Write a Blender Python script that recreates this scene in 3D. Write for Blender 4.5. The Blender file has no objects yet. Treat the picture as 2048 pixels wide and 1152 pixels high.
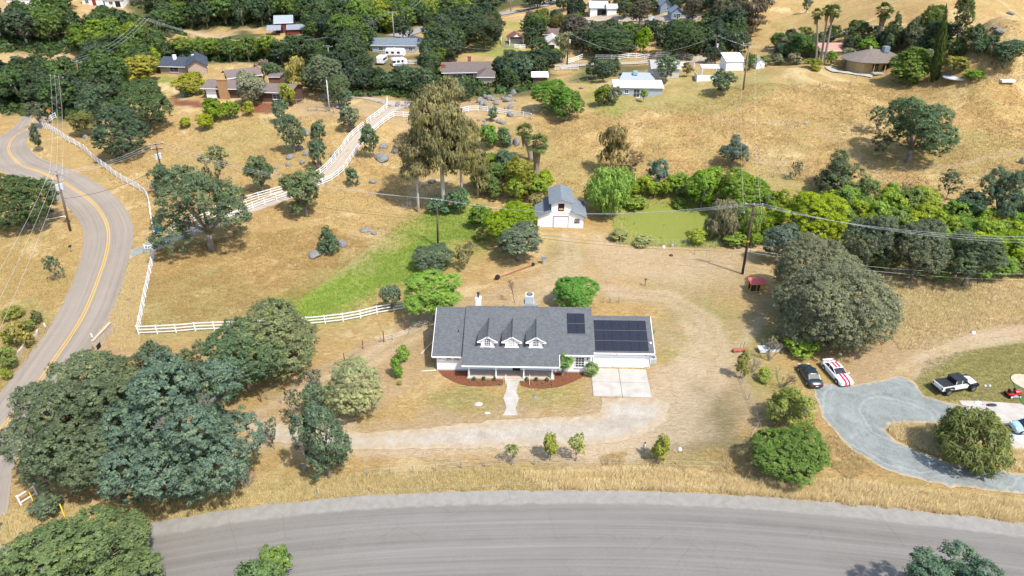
import bpy, math, random
import numpy as np
from mathutils import Vector, Matrix
from mathutils.geometry import delaunay_2d_cdt

R = math.radians
S = bpy.context.scene
COL = S.collection
random.seed(7)
rng = np.random.default_rng(7)

# ---------------------------------------------------------------- camera
CAMH, PITCH, FPX = 53.0, R(30.0), 1384.0
cam_d = bpy.data.cameras.new('camera')
cam = bpy.data.objects.new('camera', cam_d)
COL.objects.link(cam)
cam.location = (0, 0, CAMH)
cam.rotation_euler = (R(90) - PITCH, 0, 0)
cam_d.sensor_width = 36.0
cam_d.lens = FPX / 2048 * 36.0
cam_d.clip_start = 0.5
cam_d.clip_end = 6000
S.camera = cam

# ---------------------------------------------------------------- sky, sun, exposure
SUN_EL = R(57)
SUN_TO = Vector((0.67, -0.74, 0)).normalized()          # horizontal direction towards the sun
world = bpy.data.worlds.new('World')
S.world = world
world.use_nodes = True
wn = world.node_tree
bg = wn.nodes['Background']
sky = wn.nodes.new('ShaderNodeTexSky')
sky.sky_type = 'NISHITA'
sky.sun_disc = False
sky.sun_elevation = SUN_EL
sky.sun_rotation = math.atan2(SUN_TO.x, SUN_TO.y)
sky.air_density = 1.0
sky.dust_density = 2.0
sky.altitude = 200
wn.links.new(sky.outputs[0], bg.inputs[0])
bg.inputs[1].default_value = 0.15
sun_d = bpy.data.lights.new('sun', 'SUN')
sun_d.energy = 3.1
sun_d.angle = R(1.2)
sun_d.color = (1.0, 0.955, 0.89)
sun = bpy.data.objects.new('sun', sun_d)
COL.objects.link(sun)
sd = Vector((SUN_TO.x * math.cos(SUN_EL), SUN_TO.y * math.cos(SUN_EL), math.sin(SUN_EL)))
sun.rotation_euler = sd.to_track_quat('Z', 'Y').to_euler()
sun.location = (60, -60, 120)
S.view_settings.view_transform = 'Standard'
S.view_settings.look = 'None'
S.view_settings.exposure = 0.92
S.view_settings.gamma = 1.0
S.view_settings.use_curve_mapping = False
S.cycles.max_bounces = 6
S.cycles.diffuse_bounces = 3
S.cycles.transparent_max_bounces = 8

# ---------------------------------------------------------------- numpy noise
_P = np.random.default_rng(3).random((257, 257))
_P[256] = _P[0]; _P[:, 256] = _P[:, 0]
def vnoise(x, y):
    xi = np.floor(x).astype(int); yi = np.floor(y).astype(int)
    fx = x - xi; fy = y - yi
    fx = fx * fx * (3 - 2 * fx); fy = fy * fy * (3 - 2 * fy)
    xi &= 255; yi &= 255
    return (_P[xi, yi] * (1 - fx) * (1 - fy) + _P[xi + 1, yi] * fx * (1 - fy)
            + _P[xi, yi + 1] * (1 - fx) * fy + _P[xi + 1, yi + 1] * fx * fy)
def fbm(x, y, o=4):
    s = 0; a = .5; t = 0
    for k in range(o):
        s = s + a * vnoise(x * 2 ** k + 17 * k, y * 2 ** k + 31 * k); t += a; a *= .5
    return s / t
def sstep(a, b, x):
    t = np.clip((np.asarray(x, float) - a) / (b - a), 0, 1)
    return t * t * (3 - 2 * t)

# ---------------------------------------------------------------- terrain
ST, CT = math.sin(PITCH), math.cos(PITCH)
def ray(px, py):
    u = (px - 1024) / FPX; v = (py - 576) / FPX
    return np.array([u, CT - v * ST, -ST - v * CT])
def on_plane(px, py, z):
    d = ray(px, py); t = (z - CAMH) / d[2]
    return np.array([d[0] * t, d[1] * t, z])
CTRL = [  # image position and the height of the land there
 (0,1150,.3),(500,1152,.1),(1024,1152,0),(1500,1152,0),(2048,1152,.2),(0,1000,.3),(500,1000,.2),(1024,985,0),(1600,1000,0),(2048,1040,.3),
 (60,800,.4),(500,850,.2),(870,745,0),(1300,738,0),(1100,850,0),(1500,800,.1),(1750,780,.3),(2000,800,.4),(2040,920,.4),(900,640,0),(1250,640,0),(1150,690,0),
 (700,700,.2),(1500,620,.2),(1750,640,.4),(2048,650,.8),
 (120,700,.3),(200,560,.8),(230,460,1.2),(150,380,1.8),(0,300,2.8),(80,240,3),(0,560,.0),(0,450,.6),
 (400,560,.9),(330,640,.7),(600,520,.3),(620,600,-.3),(760,540,-.6),(850,470,-.8),(900,430,-.7),(1000,540,-.2),(1127,455,-.6),
 (1250,520,-.4),(1330,450,-1.5),(1450,460,-1.2),(1600,440,-.8),(1850,480,-.3),(2040,470,.3),(1500,540,-.1),(1900,570,.3),
 (420,420,1.6),(300,470,1.3),(400,300,4),(600,300,4.2),(600,240,5.5),(480,200,7),(700,220,6),(700,330,3.2),(650,400,1.6),(820,215,6.2),(1000,220,5.6),(800,320,2.5),
 (850,380,.3),(1000,340,2),(1150,370,.8),(1150,260,5.5),(1300,350,1.2),(1300,250,6),(1275,196,8.5),(1080,170,6.5),(1500,340,1.8),(1500,230,7.2),(1450,165,10),
 (1700,370,1.8),(1700,250,7.5),(1650,150,12.2),(1900,400,2),(1900,260,7.5),(1850,165,12.5),(2048,380,4),(2048,250,8.5),(2048,170,12.5),
 (1420,135,9.5),(1620,100,12.5),(1750,105,14),(1900,100,16),(1700,25,20),(1900,30,24),(2048,60,24),(2048,10,30),(1550,40,14),(1400,80,9),(1200,60,6),(1200,20,9),(1340,30,12),(1450,8,18),
 (1000,100,3.5),(900,140,3.8),(800,100,1.5),(850,60,.5),(700,120,2),(560,62,3),(980,30,1),(1060,15,3),(720,40,0),(600,20,3),(450,110,3),(370,145,5),(250,170,4),(150,200,3),(60,170,1),
 (100,110,1),(300,90,0),(200,60,2),(60,60,8),(200,14,16),(30,10,18),(400,10,7),(500,150,5.5),(640,170,5.5),(780,180,5),
]
_C = np.array([on_plane(a, b, h) for a, b, h in CTRL])
_F = np.array([(-420,480,42),(-250,560,45),(-80,600,28),(100,620,30),(260,560,55),(430,480,70),(560,300,45),(-560,300,30),(-320,-60,2),(0,-90,0),(320,-60,4),
               (-200,60,1),(-330,150,4),(220,60,2.5),(330,150,14),(-600,900,110),(-200,1000,100),(200,1000,110),(600,900,130),(-800,500,80),(800,500,90),(0,450,5),(-120,440,6),(140,440,16)], float)
_A = np.vstack([_C, _F]); _PX, _PY, _PH = _A[:, 0] / 100, _A[:, 1] / 100, _A[:, 2]
def _U(r2): return np.where(r2 > 1e-12, .5 * r2 * np.log(np.maximum(r2, 1e-12)), 0)
_n = len(_PX)
_K = _U((_PX[:, None] - _PX) ** 2 + (_PY[:, None] - _PY) ** 2) + np.eye(_n) * .004
_Q = np.c_[np.ones(_n), _PX, _PY]
_W = np.linalg.solve(np.block([[_K, _Q], [_Q.T, np.zeros((3, 3))]]), np.r_[_PH, 0, 0, 0])

def seg_dist(x, y, poly, closed=True):
    P = np.asarray(poly, float)[:, :2]; n = len(P); d = np.full(np.shape(x), 1e9)
    for i in range(n if closed else n - 1):
        a = P[i]; b = P[(i + 1) % n]; ab = b - a; L = max(ab @ ab, 1e-9)
        t = np.clip(((x - a[0]) * ab[0] + (y - a[1]) * ab[1]) / L, 0, 1)
        d = np.minimum(d, np.hypot(x - a[0] - t * ab[0], y - a[1] - t * ab[1]))
    return d
def inside(x, y, poly):
    P = np.asarray(poly, float)[:, :2]; n = len(P); c = np.zeros(np.shape(x), bool)
    for i in range(n):
        a = P[i]; b = P[i - 1]
        with np.errstate(divide='ignore', invalid='ignore'):
            c ^= ((a[1] > y) != (b[1] > y)) & (x < (b[0] - a[0]) * (y - a[1]) / (b[1] - a[1] + 1e-12) + a[0])
    return c
def sdist(x, y, poly):
    d = seg_dist(x, y, poly)
    return np.where(inside(x, y, poly), -d, d)

POND_Z = -1.35
POND = [on_plane(a, b, POND_Z)[:2] for a, b in [(1252,424),(1275,413),(1320,409),(1370,410),(1412,420),(1432,440),(1428,468),(1400,483),(1350,484),(1300,478),(1262,462),(1248,444)]]
FLAT = [((-9.5, 65.5), (17.5, 65.0), (18.5, 85), (-10.5, 85.6), 0.0)]      # level building ground
def H(x, y):
    x = np.asarray(x, float); y = np.asarray(y, float); sh = np.broadcast(x, y).shape
    x = np.broadcast_to(x, sh).ravel(); y = np.broadcast_to(y, sh).ravel()
    z = np.empty(len(x))
    for i in range(0, len(x), 40000):
        xs = x[i:i + 40000, None] / 100; ys = y[i:i + 40000, None] / 100
        z[i:i + 40000] = _U((xs - _PX) ** 2 + (ys - _PY) ** 2) @ _W[:_n] + _W[_n] + (xs[:, 0]) * _W[_n + 1] + ys[:, 0] * _W[_n + 2]
    z += (fbm(x / 9 + 50, y / 9 + 50, 2) - .5) * .12 + (fbm(x / 22 + 80, y / 15 + 90, 3) - .5) * 2.2 * sstep(125, 190, y) + (fbm(x / 7 + 10, y / 5 + 90, 3) - .5) * 1.1 * sstep(105, 150, y) - np.clip(1 - np.abs(2 * fbm(x / 26 + 5, y / 34 + 3, 2) - 1) * 7, 0, 1) * .8 * sstep(125, 165, y)
    m = (x > 0) & (x < 60) & (y > 90) & (y < 160)
    if m.any():
        d = sdist(x[m], y[m], POND)
        t = sstep(9, 0, d)
        z[m] = z[m] * (1 - t) + t * (POND_Z + np.clip(d * .22, -.6, .5))
    for f in FLAT:
        m = (np.abs(x) < 40) & (y > 45) & (y < 105)
        if m.any():
            t = sstep(7, 0, sdist(x[m], y[m], f[:4]))
            z[m] = z[m] * (1 - t) + t * f[4]
    return z.reshape(sh)
def h1(x, y): return float(H(np.array([x]), np.array([y]))[0])
_TT = np.r_[np.arange(40, 160, 1.0), np.arange(160, 420, 2.5), np.arange(420, 1400, 8.0)]
_gx = np.arange(-480, 480.1, 1.6); _gy = np.arange(-40, 1120, 1.6)
_GH = H(np.repeat(_gx[:, None], len(_gy), 1), np.repeat(_gy[None, :], len(_gx), 0))
def Hq(x, y):
    a = np.clip((x + 480) / 1.6, 0, len(_gx) - 1.01); b = np.clip((y + 40) / 1.6, 0, len(_gy) - 1.01)
    i = a.astype(int); j = b.astype(int); a = a - i; b = b - j
    return (_GH[i, j] * (1 - a) + _GH[i + 1, j] * a) * (1 - b) + (_GH[i, j + 1] * (1 - a) + _GH[i + 1, j + 1] * a) * b
def hit(px, py, up=0.0):
    """the spot of land seen at an image position (or the point `up` metres above the land)"""
    d = ray(px, py)
    z = CAMH + d[2] * _TT - Hq(d[0] * _TT, d[1] * _TT) - up
    k = np.argmax(z < 0)
    if z[k] >= 0: k = len(_TT) - 1
    a, b = (_TT[k - 1] if k > 0 else 5.0), _TT[k]
    a -= .5; b += .5
    for r_ in range(3):
        t = np.linspace(a, b, 9)
        zz = CAMH + d[2] * t - (Hq if r_ < 1 else H)(d[0] * t, d[1] * t) - up
        j = np.argmax(zz < 0)
        if j == 0: j = 8
        a, b = t[j - 1] - (.15 if r_ < 1 else 0), t[j] + (.15 if r_ < 1 else 0)
    t = (a + b) / 2
    return Vector((d[0] * t, d[1] * t, CAMH + d[2] * t - up))
def hits(pts): return [hit(*p) for p in pts]
def scale_at(p):      # photograph pixels per metre at a point
    return FPX / (p.y * CT + (CAMH - p.z) * ST)
def height_for(p, py):     # height above p that shows at image row py
    v = (py - 576) / FPX
    # ((CAMH-z)*CT - y*ST) = v*(y*CT+(CAMH-z)*ST)
    q = p.y * (ST + v * CT) / (CT - v * ST)
    return CAMH - q - p.z

# ---------------------------------------------------------------- object helpers
def tag(o, label=None, cat=None, group=None, kind=None):
    if label: o['label'] = label
    if cat: o['category'] = cat
    if group: o['group'] = group
    if kind: o['kind'] = kind
    return o
def link(name, data, parent=None, loc=None):
    o = bpy.data.objects.new(name, data); COL.objects.link(o)
    if parent: o.parent = parent
    if loc is not None: o.location = loc
    return o
def empty(name, label, cat, loc, rz=0.0, group=None):
    o = link(name, None, None, loc); o.rotation_euler = (0, 0, rz); o.empty_display_size = .3
    return tag(o, label, cat, group)
def dup(root):
    r = root.copy(); COL.objects.link(r)
    for k in ('label', 'category', 'group'):
        pass
    for ch in list(root.children):
        c = ch.copy(); COL.objects.link(c); c.parent = r
        for g in list(ch.children):
            e = g.copy(); COL.objects.link(e); e.parent = c
    return r

class MB:
    def __init__(s): s.v = []; s.f = []; s.m = []
    def add(s, vs, fs, m=0):
        b = len(s.v); s.v += [tuple(map(float, p)) for p in vs]
        s.f += [tuple(b + i for i in f) for f in fs]; s.m += [m] * len(fs); return s
    def box(s, cx, cy, cz, sx, sy, sz, m=0, rz=0, taper=1.0):
        hx, hy, hz = sx / 2, sy / 2, sz / 2; c, n = math.cos(rz), math.sin(rz); vs = []
        for z, k in ((-hz, 1), (hz, taper)):
            for a, b in ((-hx, -hy), (hx, -hy), (hx, hy), (-hx, hy)):
                a *= k; b *= k
                vs.append((cx + a * c - b * n, cy + a * n + b * c, cz + z))
        return s.add(vs, [(3, 2, 1, 0), (4, 5, 6, 7), (0, 1, 5, 4), (1, 2, 6, 5), (2, 3, 7, 6), (3, 0, 4, 7)], m)
    def slab(s, pts, t, m=0):
        """thick sheet: polygon pts (3-D, counter-clockwise from its outer side), thickness t to the back"""
        P = [Vector(p) for p in pts]
        n = Vector((0, 0, 0))
        for i in range(len(P)):
            a, b = P[i], P[(i + 1) % len(P)]; n += a.cross(b)
        n.normalize(); k = len(P)
        vs = P + [p - n * t for p in P]
        fs = [tuple(range(k)), tuple(range(2 * k - 1, k - 1, -1))] + [(i, i + k, (i + 1) % k + k, (i + 1) % k) for i in range(k)]
        return s.add(vs, fs, m)
    def prism(s, poly, z0, z1, m=0):
        """2-D outline (x, y) extruded from z0 to z1"""
        k = len(poly)
        vs = [(x, y, z0) for x, y in poly] + [(x, y, z1) for x, y in poly]
        return s.add(vs, [tuple(range(k - 1, -1, -1)), tuple(range(k, 2 * k))] + [(i, (i + 1) % k, (i + 1) % k + k, i + k) for i in range(k)], m)
    def extr_y(s, poly, y0, y1, m=0):
        """outline in (x, z) extruded along y"""
        k = len(poly)
        vs = [(x, y0, z) for x, z in poly] + [(x, y1, z) for x, z in poly]
        return s.add(vs, [tuple(range(k)), tuple(range(2 * k - 1, k - 1, -1))] + [((i + 1) % k, i, i + k, (i + 1) % k + k) for i in range(k)], m)
    def tube(s, pts, rad, n=8, m=0, cap=True):
        pts = [Vector(p) for p in pts]
        if not hasattr(rad, '__len__'): rad = [rad] * len(pts)
        base = len(s.v); prev = None
        for i, p in enumerate(pts):
            d = (pts[min(i + 1, len(pts) - 1)] - pts[max(i - 1, 0)]).normalized()
            if prev is None:
                u = d.orthogonal().normalized()
            else:
                u = (prev - d * prev.dot(d)).normalized()
            prev = u; w = d.cross(u)
            for j in range(n):
                a = 2 * math.pi * j / n
                q = p + (u * math.cos(a) + w * math.sin(a)) * rad[i]
                s.v.append((q.x, q.y, q.z))
        for i in range(len(pts) - 1):
            for j in range(n):
                k = (j + 1) % n
                s.f.append((base + i * n + j, base + i * n + k, base + (i + 1) * n + k, base + (i + 1) * n + j)); s.m.append(m)
        if cap:
            s.f.append(tuple(base + j for j in range(n - 1, -1, -1))); s.m.append(m)
            e = base + (len(pts) - 1) * n
            s.f.append(tuple(e + j for j in range(n))); s.m.append(m)
        return s
    def data(s, name, mats, smooth=False):
        me = bpy.data.meshes.new(name)
        me.from_pydata(s.v, [], s.f)
        for q in (mats if isinstance(mats, (list, tuple)) else [mats]): me.materials.append(q)
        me.polygons.foreach_set('material_index', s.m)
        if smooth: me.polygons.foreach_set('use_smooth', [True] * len(s.f))
        me.update(); return me
    def build(s, name, mats, parent=None, smooth=False, loc=None):
        return link(name, s.data(name, mats, smooth), parent, loc)

def np_mesh(name, V, F, mats, attrs=None, smooth=False, uv=None):
    """mesh from numpy arrays; F is (n, 3) or (n, 4)"""
    me = bpy.data.meshes.new(name); n, k = F.shape
    me.vertices.add(len(V)); me.vertices.foreach_set('co', np.ascontiguousarray(V, np.float32).ravel())
    me.loops.add(n * k); me.loops.foreach_set('vertex_index', np.ascontiguousarray(F, np.int32).ravel())
    me.polygons.add(n)
    me.polygons.foreach_set('loop_start', np.arange(0, n * k, k, dtype=np.int32))
    me.polygons.foreach_set('loop_total', np.full(n, k, np.int32))
    if smooth: me.polygons.foreach_set('use_smooth', np.ones(n, bool))
    for a, (dom, val) in (attrs or {}).items():
        if val.ndim == 2:
            at = me.attributes.new(a, 'FLOAT_COLOR', dom); at.data.foreach_set('color', np.ascontiguousarray(val, np.float32).ravel())
        else:
            at = me.attributes.new(a, 'FLOAT', dom); at.data.foreach_set('value', np.ascontiguousarray(val, np.float32))
    for q in (mats if isinstance(mats, (list, tuple)) else [mats]): me.materials.append(q)
    if uv is not None:
        l = me.uv_layers.new(name='UVMap'); l.data.foreach_set('uv', np.ascontiguousarray(uv[F.ravel()], np.float32).ravel())
    me.update(calc_edges=True)
    return me

# ---------------------------------------------------------------- materials
class NT:
    def __init__(s, name):
        s.m = bpy.data.materials.new(name); s.m.use_nodes = True; s.t = s.m.node_tree
        s.t.nodes.clear(); s.out = s.t.nodes.new('ShaderNodeOutputMaterial')
    def n(s, typ, ins=None, **kw):
        q = s.t.nodes.new('ShaderNode' + typ)
        for k, v in kw.items(): setattr(q, k, v)
        for k, v in (ins or {}).items(): s.set(q, k, v)
        return q
    def set(s, q, k, v):
        if isinstance(v, bpy.types.NodeSocket): s.t.links.new(v, q.inputs[k])
        elif isinstance(v, bpy.types.Node): s.t.links.new(v.outputs[0], q.inputs[k])
        else:
            if isinstance(v, tuple) and len(v) == 3 and q.inputs[k].type == 'RGBA': v = (*v, 1)
            q.inputs[k].default_value = v
    def mix(s, f, a, b, mode='MIX'):
        q = s.t.nodes.new('ShaderNodeMix'); q.data_type = 'RGBA'; q.blend_type = mode
        s.set(q, 0, f); s.set(q, 6, a); s.set(q, 7, b); return q.outputs[2]
    def ramp(s, x, stops):
        q = s.t.nodes.new('ShaderNodeValToRGB'); e = q.color_ramp.elements
        while len(e) < len(stops): e.new(.5)
        for i, (p, c) in enumerate(stops):
            e[i].position = p; e[i].color = (*c, 1) if len(c) == 3 else c
        s.set(q, 0, x); return q.outputs[0]
    def math(s, op, a, b=0.0, c=0.0, clamp=False):
        q = s.t.nodes.new('ShaderNodeMath'); q.operation = op; q.use_clamp = clamp
        s.set(q, 0, a); s.set(q, 1, b); s.set(q, 2, c); return q.outputs[0]
    def noise(s, vec, scale, detail=3, rough=.55, dist=0.0):
        return s.n('TexNoise', {'Vector': vec, 'Scale': scale, 'Detail': detail, 'Roughness': rough, 'Distortion': dist}).outputs[0]
    def maprange(s, x, a, b, c=0.0, d=1.0):
        return s.n('MapRange', {0: x, 1: a, 2: b, 3: c, 4: d}).outputs[0]
    def finish(s, col, rough=.8, bump=None, bs=.3, bd=.02, metal=0.0, spec=.3, **kw):
        p = s.n('BsdfPrincipled', {'Base Color': col, 'Roughness': rough, 'Metallic': metal, 'Specular IOR Level': spec})
        for k, v in kw.items(): s.set(p, k, v)
        if bump is not None:
            b = s.n('Bump', {'Height': bump, 'Strength': bs, 'Distance': bd}); s.set(p, 'Normal', b)
        s.t.links.new(p.outputs[0], s.out.inputs[0]); return s.m
    def pos(s): return s.n('NewGeometry').outputs['Position']
    def obj(s): return s.n('TexCoord').outputs['Object']
    def vscale(s, v, sc):
        return s.n('Mapping', {'Vector': v, 'Scale': sc}).outputs[0]

_mats = {}
def mat(name, col, rough=.75, var=.12, scale=3.0, bump=.15, metal=0.0, spec=.3, dirt=0.0, dirtcol=(.25, .19, .12), coat=0.0):
    """plain painted or raw surface with mottling, wear and a fine relief"""
    if name in _mats: return _mats[name]
    t = NT(name); o = t.obj()
    n1 = t.noise(o, scale, 4); n2 = t.noise(o, scale * 9, 2)
    f = t.math('ADD', t.math('MULTIPLY', n1, .65), t.math('MULTIPLY', n2, .35))
    lo = tuple(c * (1 - var * 1.6) for c in col); hi = tuple(min(1, c * (1 + var * 1.2)) for c in col)
    c = t.ramp(f, [(.28, lo), (.52, col), (.75, hi)])
    if dirt: c = t.mix(t.math('MULTIPLY', t.maprange(t.noise(o, .9, 5, .7), .45, .75), dirt), c, dirtcol)
    kw = {}
    if coat: kw = {'Coat Weight': coat, 'Coat Roughness': .05}
    _mats[name] = t.finish(c, rough, n2, bump, .01, metal, spec, **kw)
    return _mats[name]
def glass(name, col=(.03, .04, .05), rough=.08):
    if name in _mats: return _mats[name]
    t = NT(name); c = t.ramp(t.noise(t.obj(), 1.3, 2), [(.35, tuple(x * .6 for x in col)), (.7, tuple(x * 1.5 for x in col))])
    _mats[name] = t.finish(c, rough, spec=.9); return _mats[name]

WHITE = mat('white_paint', (.80, .80, .785), .6, .03, 2, .06, dirt=.10, dirtcol=(.6, .56, .5))
FENCEW = mat('white_fence_vinyl', (.78, .78, .77), .5, .04, 3, .05, dirt=.15, dirtcol=(.55, .5, .42))
TRIM = mat('white_trim', (.82, .82, .81), .5, .02, 2, .03)
BARK = mat('bark', (.26, .225, .19), .95, .35, 6, .8)
BARKW = mat('eucalyptus_bark', (.48, .42, .36), .8, .3, 4, .4)
PALMBARK = mat('palm_bark', (.24, .20, .16), .9, .3, 8, .8)
WOODPOLE = mat('creosote_pole', (.085, .052, .038), .85, .3, 3, .5)
GREYWOOD = mat('weathered_wood', (.27, .25, .22), .9, .25, 5, .5)
RUST = mat('rusty_steel', (.20, .065, .035), .85, .25, 9, .3)
GALV = mat('galvanised_steel', (.45, .46, .47), .45, .12, 6, .1, metal=.5)
BLACK = mat('black_plastic', (.02, .02, .022), .5, .1, 4, .1)
RUBBER = mat('tyre_rubber', (.022, .022, .022), .85, .15, 8, .3)
CERAM = mat('insulator', (.55, .57, .6), .3, .05)
# ================================================================ ground zones (image outlines laid onto the land)
Z = {}
def zone(name, pts, soft, amp=1.0):
    P = [(q.x, q.y) for q in hits(pts)]
    Z.setdefault(name, []).append((P, soft, amp, True))
def strip(name, pts, half, soft, amp=1.0):
    P = [(q.x, q.y) for q in hits(pts)]
    Z.setdefault(name, []).append((P, soft, amp, half))
zone('lush', [(930,412),(965,440),(985,480),(960,500),(905,520),(860,560),(800,585),(730,600),(660,622),(600,628),(590,612),(640,590),(690,560),(720,520),(760,490),(790,450),(850,430)], 7.0, .5)
strip('lush', [(590,625),(650,600),(720,572),(780,540),(830,505),(880,480)], 3.4, 3.5, 1.0)
zone('lush', [(860,430),(930,412),(960,445),(940,500),(880,480)], 3, .8)
zone('lush', [(600,605),(700,600),(780,565),(800,540),(720,548),(640,575)], 1.5, .6)
zone('lush', [(1240,400),(1300,395),(1430,400),(1530,440),(1520,485),(1420,492),(1300,490),(1235,470),(1225,430)], 2.0, .55)
zone('lush', [(1180,170),(1240,180),(1240,230),(1190,225),(1170,200)], 2.5, .5)
zone('lush', [(980,70),(1050,95),(1040,120),(960,110),(930,80)], 4, .55)
zone('lush', [(320,150),(350,155),(345,168),(318,163)], 2, .8)
zone('lush', [(1012,44),(1062,44),(1055,57),(1005,57)], 4, .5)
zone('lush', [(1150,120),(1235,122),(1235,160),(1150,165)], 4, .5)
zone('olive', [(300,620),(400,605),(560,640),(410,672),(282,668)], 3, .7)
zone('olive', [(600,560),(740,500),(700,640),(560,640)], 5, .5)
zone('olive', [(1850,720),(1925,700),(2048,680),(2200,700),(2200,820),(1960,812),(1890,800),(1800,790),(1835,750)], 1.5, 1.0)
zone('olive', [(1230,185),(1420,190),(1520,145),(1560,170),(1440,225),(1300,220),(1230,235)], 2.5, .8)
zone('olive', [(1350,150),(1500,135),(1510,170),(1400,210),(1340,195)], 3, .6)
zone('olive', [(1640,640),(1800,560),(1990,620),(1900,690),(1810,680)], 4, .45)
zone('olive', [(1300,640),(1400,610),(1460,640),(1420,700),(1330,720),(1310,690)], 3, .55)
zone('olive', [(980,105),(1110,120),(1100,160),(1000,160)], 4, .5)
zone('olive', [(330,930),(700,950),(1040,925),(1500,960),(1040,975),(500,1010),(300,1040)], 2, .4)
zone('olive', [(860,780),(1000,790),(1005,830),(880,830)], 1.5, .55)
zone('olive', [(1045,790),(1180,780),(1180,820),(1045,825)], 1.5, .5)
zone('olive', [(1490,700),(1570,760),(1540,850),(1480,800),(1465,740)], 1.5, .6)
zone('olive', [(780,300),(1000,290),(1000,400),(800,420)], 6, .15)
zone('olive', [(60,600),(130,640),(60,760),(0,800),(0,620)], 2, .7)
zone('dirt', [(700,850),(1000,820),(1180,815),(1180,745),(1310,745),(1400,700),(1480,740),(1510,830),(1440,905),(1200,920),(900,915),(600,900),(510,880),(510,830),(600,850)], 2.0, .75)
zone('dirt', [(1180,520),(1300,490),(1500,500),(1520,600),(1400,600),(1230,560)], 5, .38)
zone('dirt', [(820,640),(870,620),(870,760),(800,790),(760,820),(700,830),(760,720)], 1.5, .55)
zone('dirt', [(1700,720),(1800,680),(1990,650),(2048,640),(2048,670),(1900,700),(1820,750),(1700,770)], 2, .7)
zone('dirt', [(690,230),(850,190),(1000,200),(1000,240),(800,260)], 3, .45)
zone('dirt', [(620,195),(700,215),(740,205),(760,225),(700,240),(590,230),(590,205)], 2, .6)
zone('dirt', [(980,630),(1100,690),(1280,650),(1400,640),(1330,700),(1100,740),(900,640)], 2, .5)
zone('dirt', [(270,620),(250,700),(190,720),(190,660),(230,560),(255,560)], 1.2, .6)
zone('dirt', [(0,660),(90,650),(60,720),(0,760)], 1.2, .4)
zone('dirt', [(0,100),(150,96),(155,108),(0,160)], 4, .6)
zone('dirt', [(0,0),(70,20),(80,45),(30,70),(0,60)], 6, .7)
zone('dirt', [(160,12),(260,16),(300,32),(180,34)], 5, .6)
zone('dirt', [(330,60),(500,62),(430,85)], 4, .5)
zone('dirt', [(1180,30),(1400,30),(1400,60),(1150,50)], 4, .6)
zone('dirt', [(1120,120),(1170,122),(1165,135),(1115,135)], 3, .9)
zone('dirt', [(1330,125),(1400,128),(1395,138),(1330,135)], 3, .9)
zone('dirt', [(1930,60),(2048,60),(2048,110),(1960,100)], 8, .3)
zone('red', [(335,196),(400,205),(420,212),(560,205),(580,212),(540,226),(480,222),(400,216),(345,210)], 1.2, .9)
for pts, w, a in [
    ([(510,838),(600,790),(700,735),(800,680),(870,640),(960,600),(1040,570)], 1.6, .6),
    ([(1130,470),(1140,520),(1120,580),(1040,600),(960,620)], 1.5, .4),
    ([(1130,470),(1110,520),(1050,560)], 1.2, .3),
    ([(1230,585),(1330,600),(1400,640),(1420,700),(1400,760),(1360,830)], 2.2, .6),
    ([(1400,760),(1440,690),(1500,640),(1530,600)], 1.6, .4),
    ([(1490,560),(1400,585),(1330,590),(1200,580)], 1.6, .4)]:
    strip('dirt', pts, w, 1.2, a)
for pts in [[(1225,588),(1330,600),(1400,640),(1425,700),(1395,770),(1350,840)], [(1210,575),(1340,585),(1425,635),(1452,700),(1420,775),(1385,840)], [(1300,790),(1350,740),(1380,680),(1370,640)],
            [(1380,870),(1420,800),(1460,730),(1520,640)], [(505,832),(605,782),(705,727),(805,668),(875,630)], [(530,846),(620,802),(716,746),(812,688),(880,650)], [(1152,470),(1156,530),(1135,580),(1060,605)], [(1128,470),(1132,520),(1105,570),(1030,600)],
            [(1830,750),(1880,715),(1950,690),(2060,672)], [(1810,738),(1870,700),(1950,675),(2060,655)], [(700,905),(900,903),(1100,900),(1280,895)]]:
    strip('pale', pts, .45, 1.1, .5)
zone('pale', [(1310,760),(1360,740),(1390,660),(1420,690),(1400,770),(1350,830)], 2.5, .55)
zone('pale', [(1180,830),(1330,800),(1400,800),(1390,860),(1310,900),(1180,905)], 3, .6)
zone('pale', [(500,840),(700,850),(700,905),(520,895)], 2, .5)
zone('pale', [(1190,480),(1320,500),(1480,505),(1400,560),(1250,560)], 5, .4)
zone('pale', [(1040,555),(1140,520),(1180,560),(1100,600)], 4, .4)
for pts in [[(512,845),(610,795),(710,738),(810,676),(880,640)], [(1215,592),(1330,606),(1395,645),(1412,700),(1390,760)], [(1145,480),(1150,530),(1130,575)], [(1450,880),(1480,800),(1455,730)]]:
    strip('olive', pts, .3, .6, .85)
zone('olive', [(1330,600),(1420,590),(1470,640),(1440,700),(1380,690)], 2, .8)
zone('olive', [(1300,650),(1370,660),(1380,720),(1315,715)], 1.5, .8)
zone('olive', [(1700,290),(1850,340),(2000,350),(2048,290),(1900,270),(1760,330)], 6, .55)
zone('olive', [(1480,340),(1600,330),(1720,400),(1600,400),(1500,380)], 4, .5)
zone('olive', [(1080,340),(1180,300),(1320,290),(1300,340),(1150,380)], 6, .45)
zone('olive', [(1000,240),(1100,300),(1080,330),(990,300)], 5, .4)
zone('olive', [(420,230),(560,250),(540,330),(400,330)], 7, .4)
zone('olive', [(1100,460),(1160,500),(1150,580),(1100,560)], 2, .5)
zone('olive', [(860,790),(940,775),(1005,800),(1000,830),(900,820)], 1.2, .8)
zone('olive', [(1050,780),(1150,770),(1140,800),(1060,815)], 1.2, .8)
zone('olive', [(1290,560),(1420,545),(1500,600),(1480,660),(1420,660),(1320,640)], 4, .4)
zone('olive', [(1400,640),(1530,610),(1540,700),(1470,720),(1420,700)], 2, .7)
zone('under', [(1300,845),(1420,800),(1480,870),(1440,905),(1320,900)], 3, .5)
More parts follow.
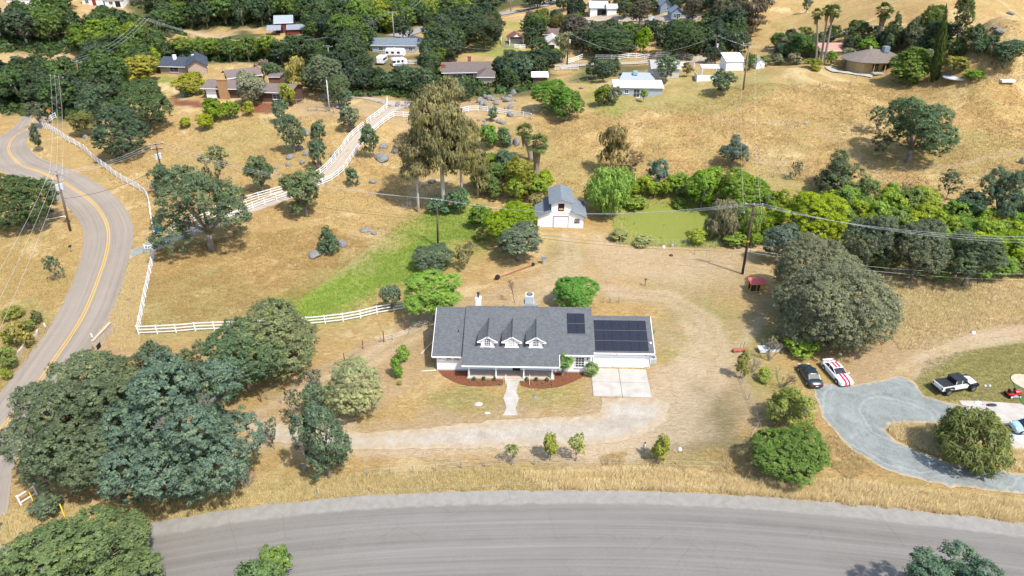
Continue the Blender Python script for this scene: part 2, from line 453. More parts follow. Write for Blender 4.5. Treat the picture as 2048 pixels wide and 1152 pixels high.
zone('olive', [(1260,905),(1500,880),(1520,930),(1400,945),(1260,930)], 2, .6)
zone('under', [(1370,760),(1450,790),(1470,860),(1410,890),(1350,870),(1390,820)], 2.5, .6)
zone('olive', [(300,560),(420,540),(520,600),(480,650),(300,650)], 4, .5)
zone('dirt', [(700,470),(820,440),(800,500),(720,540)], 4, .3)
# cattle paths and breaks across the hillside
for pts in [[(1640,262),(1700,300),(1760,345),(1800,372)], [(1540,340),(1600,352),(1680,380)], [(1400,230),(1500,250),(1590,240)], [(1460,300),(1560,330),(1640,345)], [(1800,330),(1900,335),(2048,300)]]:
    strip('dirt', pts, .3, .8, .9)

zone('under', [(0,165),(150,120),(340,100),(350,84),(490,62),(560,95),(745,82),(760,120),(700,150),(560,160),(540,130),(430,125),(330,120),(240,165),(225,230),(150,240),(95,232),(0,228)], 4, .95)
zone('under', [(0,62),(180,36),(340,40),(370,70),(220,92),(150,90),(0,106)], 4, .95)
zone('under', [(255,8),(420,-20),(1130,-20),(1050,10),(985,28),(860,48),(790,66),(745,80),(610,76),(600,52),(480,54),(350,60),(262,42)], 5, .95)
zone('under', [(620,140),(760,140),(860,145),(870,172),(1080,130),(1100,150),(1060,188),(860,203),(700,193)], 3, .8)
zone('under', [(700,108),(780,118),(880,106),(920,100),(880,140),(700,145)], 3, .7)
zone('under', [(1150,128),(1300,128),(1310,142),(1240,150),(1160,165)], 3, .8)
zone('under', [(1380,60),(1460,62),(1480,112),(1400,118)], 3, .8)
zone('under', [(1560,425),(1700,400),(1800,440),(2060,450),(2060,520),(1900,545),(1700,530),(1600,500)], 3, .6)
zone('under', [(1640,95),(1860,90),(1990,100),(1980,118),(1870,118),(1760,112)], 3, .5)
def zone_val(name, x, y):
    v = np.zeros(x.shape)
    w = (fbm(x / 3.1 + 9, y / 3.1 + 4, 3) - .5) * 2.6 + (fbm(x / .9 + 9, y / .9 + 4, 2) - .5) * 1.0
    w2 = (fbm(x / 9 + 70, y / 9 + 33, 3) - .5) * 9
    for P, soft, amp, half in Z[name]:
        d = sdist(x, y, P) if half is True else seg_dist(x, y, P, False) - half
        k = 1.0 if half is True else .35
        v = np.maximum(v, amp * sstep(soft, -soft * .6, d + w * k * min(1.5, soft) + (w2 if soft >= 3 else 0)))
    return v

ys = [-60.0]
while ys[-1] < 1150:
    y_ = ys[-1]
    ys.append(y_ + (2.5 if y_ < 30 else 0.42 + max(0, y_ - 60) * .0062))
ys = np.array(ys); NX = 460
xs = np.linspace(-1, 1, NX)
X = xs[None, :] * (78 + .86 * np.clip(ys, 0, None))[:, None]; Y = np.repeat(ys[:, None], NX, 1)
Zg = H(X, Y)
ny = len(ys)
ii = (np.arange(ny - 1)[:, None] * NX + np.arange(NX - 1)[None, :]).ravel()
Fg = np.c_[ii, ii + 1, ii + NX + 1, ii + NX]
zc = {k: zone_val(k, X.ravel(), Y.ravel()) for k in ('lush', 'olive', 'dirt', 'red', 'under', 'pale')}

def ground_material():
    t = NT('ground_land'); p = t.pos()
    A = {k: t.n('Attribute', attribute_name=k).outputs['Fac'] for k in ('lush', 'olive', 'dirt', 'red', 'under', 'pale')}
    n0 = t.noise(p, .045, 5, .65); n1 = t.noise(t.vscale(p, (1, 1.5, 1)), .22, 5, .62, .6)
    n2 = t.noise(t.vscale(p, (1, 2.2, 1)), 1.3, 4, .68, 1.0); n3 = t.noise(t.vscale(p, (1, 1.8, 1)), 6.5, 4, .75)
    straw = t.ramp(n2, [(.24, (.19, .12, .045)), (.42, (.37, .25, .10)), (.56, (.53, .375, .165)), (.74, (.68, .52, .28))])
    straw = t.mix(t.maprange(n1, .35, .68), t.mix(.62, straw, (.37, .24, .095)), straw)
    straw = t.mix(t.math('MULTIPLY', t.maprange(t.noise(t.vscale(p, (1, 1.4, 1)), .16, 5, .7, 1.2), .47, .66), .6), straw, (.345, .205, .078))
    straw = t.mix(t.math('MULTIPLY', t.maprange(n0, .48, .7), .4), straw, (.42, .335, .135))
    g2 = t.maprange(t.noise(p, .11, 4, .7), .52, .66)
    straw = t.mix(t.math('MULTIPLY', t.maprange(t.noise(p, .075, 5, .7, .8), .55, .63), .5), straw, (.66, .53, .30))
    straw = t.mix(t.math('MULTIPLY', g2, .45), straw, (.32, .28, .11))
    olive = t.ramp(n2, [(.3, (.19, .175, .06)), (.5, (.29, .26, .095)), (.72, (.42, .36, .15))])
    lush = t.ramp(n2, [(.28, (.09, .16, .025)), (.5, (.19, .27, .04)), (.75, (.38, .38, .10))])

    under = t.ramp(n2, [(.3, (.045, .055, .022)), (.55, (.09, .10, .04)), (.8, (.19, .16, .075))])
    dirt = t.ramp(n2, [(.25, (.31, .215, .125)), (.5, (.41, .30, .185)), (.78, (.50, .385, .26))])
    c = t.mix(A['olive'], straw, olive)
    c = t.mix(A['lush'], c, lush)
    c = t.mix(A['dirt'], c, dirt)
    c = t.mix(A['red'], c, (.20, .065, .04))
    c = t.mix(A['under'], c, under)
    c = t.mix(t.math('MULTIPLY', A['pale'], t.maprange(n2, .3, .55, .55, 1.0)), c, (.60, .475, .33))
    fine = t.ramp(n3, [(.2, (.50, .50, .48)), (.45, (.94, .94, .94)), (.7, (1.2, 1.18, 1.12))])
    c = t.mix(.9, c, fine, 'MULTIPLY')
    soil = t.maprange(t.noise(p, 2.6, 6, .8), .60, .70)
    c = t.mix(t.math('MULTIPLY', soil, .42), c, (.17, .11, .06))
    bmp = t.math('ADD', n3, t.math('MULTIPLY', n2, 1.5))
    return t.finish(c, .95, bmp, .9, .22, spec=.1)
GROUND = ground_material()
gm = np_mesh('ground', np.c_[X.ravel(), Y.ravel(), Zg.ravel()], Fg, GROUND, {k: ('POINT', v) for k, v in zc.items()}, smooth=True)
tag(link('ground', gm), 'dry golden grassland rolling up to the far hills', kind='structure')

# ================================================================ sheets that lie on the land
def smooth_line(P, step):
    """Catmull-Rom through 2-D points"""
    P = [np.array(p[:2], float) for p in P]; Q = [2 * P[0] - P[1]] + P + [2 * P[-1] - P[-2]]; out = []
    for i in range(1, len(Q) - 2):
        a, b, c, d = Q[i - 1:i + 3]; k = max(2, int(np.linalg.norm(c - b) / step))
        for j in range(k):
            t = j / k
            out.append(.5 * ((2 * b) + (c - a) * t + (2 * a - 5 * b + 4 * c - d) * t * t + (3 * b - a - 3 * c + d) * t ** 3))
    out.append(P[-1]); return np.array(out)
AVO = []
def ribbon(name, px, half, m, label, off=.03, step=1.0, ncross=8, jit=.15, world=None, kind='structure'):
    C = smooth_line(world if world is not None else [(q.x, q.y) for q in hits(px)], step)
    T = np.gradient(C, axis=0); T /= np.linalg.norm(T, axis=1)[:, None]; N = np.c_[-T[:, 1], T[:, 0]]
    L = np.r_[0, np.cumsum(np.linalg.norm(np.diff(C, axis=0), axis=1))]
    hw = np.interp(np.linspace(0, 1, len(C)), np.linspace(0, 1, len(half)), half) if hasattr(half, '__len__') else np.full(len(C), half)
    j1 = (fbm(L * .6 + 3, L * 0 + 5, 4) - .5) * 2 * jit; j2 = (fbm(L * .6 + 40, L * 0 + 9, 4) - .5) * 2 * jit
    u = np.linspace(-1, 1, ncross + 1)
    if half is not None and np.mean(hw) > .5: AVO.append((C[::3] if len(C) > 30 else C, float(np.mean(hw))))
    V = []; UV = []
    for k in u:
        w = hw * k + (np.where(k < 0, j1, j2) if abs(k) > .99 else 0)
        q = C + N * w[:, None]
        V.append(np.c_[q, H(q[:, 0], q[:, 1]) + off]); UV.append(np.c_[L, w])
    n = len(C); V = np.vstack(V); UV = np.vstack(UV)
    i = (np.arange(ncross)[:, None] * n + np.arange(n - 1)[None, :]).ravel()
    F = np.c_[i, i + n, i + n + 1, i + 1][:, ::-1]
    me = np_mesh(name, V, F, m, smooth=True, uv=UV)
    o = tag(link(name, me), label, kind=kind)
    return o, C, N, L
def sheet(name, px, m, label, off=.03, step=.8, jit=0.0,  world=None, kind='structure', parent=None, zflat=None):
    P = world if world is not None else [(q.x, q.y) for q in hits(px)]
    B = []
    for i in range(len(P)):
        a = np.array(P[i]); b = np.array(P[(i + 1) % len(P)]); k = max(1, int(np.linalg.norm(b - a) / step)); nn = np.array([-(b - a)[1], (b - a)[0]]) / (np.linalg.norm(b - a) + 1e-9)
        for j in range(k):
            q = a + (b - a) * j / k
            if jit: q = q + nn * (fbm(np.array([q[0] * 1.1]), np.array([q[1] * 1.1]), 3)[0] - .5) * 2 * jit
            B.append(q)
    B = np.array(B); AVO.append((np.array(P), None)); x0, y0 = B.min(0); x1, y1 = B.max(0)
    gx, gy = np.meshgrid(np.arange(x0, x1, step), np.arange(y0, y1, step)); gx = gx.ravel(); gy = gy.ravel()
    d = sdist(gx, gy, B); k = d < -step * .5
    pts = [Vector(map(float, q)) for q in B] + [Vector((float(a), float(b))) for a, b in zip(gx[k], gy[k])]
    nb = len(B)
    r = delaunay_2d_cdt(pts, [(i, (i + 1) % nb) for i in range(nb)], [list(range(nb))], 1, 1e-5)
    V = np.array([tuple(v) for v in r[0]]); F = np.array([f for f in r[2] if len(f) == 3])
    z = H(V[:, 0], V[:, 1]) + off if zflat is None else np.full(len(V), zflat)
    a, b, c = (V[F[:, i]] for i in range(3))
    ar = (b[:, 0] - a[:, 0]) * (c[:, 1] - a[:, 1]) - (b[:, 1] - a[:, 1]) * (c[:, 0] - a[:, 0])
    F[ar < 0] = F[ar < 0][:, ::-1]
    me = np_mesh(name, np.c_[V, z], F, m, {'edge': ('POINT', seg_dist(V[:, 0], V[:, 1], B))}, smooth=True)
    o = link(name, me, parent)
    if not parent: tag(o, label, kind=kind)
    return o

def road_mat(name, base, streak, amp, patch=False, bluish=0):
    t = NT(name); uv = t.n('UVMap', uv_map='UVMap').outputs[0]; p = t.pos()
    s1 = t.noise(t.vscale(uv, (.018, 1.15, 1)), 1.0, 5, .6, .25); s2 = t.noise(t.vscale(uv, (.03, 4.5, 1)), 1.0, 4, .6, .3)
    n2 = t.noise(p, 14, 3, .7); n1 = t.noise(p, .35, 4, .6)
    f = t.math('ADD', t.math('MULTIPLY', s1, .6), t.math('MULTIPLY', s2, .4))
    c = t.ramp(f, [(.32, tuple(a * (1 - amp) for a in base)), (.5, base), (.68, streak)])
    c = t.mix(t.math('MULTIPLY', t.maprange(n1, .42, .7), .3), c, tuple(a * 1.2 for a in base))
    c = t.mix(.55, c, t.ramp(n2, [(.3, (.68, .68, .68)), (.65, (1.22, 1.22, 1.22))]), 'MULTIPLY')
    if patch:
        w_ = t.n('SeparateXYZ', {0: uv}).outputs['Y']; k_ = t.maprange(t.math('ADD', w_, t.math('MULTIPLY', t.noise(uv, .9, 4), .7)), 5.15, 5.5)
        c = t.mix(k_, c, t.mix(t.maprange(t.noise(p, 1.2, 5, .7), .35, .65), (.215, .202, .178), (.265, .252, .226)))
    # meandering hairline cracks
    vo = t.n('TexVoronoi', {'Vector': t.mix(.12, p, t.n('TexNoise', {'Vector': p, 'Scale': .8}).outputs[1]), 'Scale': .22}, feature='DISTANCE_TO_EDGE').outputs[0]
    cr = t.maprange(vo, 0.0, .010, 1.0, 0.0)
    c = t.mix(t.math('MULTIPLY', t.math('MULTIPLY', cr, t.maprange(t.noise(p, .25, 3), .45, .6)), .35), c, tuple(a * .45 for a in base))
    return t.finish(c, .9, n2, .35, .02, spec=.25)
ASPH = road_mat('road_asphalt', (.170, .158, .141), (.215, .203, .185), .22, True)
ASPH2 = road_mat('side_road_asphalt', (.25, .21, .168), (.31, .265, .215), .20)
CONC = road_mat('driveway_concrete', (.35, .295, .23), (.44, .38, .30), .25)

# wide road across the foreground
fe = [(-260,1130),(0,1093),(300,1046),(500,1014),(760,990),(1100,980),(1400,986),(1700,1008),(2048,1046),(2300,1080)]
few = np.array([(q.x, q.y) for q in hits(fe)])
wd = 6.8
T = np.gradient(few, axis=0); T /= np.linalg.norm(T, axis=1)[:, None]
cw = few - np.c_[-T[:, 1], T[:, 0]] * wd
cw = np.vstack([cw[0] - (cw[1] - cw[0]) * 3 + np.array([0, -6]), cw, cw[-1] + (cw[-1] - cw[-2]) * 3 + np.array([0, -8])])
ribbon('road', None, wd, ASPH, 'wide grey asphalt road sweeping across the foreground', .035, 1.0, 14, .22, world=cw)
rc = [(105,214),(84,226),(66,243),(33,271),(18,294),(27,316),(62,338),(113,358),(152,381),(183,403),(205,430),(216,458),(217,484),(210,519),(198,554),(184,592),(167,630),(146,665),(118,706),(60,790),(0,862),(-60,950),(-90,1060)]
_, RC, RN, RL = ribbon('winding_road', rc, [3.2,3.3,3.5,3.8,4.0,3.9,3.8,3.8,3.8,4.2], ASPH2, 'two-lane country road winding down the left side', .04, 1.0, 10, .2)
YEL = NT('yellow_road_paint'); yp = YEL.noise(YEL.pos(), 5, 4, .7)
YELM = YEL.finish(YEL.ramp(yp, [(.3, (.30, .20, .08)), (.45, (.56, .33, .05)), (.8, (.66, .40, .07))]), .8)
for s in (-1, 1):
    C2 = RC + RN * (.17 * s)
    ribbon('road_line', None, .075, YELM, ('left' if s > 0 else 'right') + ' yellow centre stripe of the winding road', .05, 1.0, 1, .0, world=C2[::4])
ribbon('driveway', [(292,496),(320,487),(352,473),(400,457),(450,438),(520,412),(585,388),(632,365),(664,338),(690,308),(715,276),(742,250),(775,226),(806,212),(850,206)], [2.2,1.7,1.45,1.35,1.35,1.4,1.6,2.4], CONC, 'pale concrete driveway climbing between two white fences', .05, .8, 6, .1)
ribbon('far_driveway', [(800,210),(770,203),(735,198),(690,196),(640,194)], [2.4,1.6,1.4], CONC, 'narrow dirt lane branching off at the top of the driveway', .09, .8, 4, .2)
ribbon('far_road', [(790,74),(819,66),(864,54),(923,42),(975,33),(1027,25),(1062,17),(1100,6),(1140,0)], [3.6,3.8], road_mat('far_asphalt', (.26, .26, .26), (.33, .33, .33), .1), 'grey road running past the wooded valley in the distance', .28, 2, 4, .2)
ribbon('crossing_lane', [(1120,136),(1170,131),(1230,127),(1300,125),(1380,125),(1440,128)], [1.8,1.8], CONC, 'fenced lane crossing behind the grey house', .2, 1.5, 3, .2)
ribbon('upper_lane', [(1150,40),(1200,40),(1260,40),(1330,38),(1400,36)], [2.4,2.2], CONC, 'pale lane in front of the distant white garage', .3, 2, 3, .3)
ribbon('house_approach', [(1412,106),(1400,116),(1396,126)], [2.0,2.0], CONC, 'short paved drive leading down to the lane', .25, 1.5, 3, .1)

def gravel_mat(name, cols, tracks=True):
    t = NT(name); p = t.pos()
    n = t.noise(p, .5, 5, .6, .5); n2 = t.noise(p, 10, 4, .8); n3 = t.noise(p, 2.2, 4, .6)
    c = t.ramp(t.math('ADD', t.math('MULTIPLY', n, .7), t.math('MULTIPLY', n3, .3)), [(.3, cols[0]), (.48, cols[1]), (.62, cols[2]), (.78, cols[3])])
    c = t.mix(.9, c, t.ramp(n2, [(.3, (.55, .55, .55)), (.65, (1.3, 1.3, 1.3))]), 'MULTIPLY')
    return t, c, n2
t, c, b = gravel_mat('blue_gravel', [(.15, .152, .14), (.205, .222, .208), (.235, .262, .248), (.35, .33, .275)])
p = t.pos()
ctr = hit(1795, 838)
q = t.n('VectorMath', {0: t.vscale(p, (1, 1, 0)), 1: (ctr.x, ctr.y, 0)}, operation='DISTANCE').outputs['Value']
q = t.math('ADD', q, t.math('MULTIPLY', t.noise(p, .25, 3), 2.5))
w = t.math('SINE', t.math('MULTIPLY', q, 7.5)); w2 = t.math('SINE', t.math('MULTIPLY', q, 1.5))
c = t.mix(t.math('MULTIPLY', t.maprange(w, .2, 1.0), t.math('MULTIPLY', t.maprange(w2, -.2, .9), .20)), c, (.46, .46, .43))
def fade(t, c, p, cols, w):
    e = t.n('Attribute', attribute_name='edge').outputs['Fac']; n_ = t.noise(p, 1.1, 5, .75)
    k_ = t.math('SUBTRACT', t.math('MULTIPLY', e, 1 / w), t.math('MULTIPLY', t.math('SUBTRACT', n_, .5), 2.2))
    return t.mix(t.maprange(k_, .15, .75, 1.0, 0.0), c, t.ramp(t.noise(p, 1.3, 4, .68), cols))
DCOL = [(.25, (.27, .20, .12)), (.5, (.36, .285, .19)), (.78, (.46, .38, .27))]
c = fade(t, c, p, DCOL, .55)
GRAVEL = t.finish(c, .95, b, .5, .03, spec=.1)
t, c, b = gravel_mat('tan_gravel', [(.26, .225, .175), (.345, .305, .245), (.40, .365, .305), (.36, .335, .295)])
c = fade(t, c, t.pos(), DCOL, 2.0)
TANGR = t.finish(c, .95, b, .5, .03, spec=.1)
sheet('gravel_driveway', [(1624,772),(1645,768),(1709,770),(1765,760),(1800,751),(1828,762),(1849,791),(1901,806),(1940,815),(1960,835),(1935,846),(1870,846),(1782,847),(1770,860),(1793,883),(1849,908),(1903,927),(1980,938),(2120,958),(2120,1003),(2048,988),(1900,974),(1800,950),(1753,930),(1699,897),(1669,866),(1645,833),(1634,806)], GRAVEL, 'blue-grey gravel turning area and drive of the neighbouring house', .035, .6, .35)
sheet('dirt_driveway', [(502,838),(560,850),(640,862),(690,866),(780,862),(860,856),(1000,840),(1110,834),(1190,832),(1203,815),(1203,797),(1250,797),(1310,799),(1338,806),(1336,842),(1306,862),(1250,884),(1180,890),(1100,893),(900,898),(700,899),(600,892),(530,882),(498,866)], TANGR, 'pale dirt and gravel drive curving in front of the white house', .03, .7, .45)
sheet('gravel_apron', [(262,500),(300,487),(322,488),(300,500),(272,512),(258,520)], GRAVEL, 'patch of grey gravel where the driveway meets the road', .055, .5, .15)

def slabmat():
    t = NT('concrete_slab'); p = t.pos(); n = t.noise(p, .8, 5, .6); n2 = t.noise(p, 12, 3)
    c = t.ramp(n, [(.3, (.34, .31, .265)), (.55, (.41, .385, .34)), (.8, (.46, .44, .395))])
    c = t.mix(t.math('MULTIPLY', t.maprange(t.noise(p, 2.4, 5, .75), .55, .72), .4), c, (.36, .31, .25))
    return t.finish(c, .85, n2, .15, .01, spec=.2)
SLAB = slabmat()
def thick(name, px, m, label, top=.09, parent=None, world=None, bot=-.25):
    P = world if world is not None else [(q.x, q.y) for q in hits(px)]
    z = float(np.mean(H(np.array([a[0] for a in P]), np.array([a[1] for a in P]))))
    mb = MB(); mb.prism(P[::-1] if sum((P[i][0] - P[i - 1][0]) * (P[i][1] + P[i - 1][1]) for i in range(len(P))) > 0 else P, z + bot, z + top)
    o = mb.build(name, m, parent)
    if not parent: tag(o, label, kind='structure')
    return o
# driveway pad: four pours with open joints
pad = [hit(1181.5, 737), hit(1292, 739.5), hit(1303.5, 796), hit(1186.5, 792.5)]
def lerp2(u, v):
    a = pad[0].lerp(pad[1], u); b = pad[3].lerp(pad[2], u); return a.lerp(b, v)
cp = empty('concrete_pad', None, None, (0, 0, 0)); tag(cp, 'pale concrete parking pad in front of the garage doors', kind='structure')
g = .004
for i in range(2):
    for j in range(2):
        mb = MB(); q = [lerp2(i / 2 + g, j / 2 + g), lerp2((i + 1) / 2 - g, j / 2 + g), lerp2((i + 1) / 2 - g, (j + 1) / 2 - g), lerp2(i / 2 + g, (j + 1) / 2 - g)]
        mb.prism([(k.x, k.y) for k in q][::-1], -.2, .085)
        mb.build('slab', SLAB, cp)
zz = lambda L: [(850 + a / 4.267, 590 + b / 4.267) for a, b in L]
walk_l = smooth_line(zz([(668,722),(692,745),(697,785),(690,830),(668,882),(684,930),(692,975),(662,1030)]), 3)
walk_r = smooth_line(zz([(818,722),(802,745),(792,785),(778,830),(800,882),(786,930),(775,975),(795,1030)]), 3)
wl = [hit(*q) for q in walk_l]; wr = [hit(*q) for q in walk_r]
wk = empty('garden_walk', None, None, (0, 0, 0)); tag(wk, 'wavy-edged pale concrete walk from the porch to the drive', kind='structure')
n = min(len(wl), len(wr)); cuts = [0, n // 4, n // 2, 3 * n // 4, n - 1]
for a, b in zip(cuts, cuts[1:]):
    L = [(k.x, k.y + (.012 if i == 0 and a else 0)) for i, k in enumerate(wl[a:b + 1])]; Rr = [(k.x, k.y) for k in wr[a:b + 1]]
    L[-1] = (L[-1][0], L[-1][1] + .03); Rr[-1] = (Rr[-1][0], Rr[-1][1] + .03)
    mb = MB(); mb.prism(L + Rr[::-1], -.2, .08); mb.build('slab', SLAB, wk)
t = NT('red_mulch'); p = t.pos(); n2 = t.noise(p, 9, 5, .8)
MULCH = t.finish(t.ramp(n2, [(.3, (.075, .030, .016)), (.5, (.165, .065, .035)), (.72, (.27, .125, .07))]), .95, n2, 1.0, .06, spec=.05)
sheet('mulch_bed', zz([(108,640),(160,640),(330,645),(377,655),(377,722),(663,724),(666,770),(560,778),(470,782),(380,778),(290,762),(215,730),(150,690)]), MULCH, 'red mulch bed left of the front walk', .06, .4, .08)
sheet('mulch_bed', zz([(818,724),(1092,726),(1092,660),(1230,660),(1362,664),(1340,705),(1260,745),(1150,785),(1010,800),(900,798),(815,772)]), MULCH, 'red mulch bed right of the front walk, around the small palms', .06, .4, .08)
# pond
t = NT('duckweed_water'); p = t.pos()
n = t.noise(p, .45, 6, .65, 1.2); n2 = t.noise(t.vscale(p, (1, 1.6, 1)), 5, 4, .7)
dw = t.ramp(n2, [(.3, (.12, .145, .02)), (.55, (.20, .22, .035)), (.8, (.29, .29, .075))])
op = t.maprange(n, .66, .68)
c = t.mix(op, dw, (.025, .035, .015))
POND_M = t.finish(c, t.mix(op, (.75, .75, .75), (.12, .12, .12)), n2, .25, .02, spec=.4)
sheet('pond_water', None, POND_M, 'pond covered with yellow-green duckweed', 0, 1.0, 0, world=[(float(a), float(b)) for a, b in POND], zflat=POND_Z + .02)
sheet('mowed_lawn', [(2020,750),(2060,748),(2060,812),(2044,810),(2035,790)], mat('lawn_green', (.075, .13, .035), .95, .3, 3, .6), 'dark green lawn corner at the right edge of the picture', .06, .5, .1)
ribbon('round_patio', [(1660,135),(1668,142),(1690,146),(1720,150),(1745,153)], [1.3,1.1], SLAB, 'curved pale concrete path around the hip-roofed hill house', .25, 1.2, 3, .05)
ribbon('side_slab', [(1935,824),(1985,826),(2060,832),(2120,838)], [2.0,2.2], SLAB, 'pale concrete slab beside the gravel turning area', .05, 1, 4, .05)
ribbon('edge_slab', [(2010,880),(2060,884),(2120,890)], [1.4,1.4], SLAB, 'second pale slab behind the round weeping tree', .05, 1, 4, .05)
# ================================================================ foliage
def foliage_mat(name, trans=.46, gloss=.012):
    t = NT(name)
    oi = t.n('ObjectInfo'); tint = t.n('Attribute', attribute_name='tint').outputs['Fac']
    c = t.mix(1.0, oi.outputs['Color'], t.ramp(tint, [(0, (.62, .66, .66)), (.35, (.90, .91, .90)), (.65, (1.18, 1.13, .98)), (1, (1.85, 1.65, 1.2))]), 'MULTIPLY')
    c = t.mix(1.0, c, t.ramp(oi.outputs['Random'], [(0, (.84, .88, .92)), (1, (1.16, 1.12, 1.04))]), 'MULTIPLY')
    sn = t.n('VectorTransform', {0: t.n('Attribute', attribute_name='soft').outputs['Vector']}, vector_type='NORMAL', convert_from='OBJECT', convert_to='WORLD').outputs[0]
    gn = t.n('NewGeometry').outputs['Normal']
    nn = t.n('VectorMath', {0: t.n('VectorMath', {0: t.n('VectorMath', {0: sn, 3: 1.5}, operation='SCALE').outputs[0], 1: gn}, operation='ADD').outputs[0]}, operation='NORMALIZE').outputs[0]
    d = t.n('BsdfDiffuse', {'Color': c, 'Normal': nn}); tr = t.n('BsdfTranslucent', {'Color': c})
    gl = t.n('BsdfGlossy', {'Color': (.9, .95, 1.0), 'Roughness': .45})
    a = t.n('MixShader', {0: trans, 1: d, 2: tr}); b = t.n('MixShader', {0: gloss, 1: a, 2: gl})
    t.t.links.new(b.outputs[0], t.out.inputs[0]); return t.m
LEAF = foliage_mat('foliage')
DRYT = foliage_mat('twigs', .1, .02)

def leaves_mesh(name, P, N, size, tint, asp=1.6, m=None, rg=None, down=None, soft=None):
    """one small four-sided leaf spray per point"""
    rg = rg or rng; n = len(P)
    N = N / (np.linalg.norm(N, axis=1)[:, None] + 1e-9)
    T = rg.normal(size=(n, 3))
    if down is not None: T = T * (1 - down) + np.array([0, 0, -1.0]) * down * 1.8
    T -= N * (T * N).sum(1)[:, None]; T /= (np.linalg.norm(T, axis=1)[:, None] + 1e-9); B = np.cross(N, T)
    s = size * rg.uniform(.45, 1.6, n)[:, None]
    l = T * s * asp * .5; w = B * s * .5
    k = rg.uniform(-.5, .5, (n, 1))
    V = np.stack([P - w - l * (.6 + k * .4), P + w - l * (.6 - k * .4), P + l * 1.2], 1).reshape(-1, 3)
    F = np.arange(n * 3).reshape(n, 3)
    sf = N if soft is None else soft / (np.linalg.norm(soft, axis=1)[:, None] + 1e-9)
    me = np_mesh(name, V, F, m or LEAF, {'tint': ('FACE', tint)})
    at = me.attributes.new('soft', 'FLOAT_VECTOR', 'FACE'); at.data.foreach_set('vector', np.ascontiguousarray(sf, np.float32).ravel()); return me

def lobes_for(rg, kind, nl):
    L = []
    if kind == 'round':
        L.append((0, 0, .05, .66))
        for i in range(nl):
            a = 2 * math.pi * (i + rg.uniform(-.3, .3)) / nl; q = rg.uniform(.45, .66); r = rg.uniform(.28, .46)
            L.append((q * math.cos(a), q * math.sin(a), rg.uniform(-.4, .45), r))
        for i in range(nl // 2):
            a = rg.uniform(0, 6.28); q = rg.uniform(.1, .4); L.append((q * math.cos(a), q * math.sin(a), rg.uniform(.35, .6), rg.uniform(.25, .4)))
    elif kind == 'spread':
        L.append((0, 0, .0, .5))
        for i in range(nl):
            a = 2 * math.pi * (i + rg.uniform(-.4, .4)) / nl; q = rg.uniform(.4, .78); r = rg.uniform(.2, .36)
            L.append((q * math.cos(a), q * math.sin(a), rg.uniform(-.5, .5), r))
        for i in range(nl // 2):
            a = rg.uniform(0, 6.28); q = rg.uniform(.05, .5); L.append((q * math.cos(a), q * math.sin(a), rg.uniform(.3, .68), rg.uniform(.18, .32)))
    elif kind == 'dome':
        L.append((0, 0, .0, .86))
        for i in range(nl):
            a = 2 * math.pi * (i + rg.uniform(-.4, .4)) / nl; q = rg.uniform(.5, .7); r = rg.uniform(.24, .36)
            L.append((q * math.cos(a), q * math.sin(a), rg.uniform(-.5, .55), r))
    elif kind == 'tall':
        for i in range(nl):
            z = -.8 + 1.65 * i / (nl - 1); a = rg.uniform(0, 6.28); q = rg.uniform(.1, .5) * (1 - .3 * abs(z))
            L.append((q * math.cos(a), q * math.sin(a), z, rg.uniform(.28, .48)))
    elif kind == 'cone':
        for i in range(nl):
            z = -.85 + 1.7 * i / (nl - 1); w = .85 * (1 - (z + .85) / 1.85) + .08
            for k in range(max(1, int(4 * w + 1))):
                a = rg.uniform(0, 6.28); L.append((w * .6 * math.cos(a), w * .6 * math.sin(a), z, .14 + .3 * w))
    elif kind == 'column':
        for i in range(nl):
            z = -.93 + 1.86 * i / (nl - 1); q = min(1, (1.02 - z) * 1.1) * min(1, (z + 1.25) * 2)
            L.append((rg.uniform(-.08, .08), rg.uniform(-.08, .08), z, .8 * max(q, .18)))
    return L

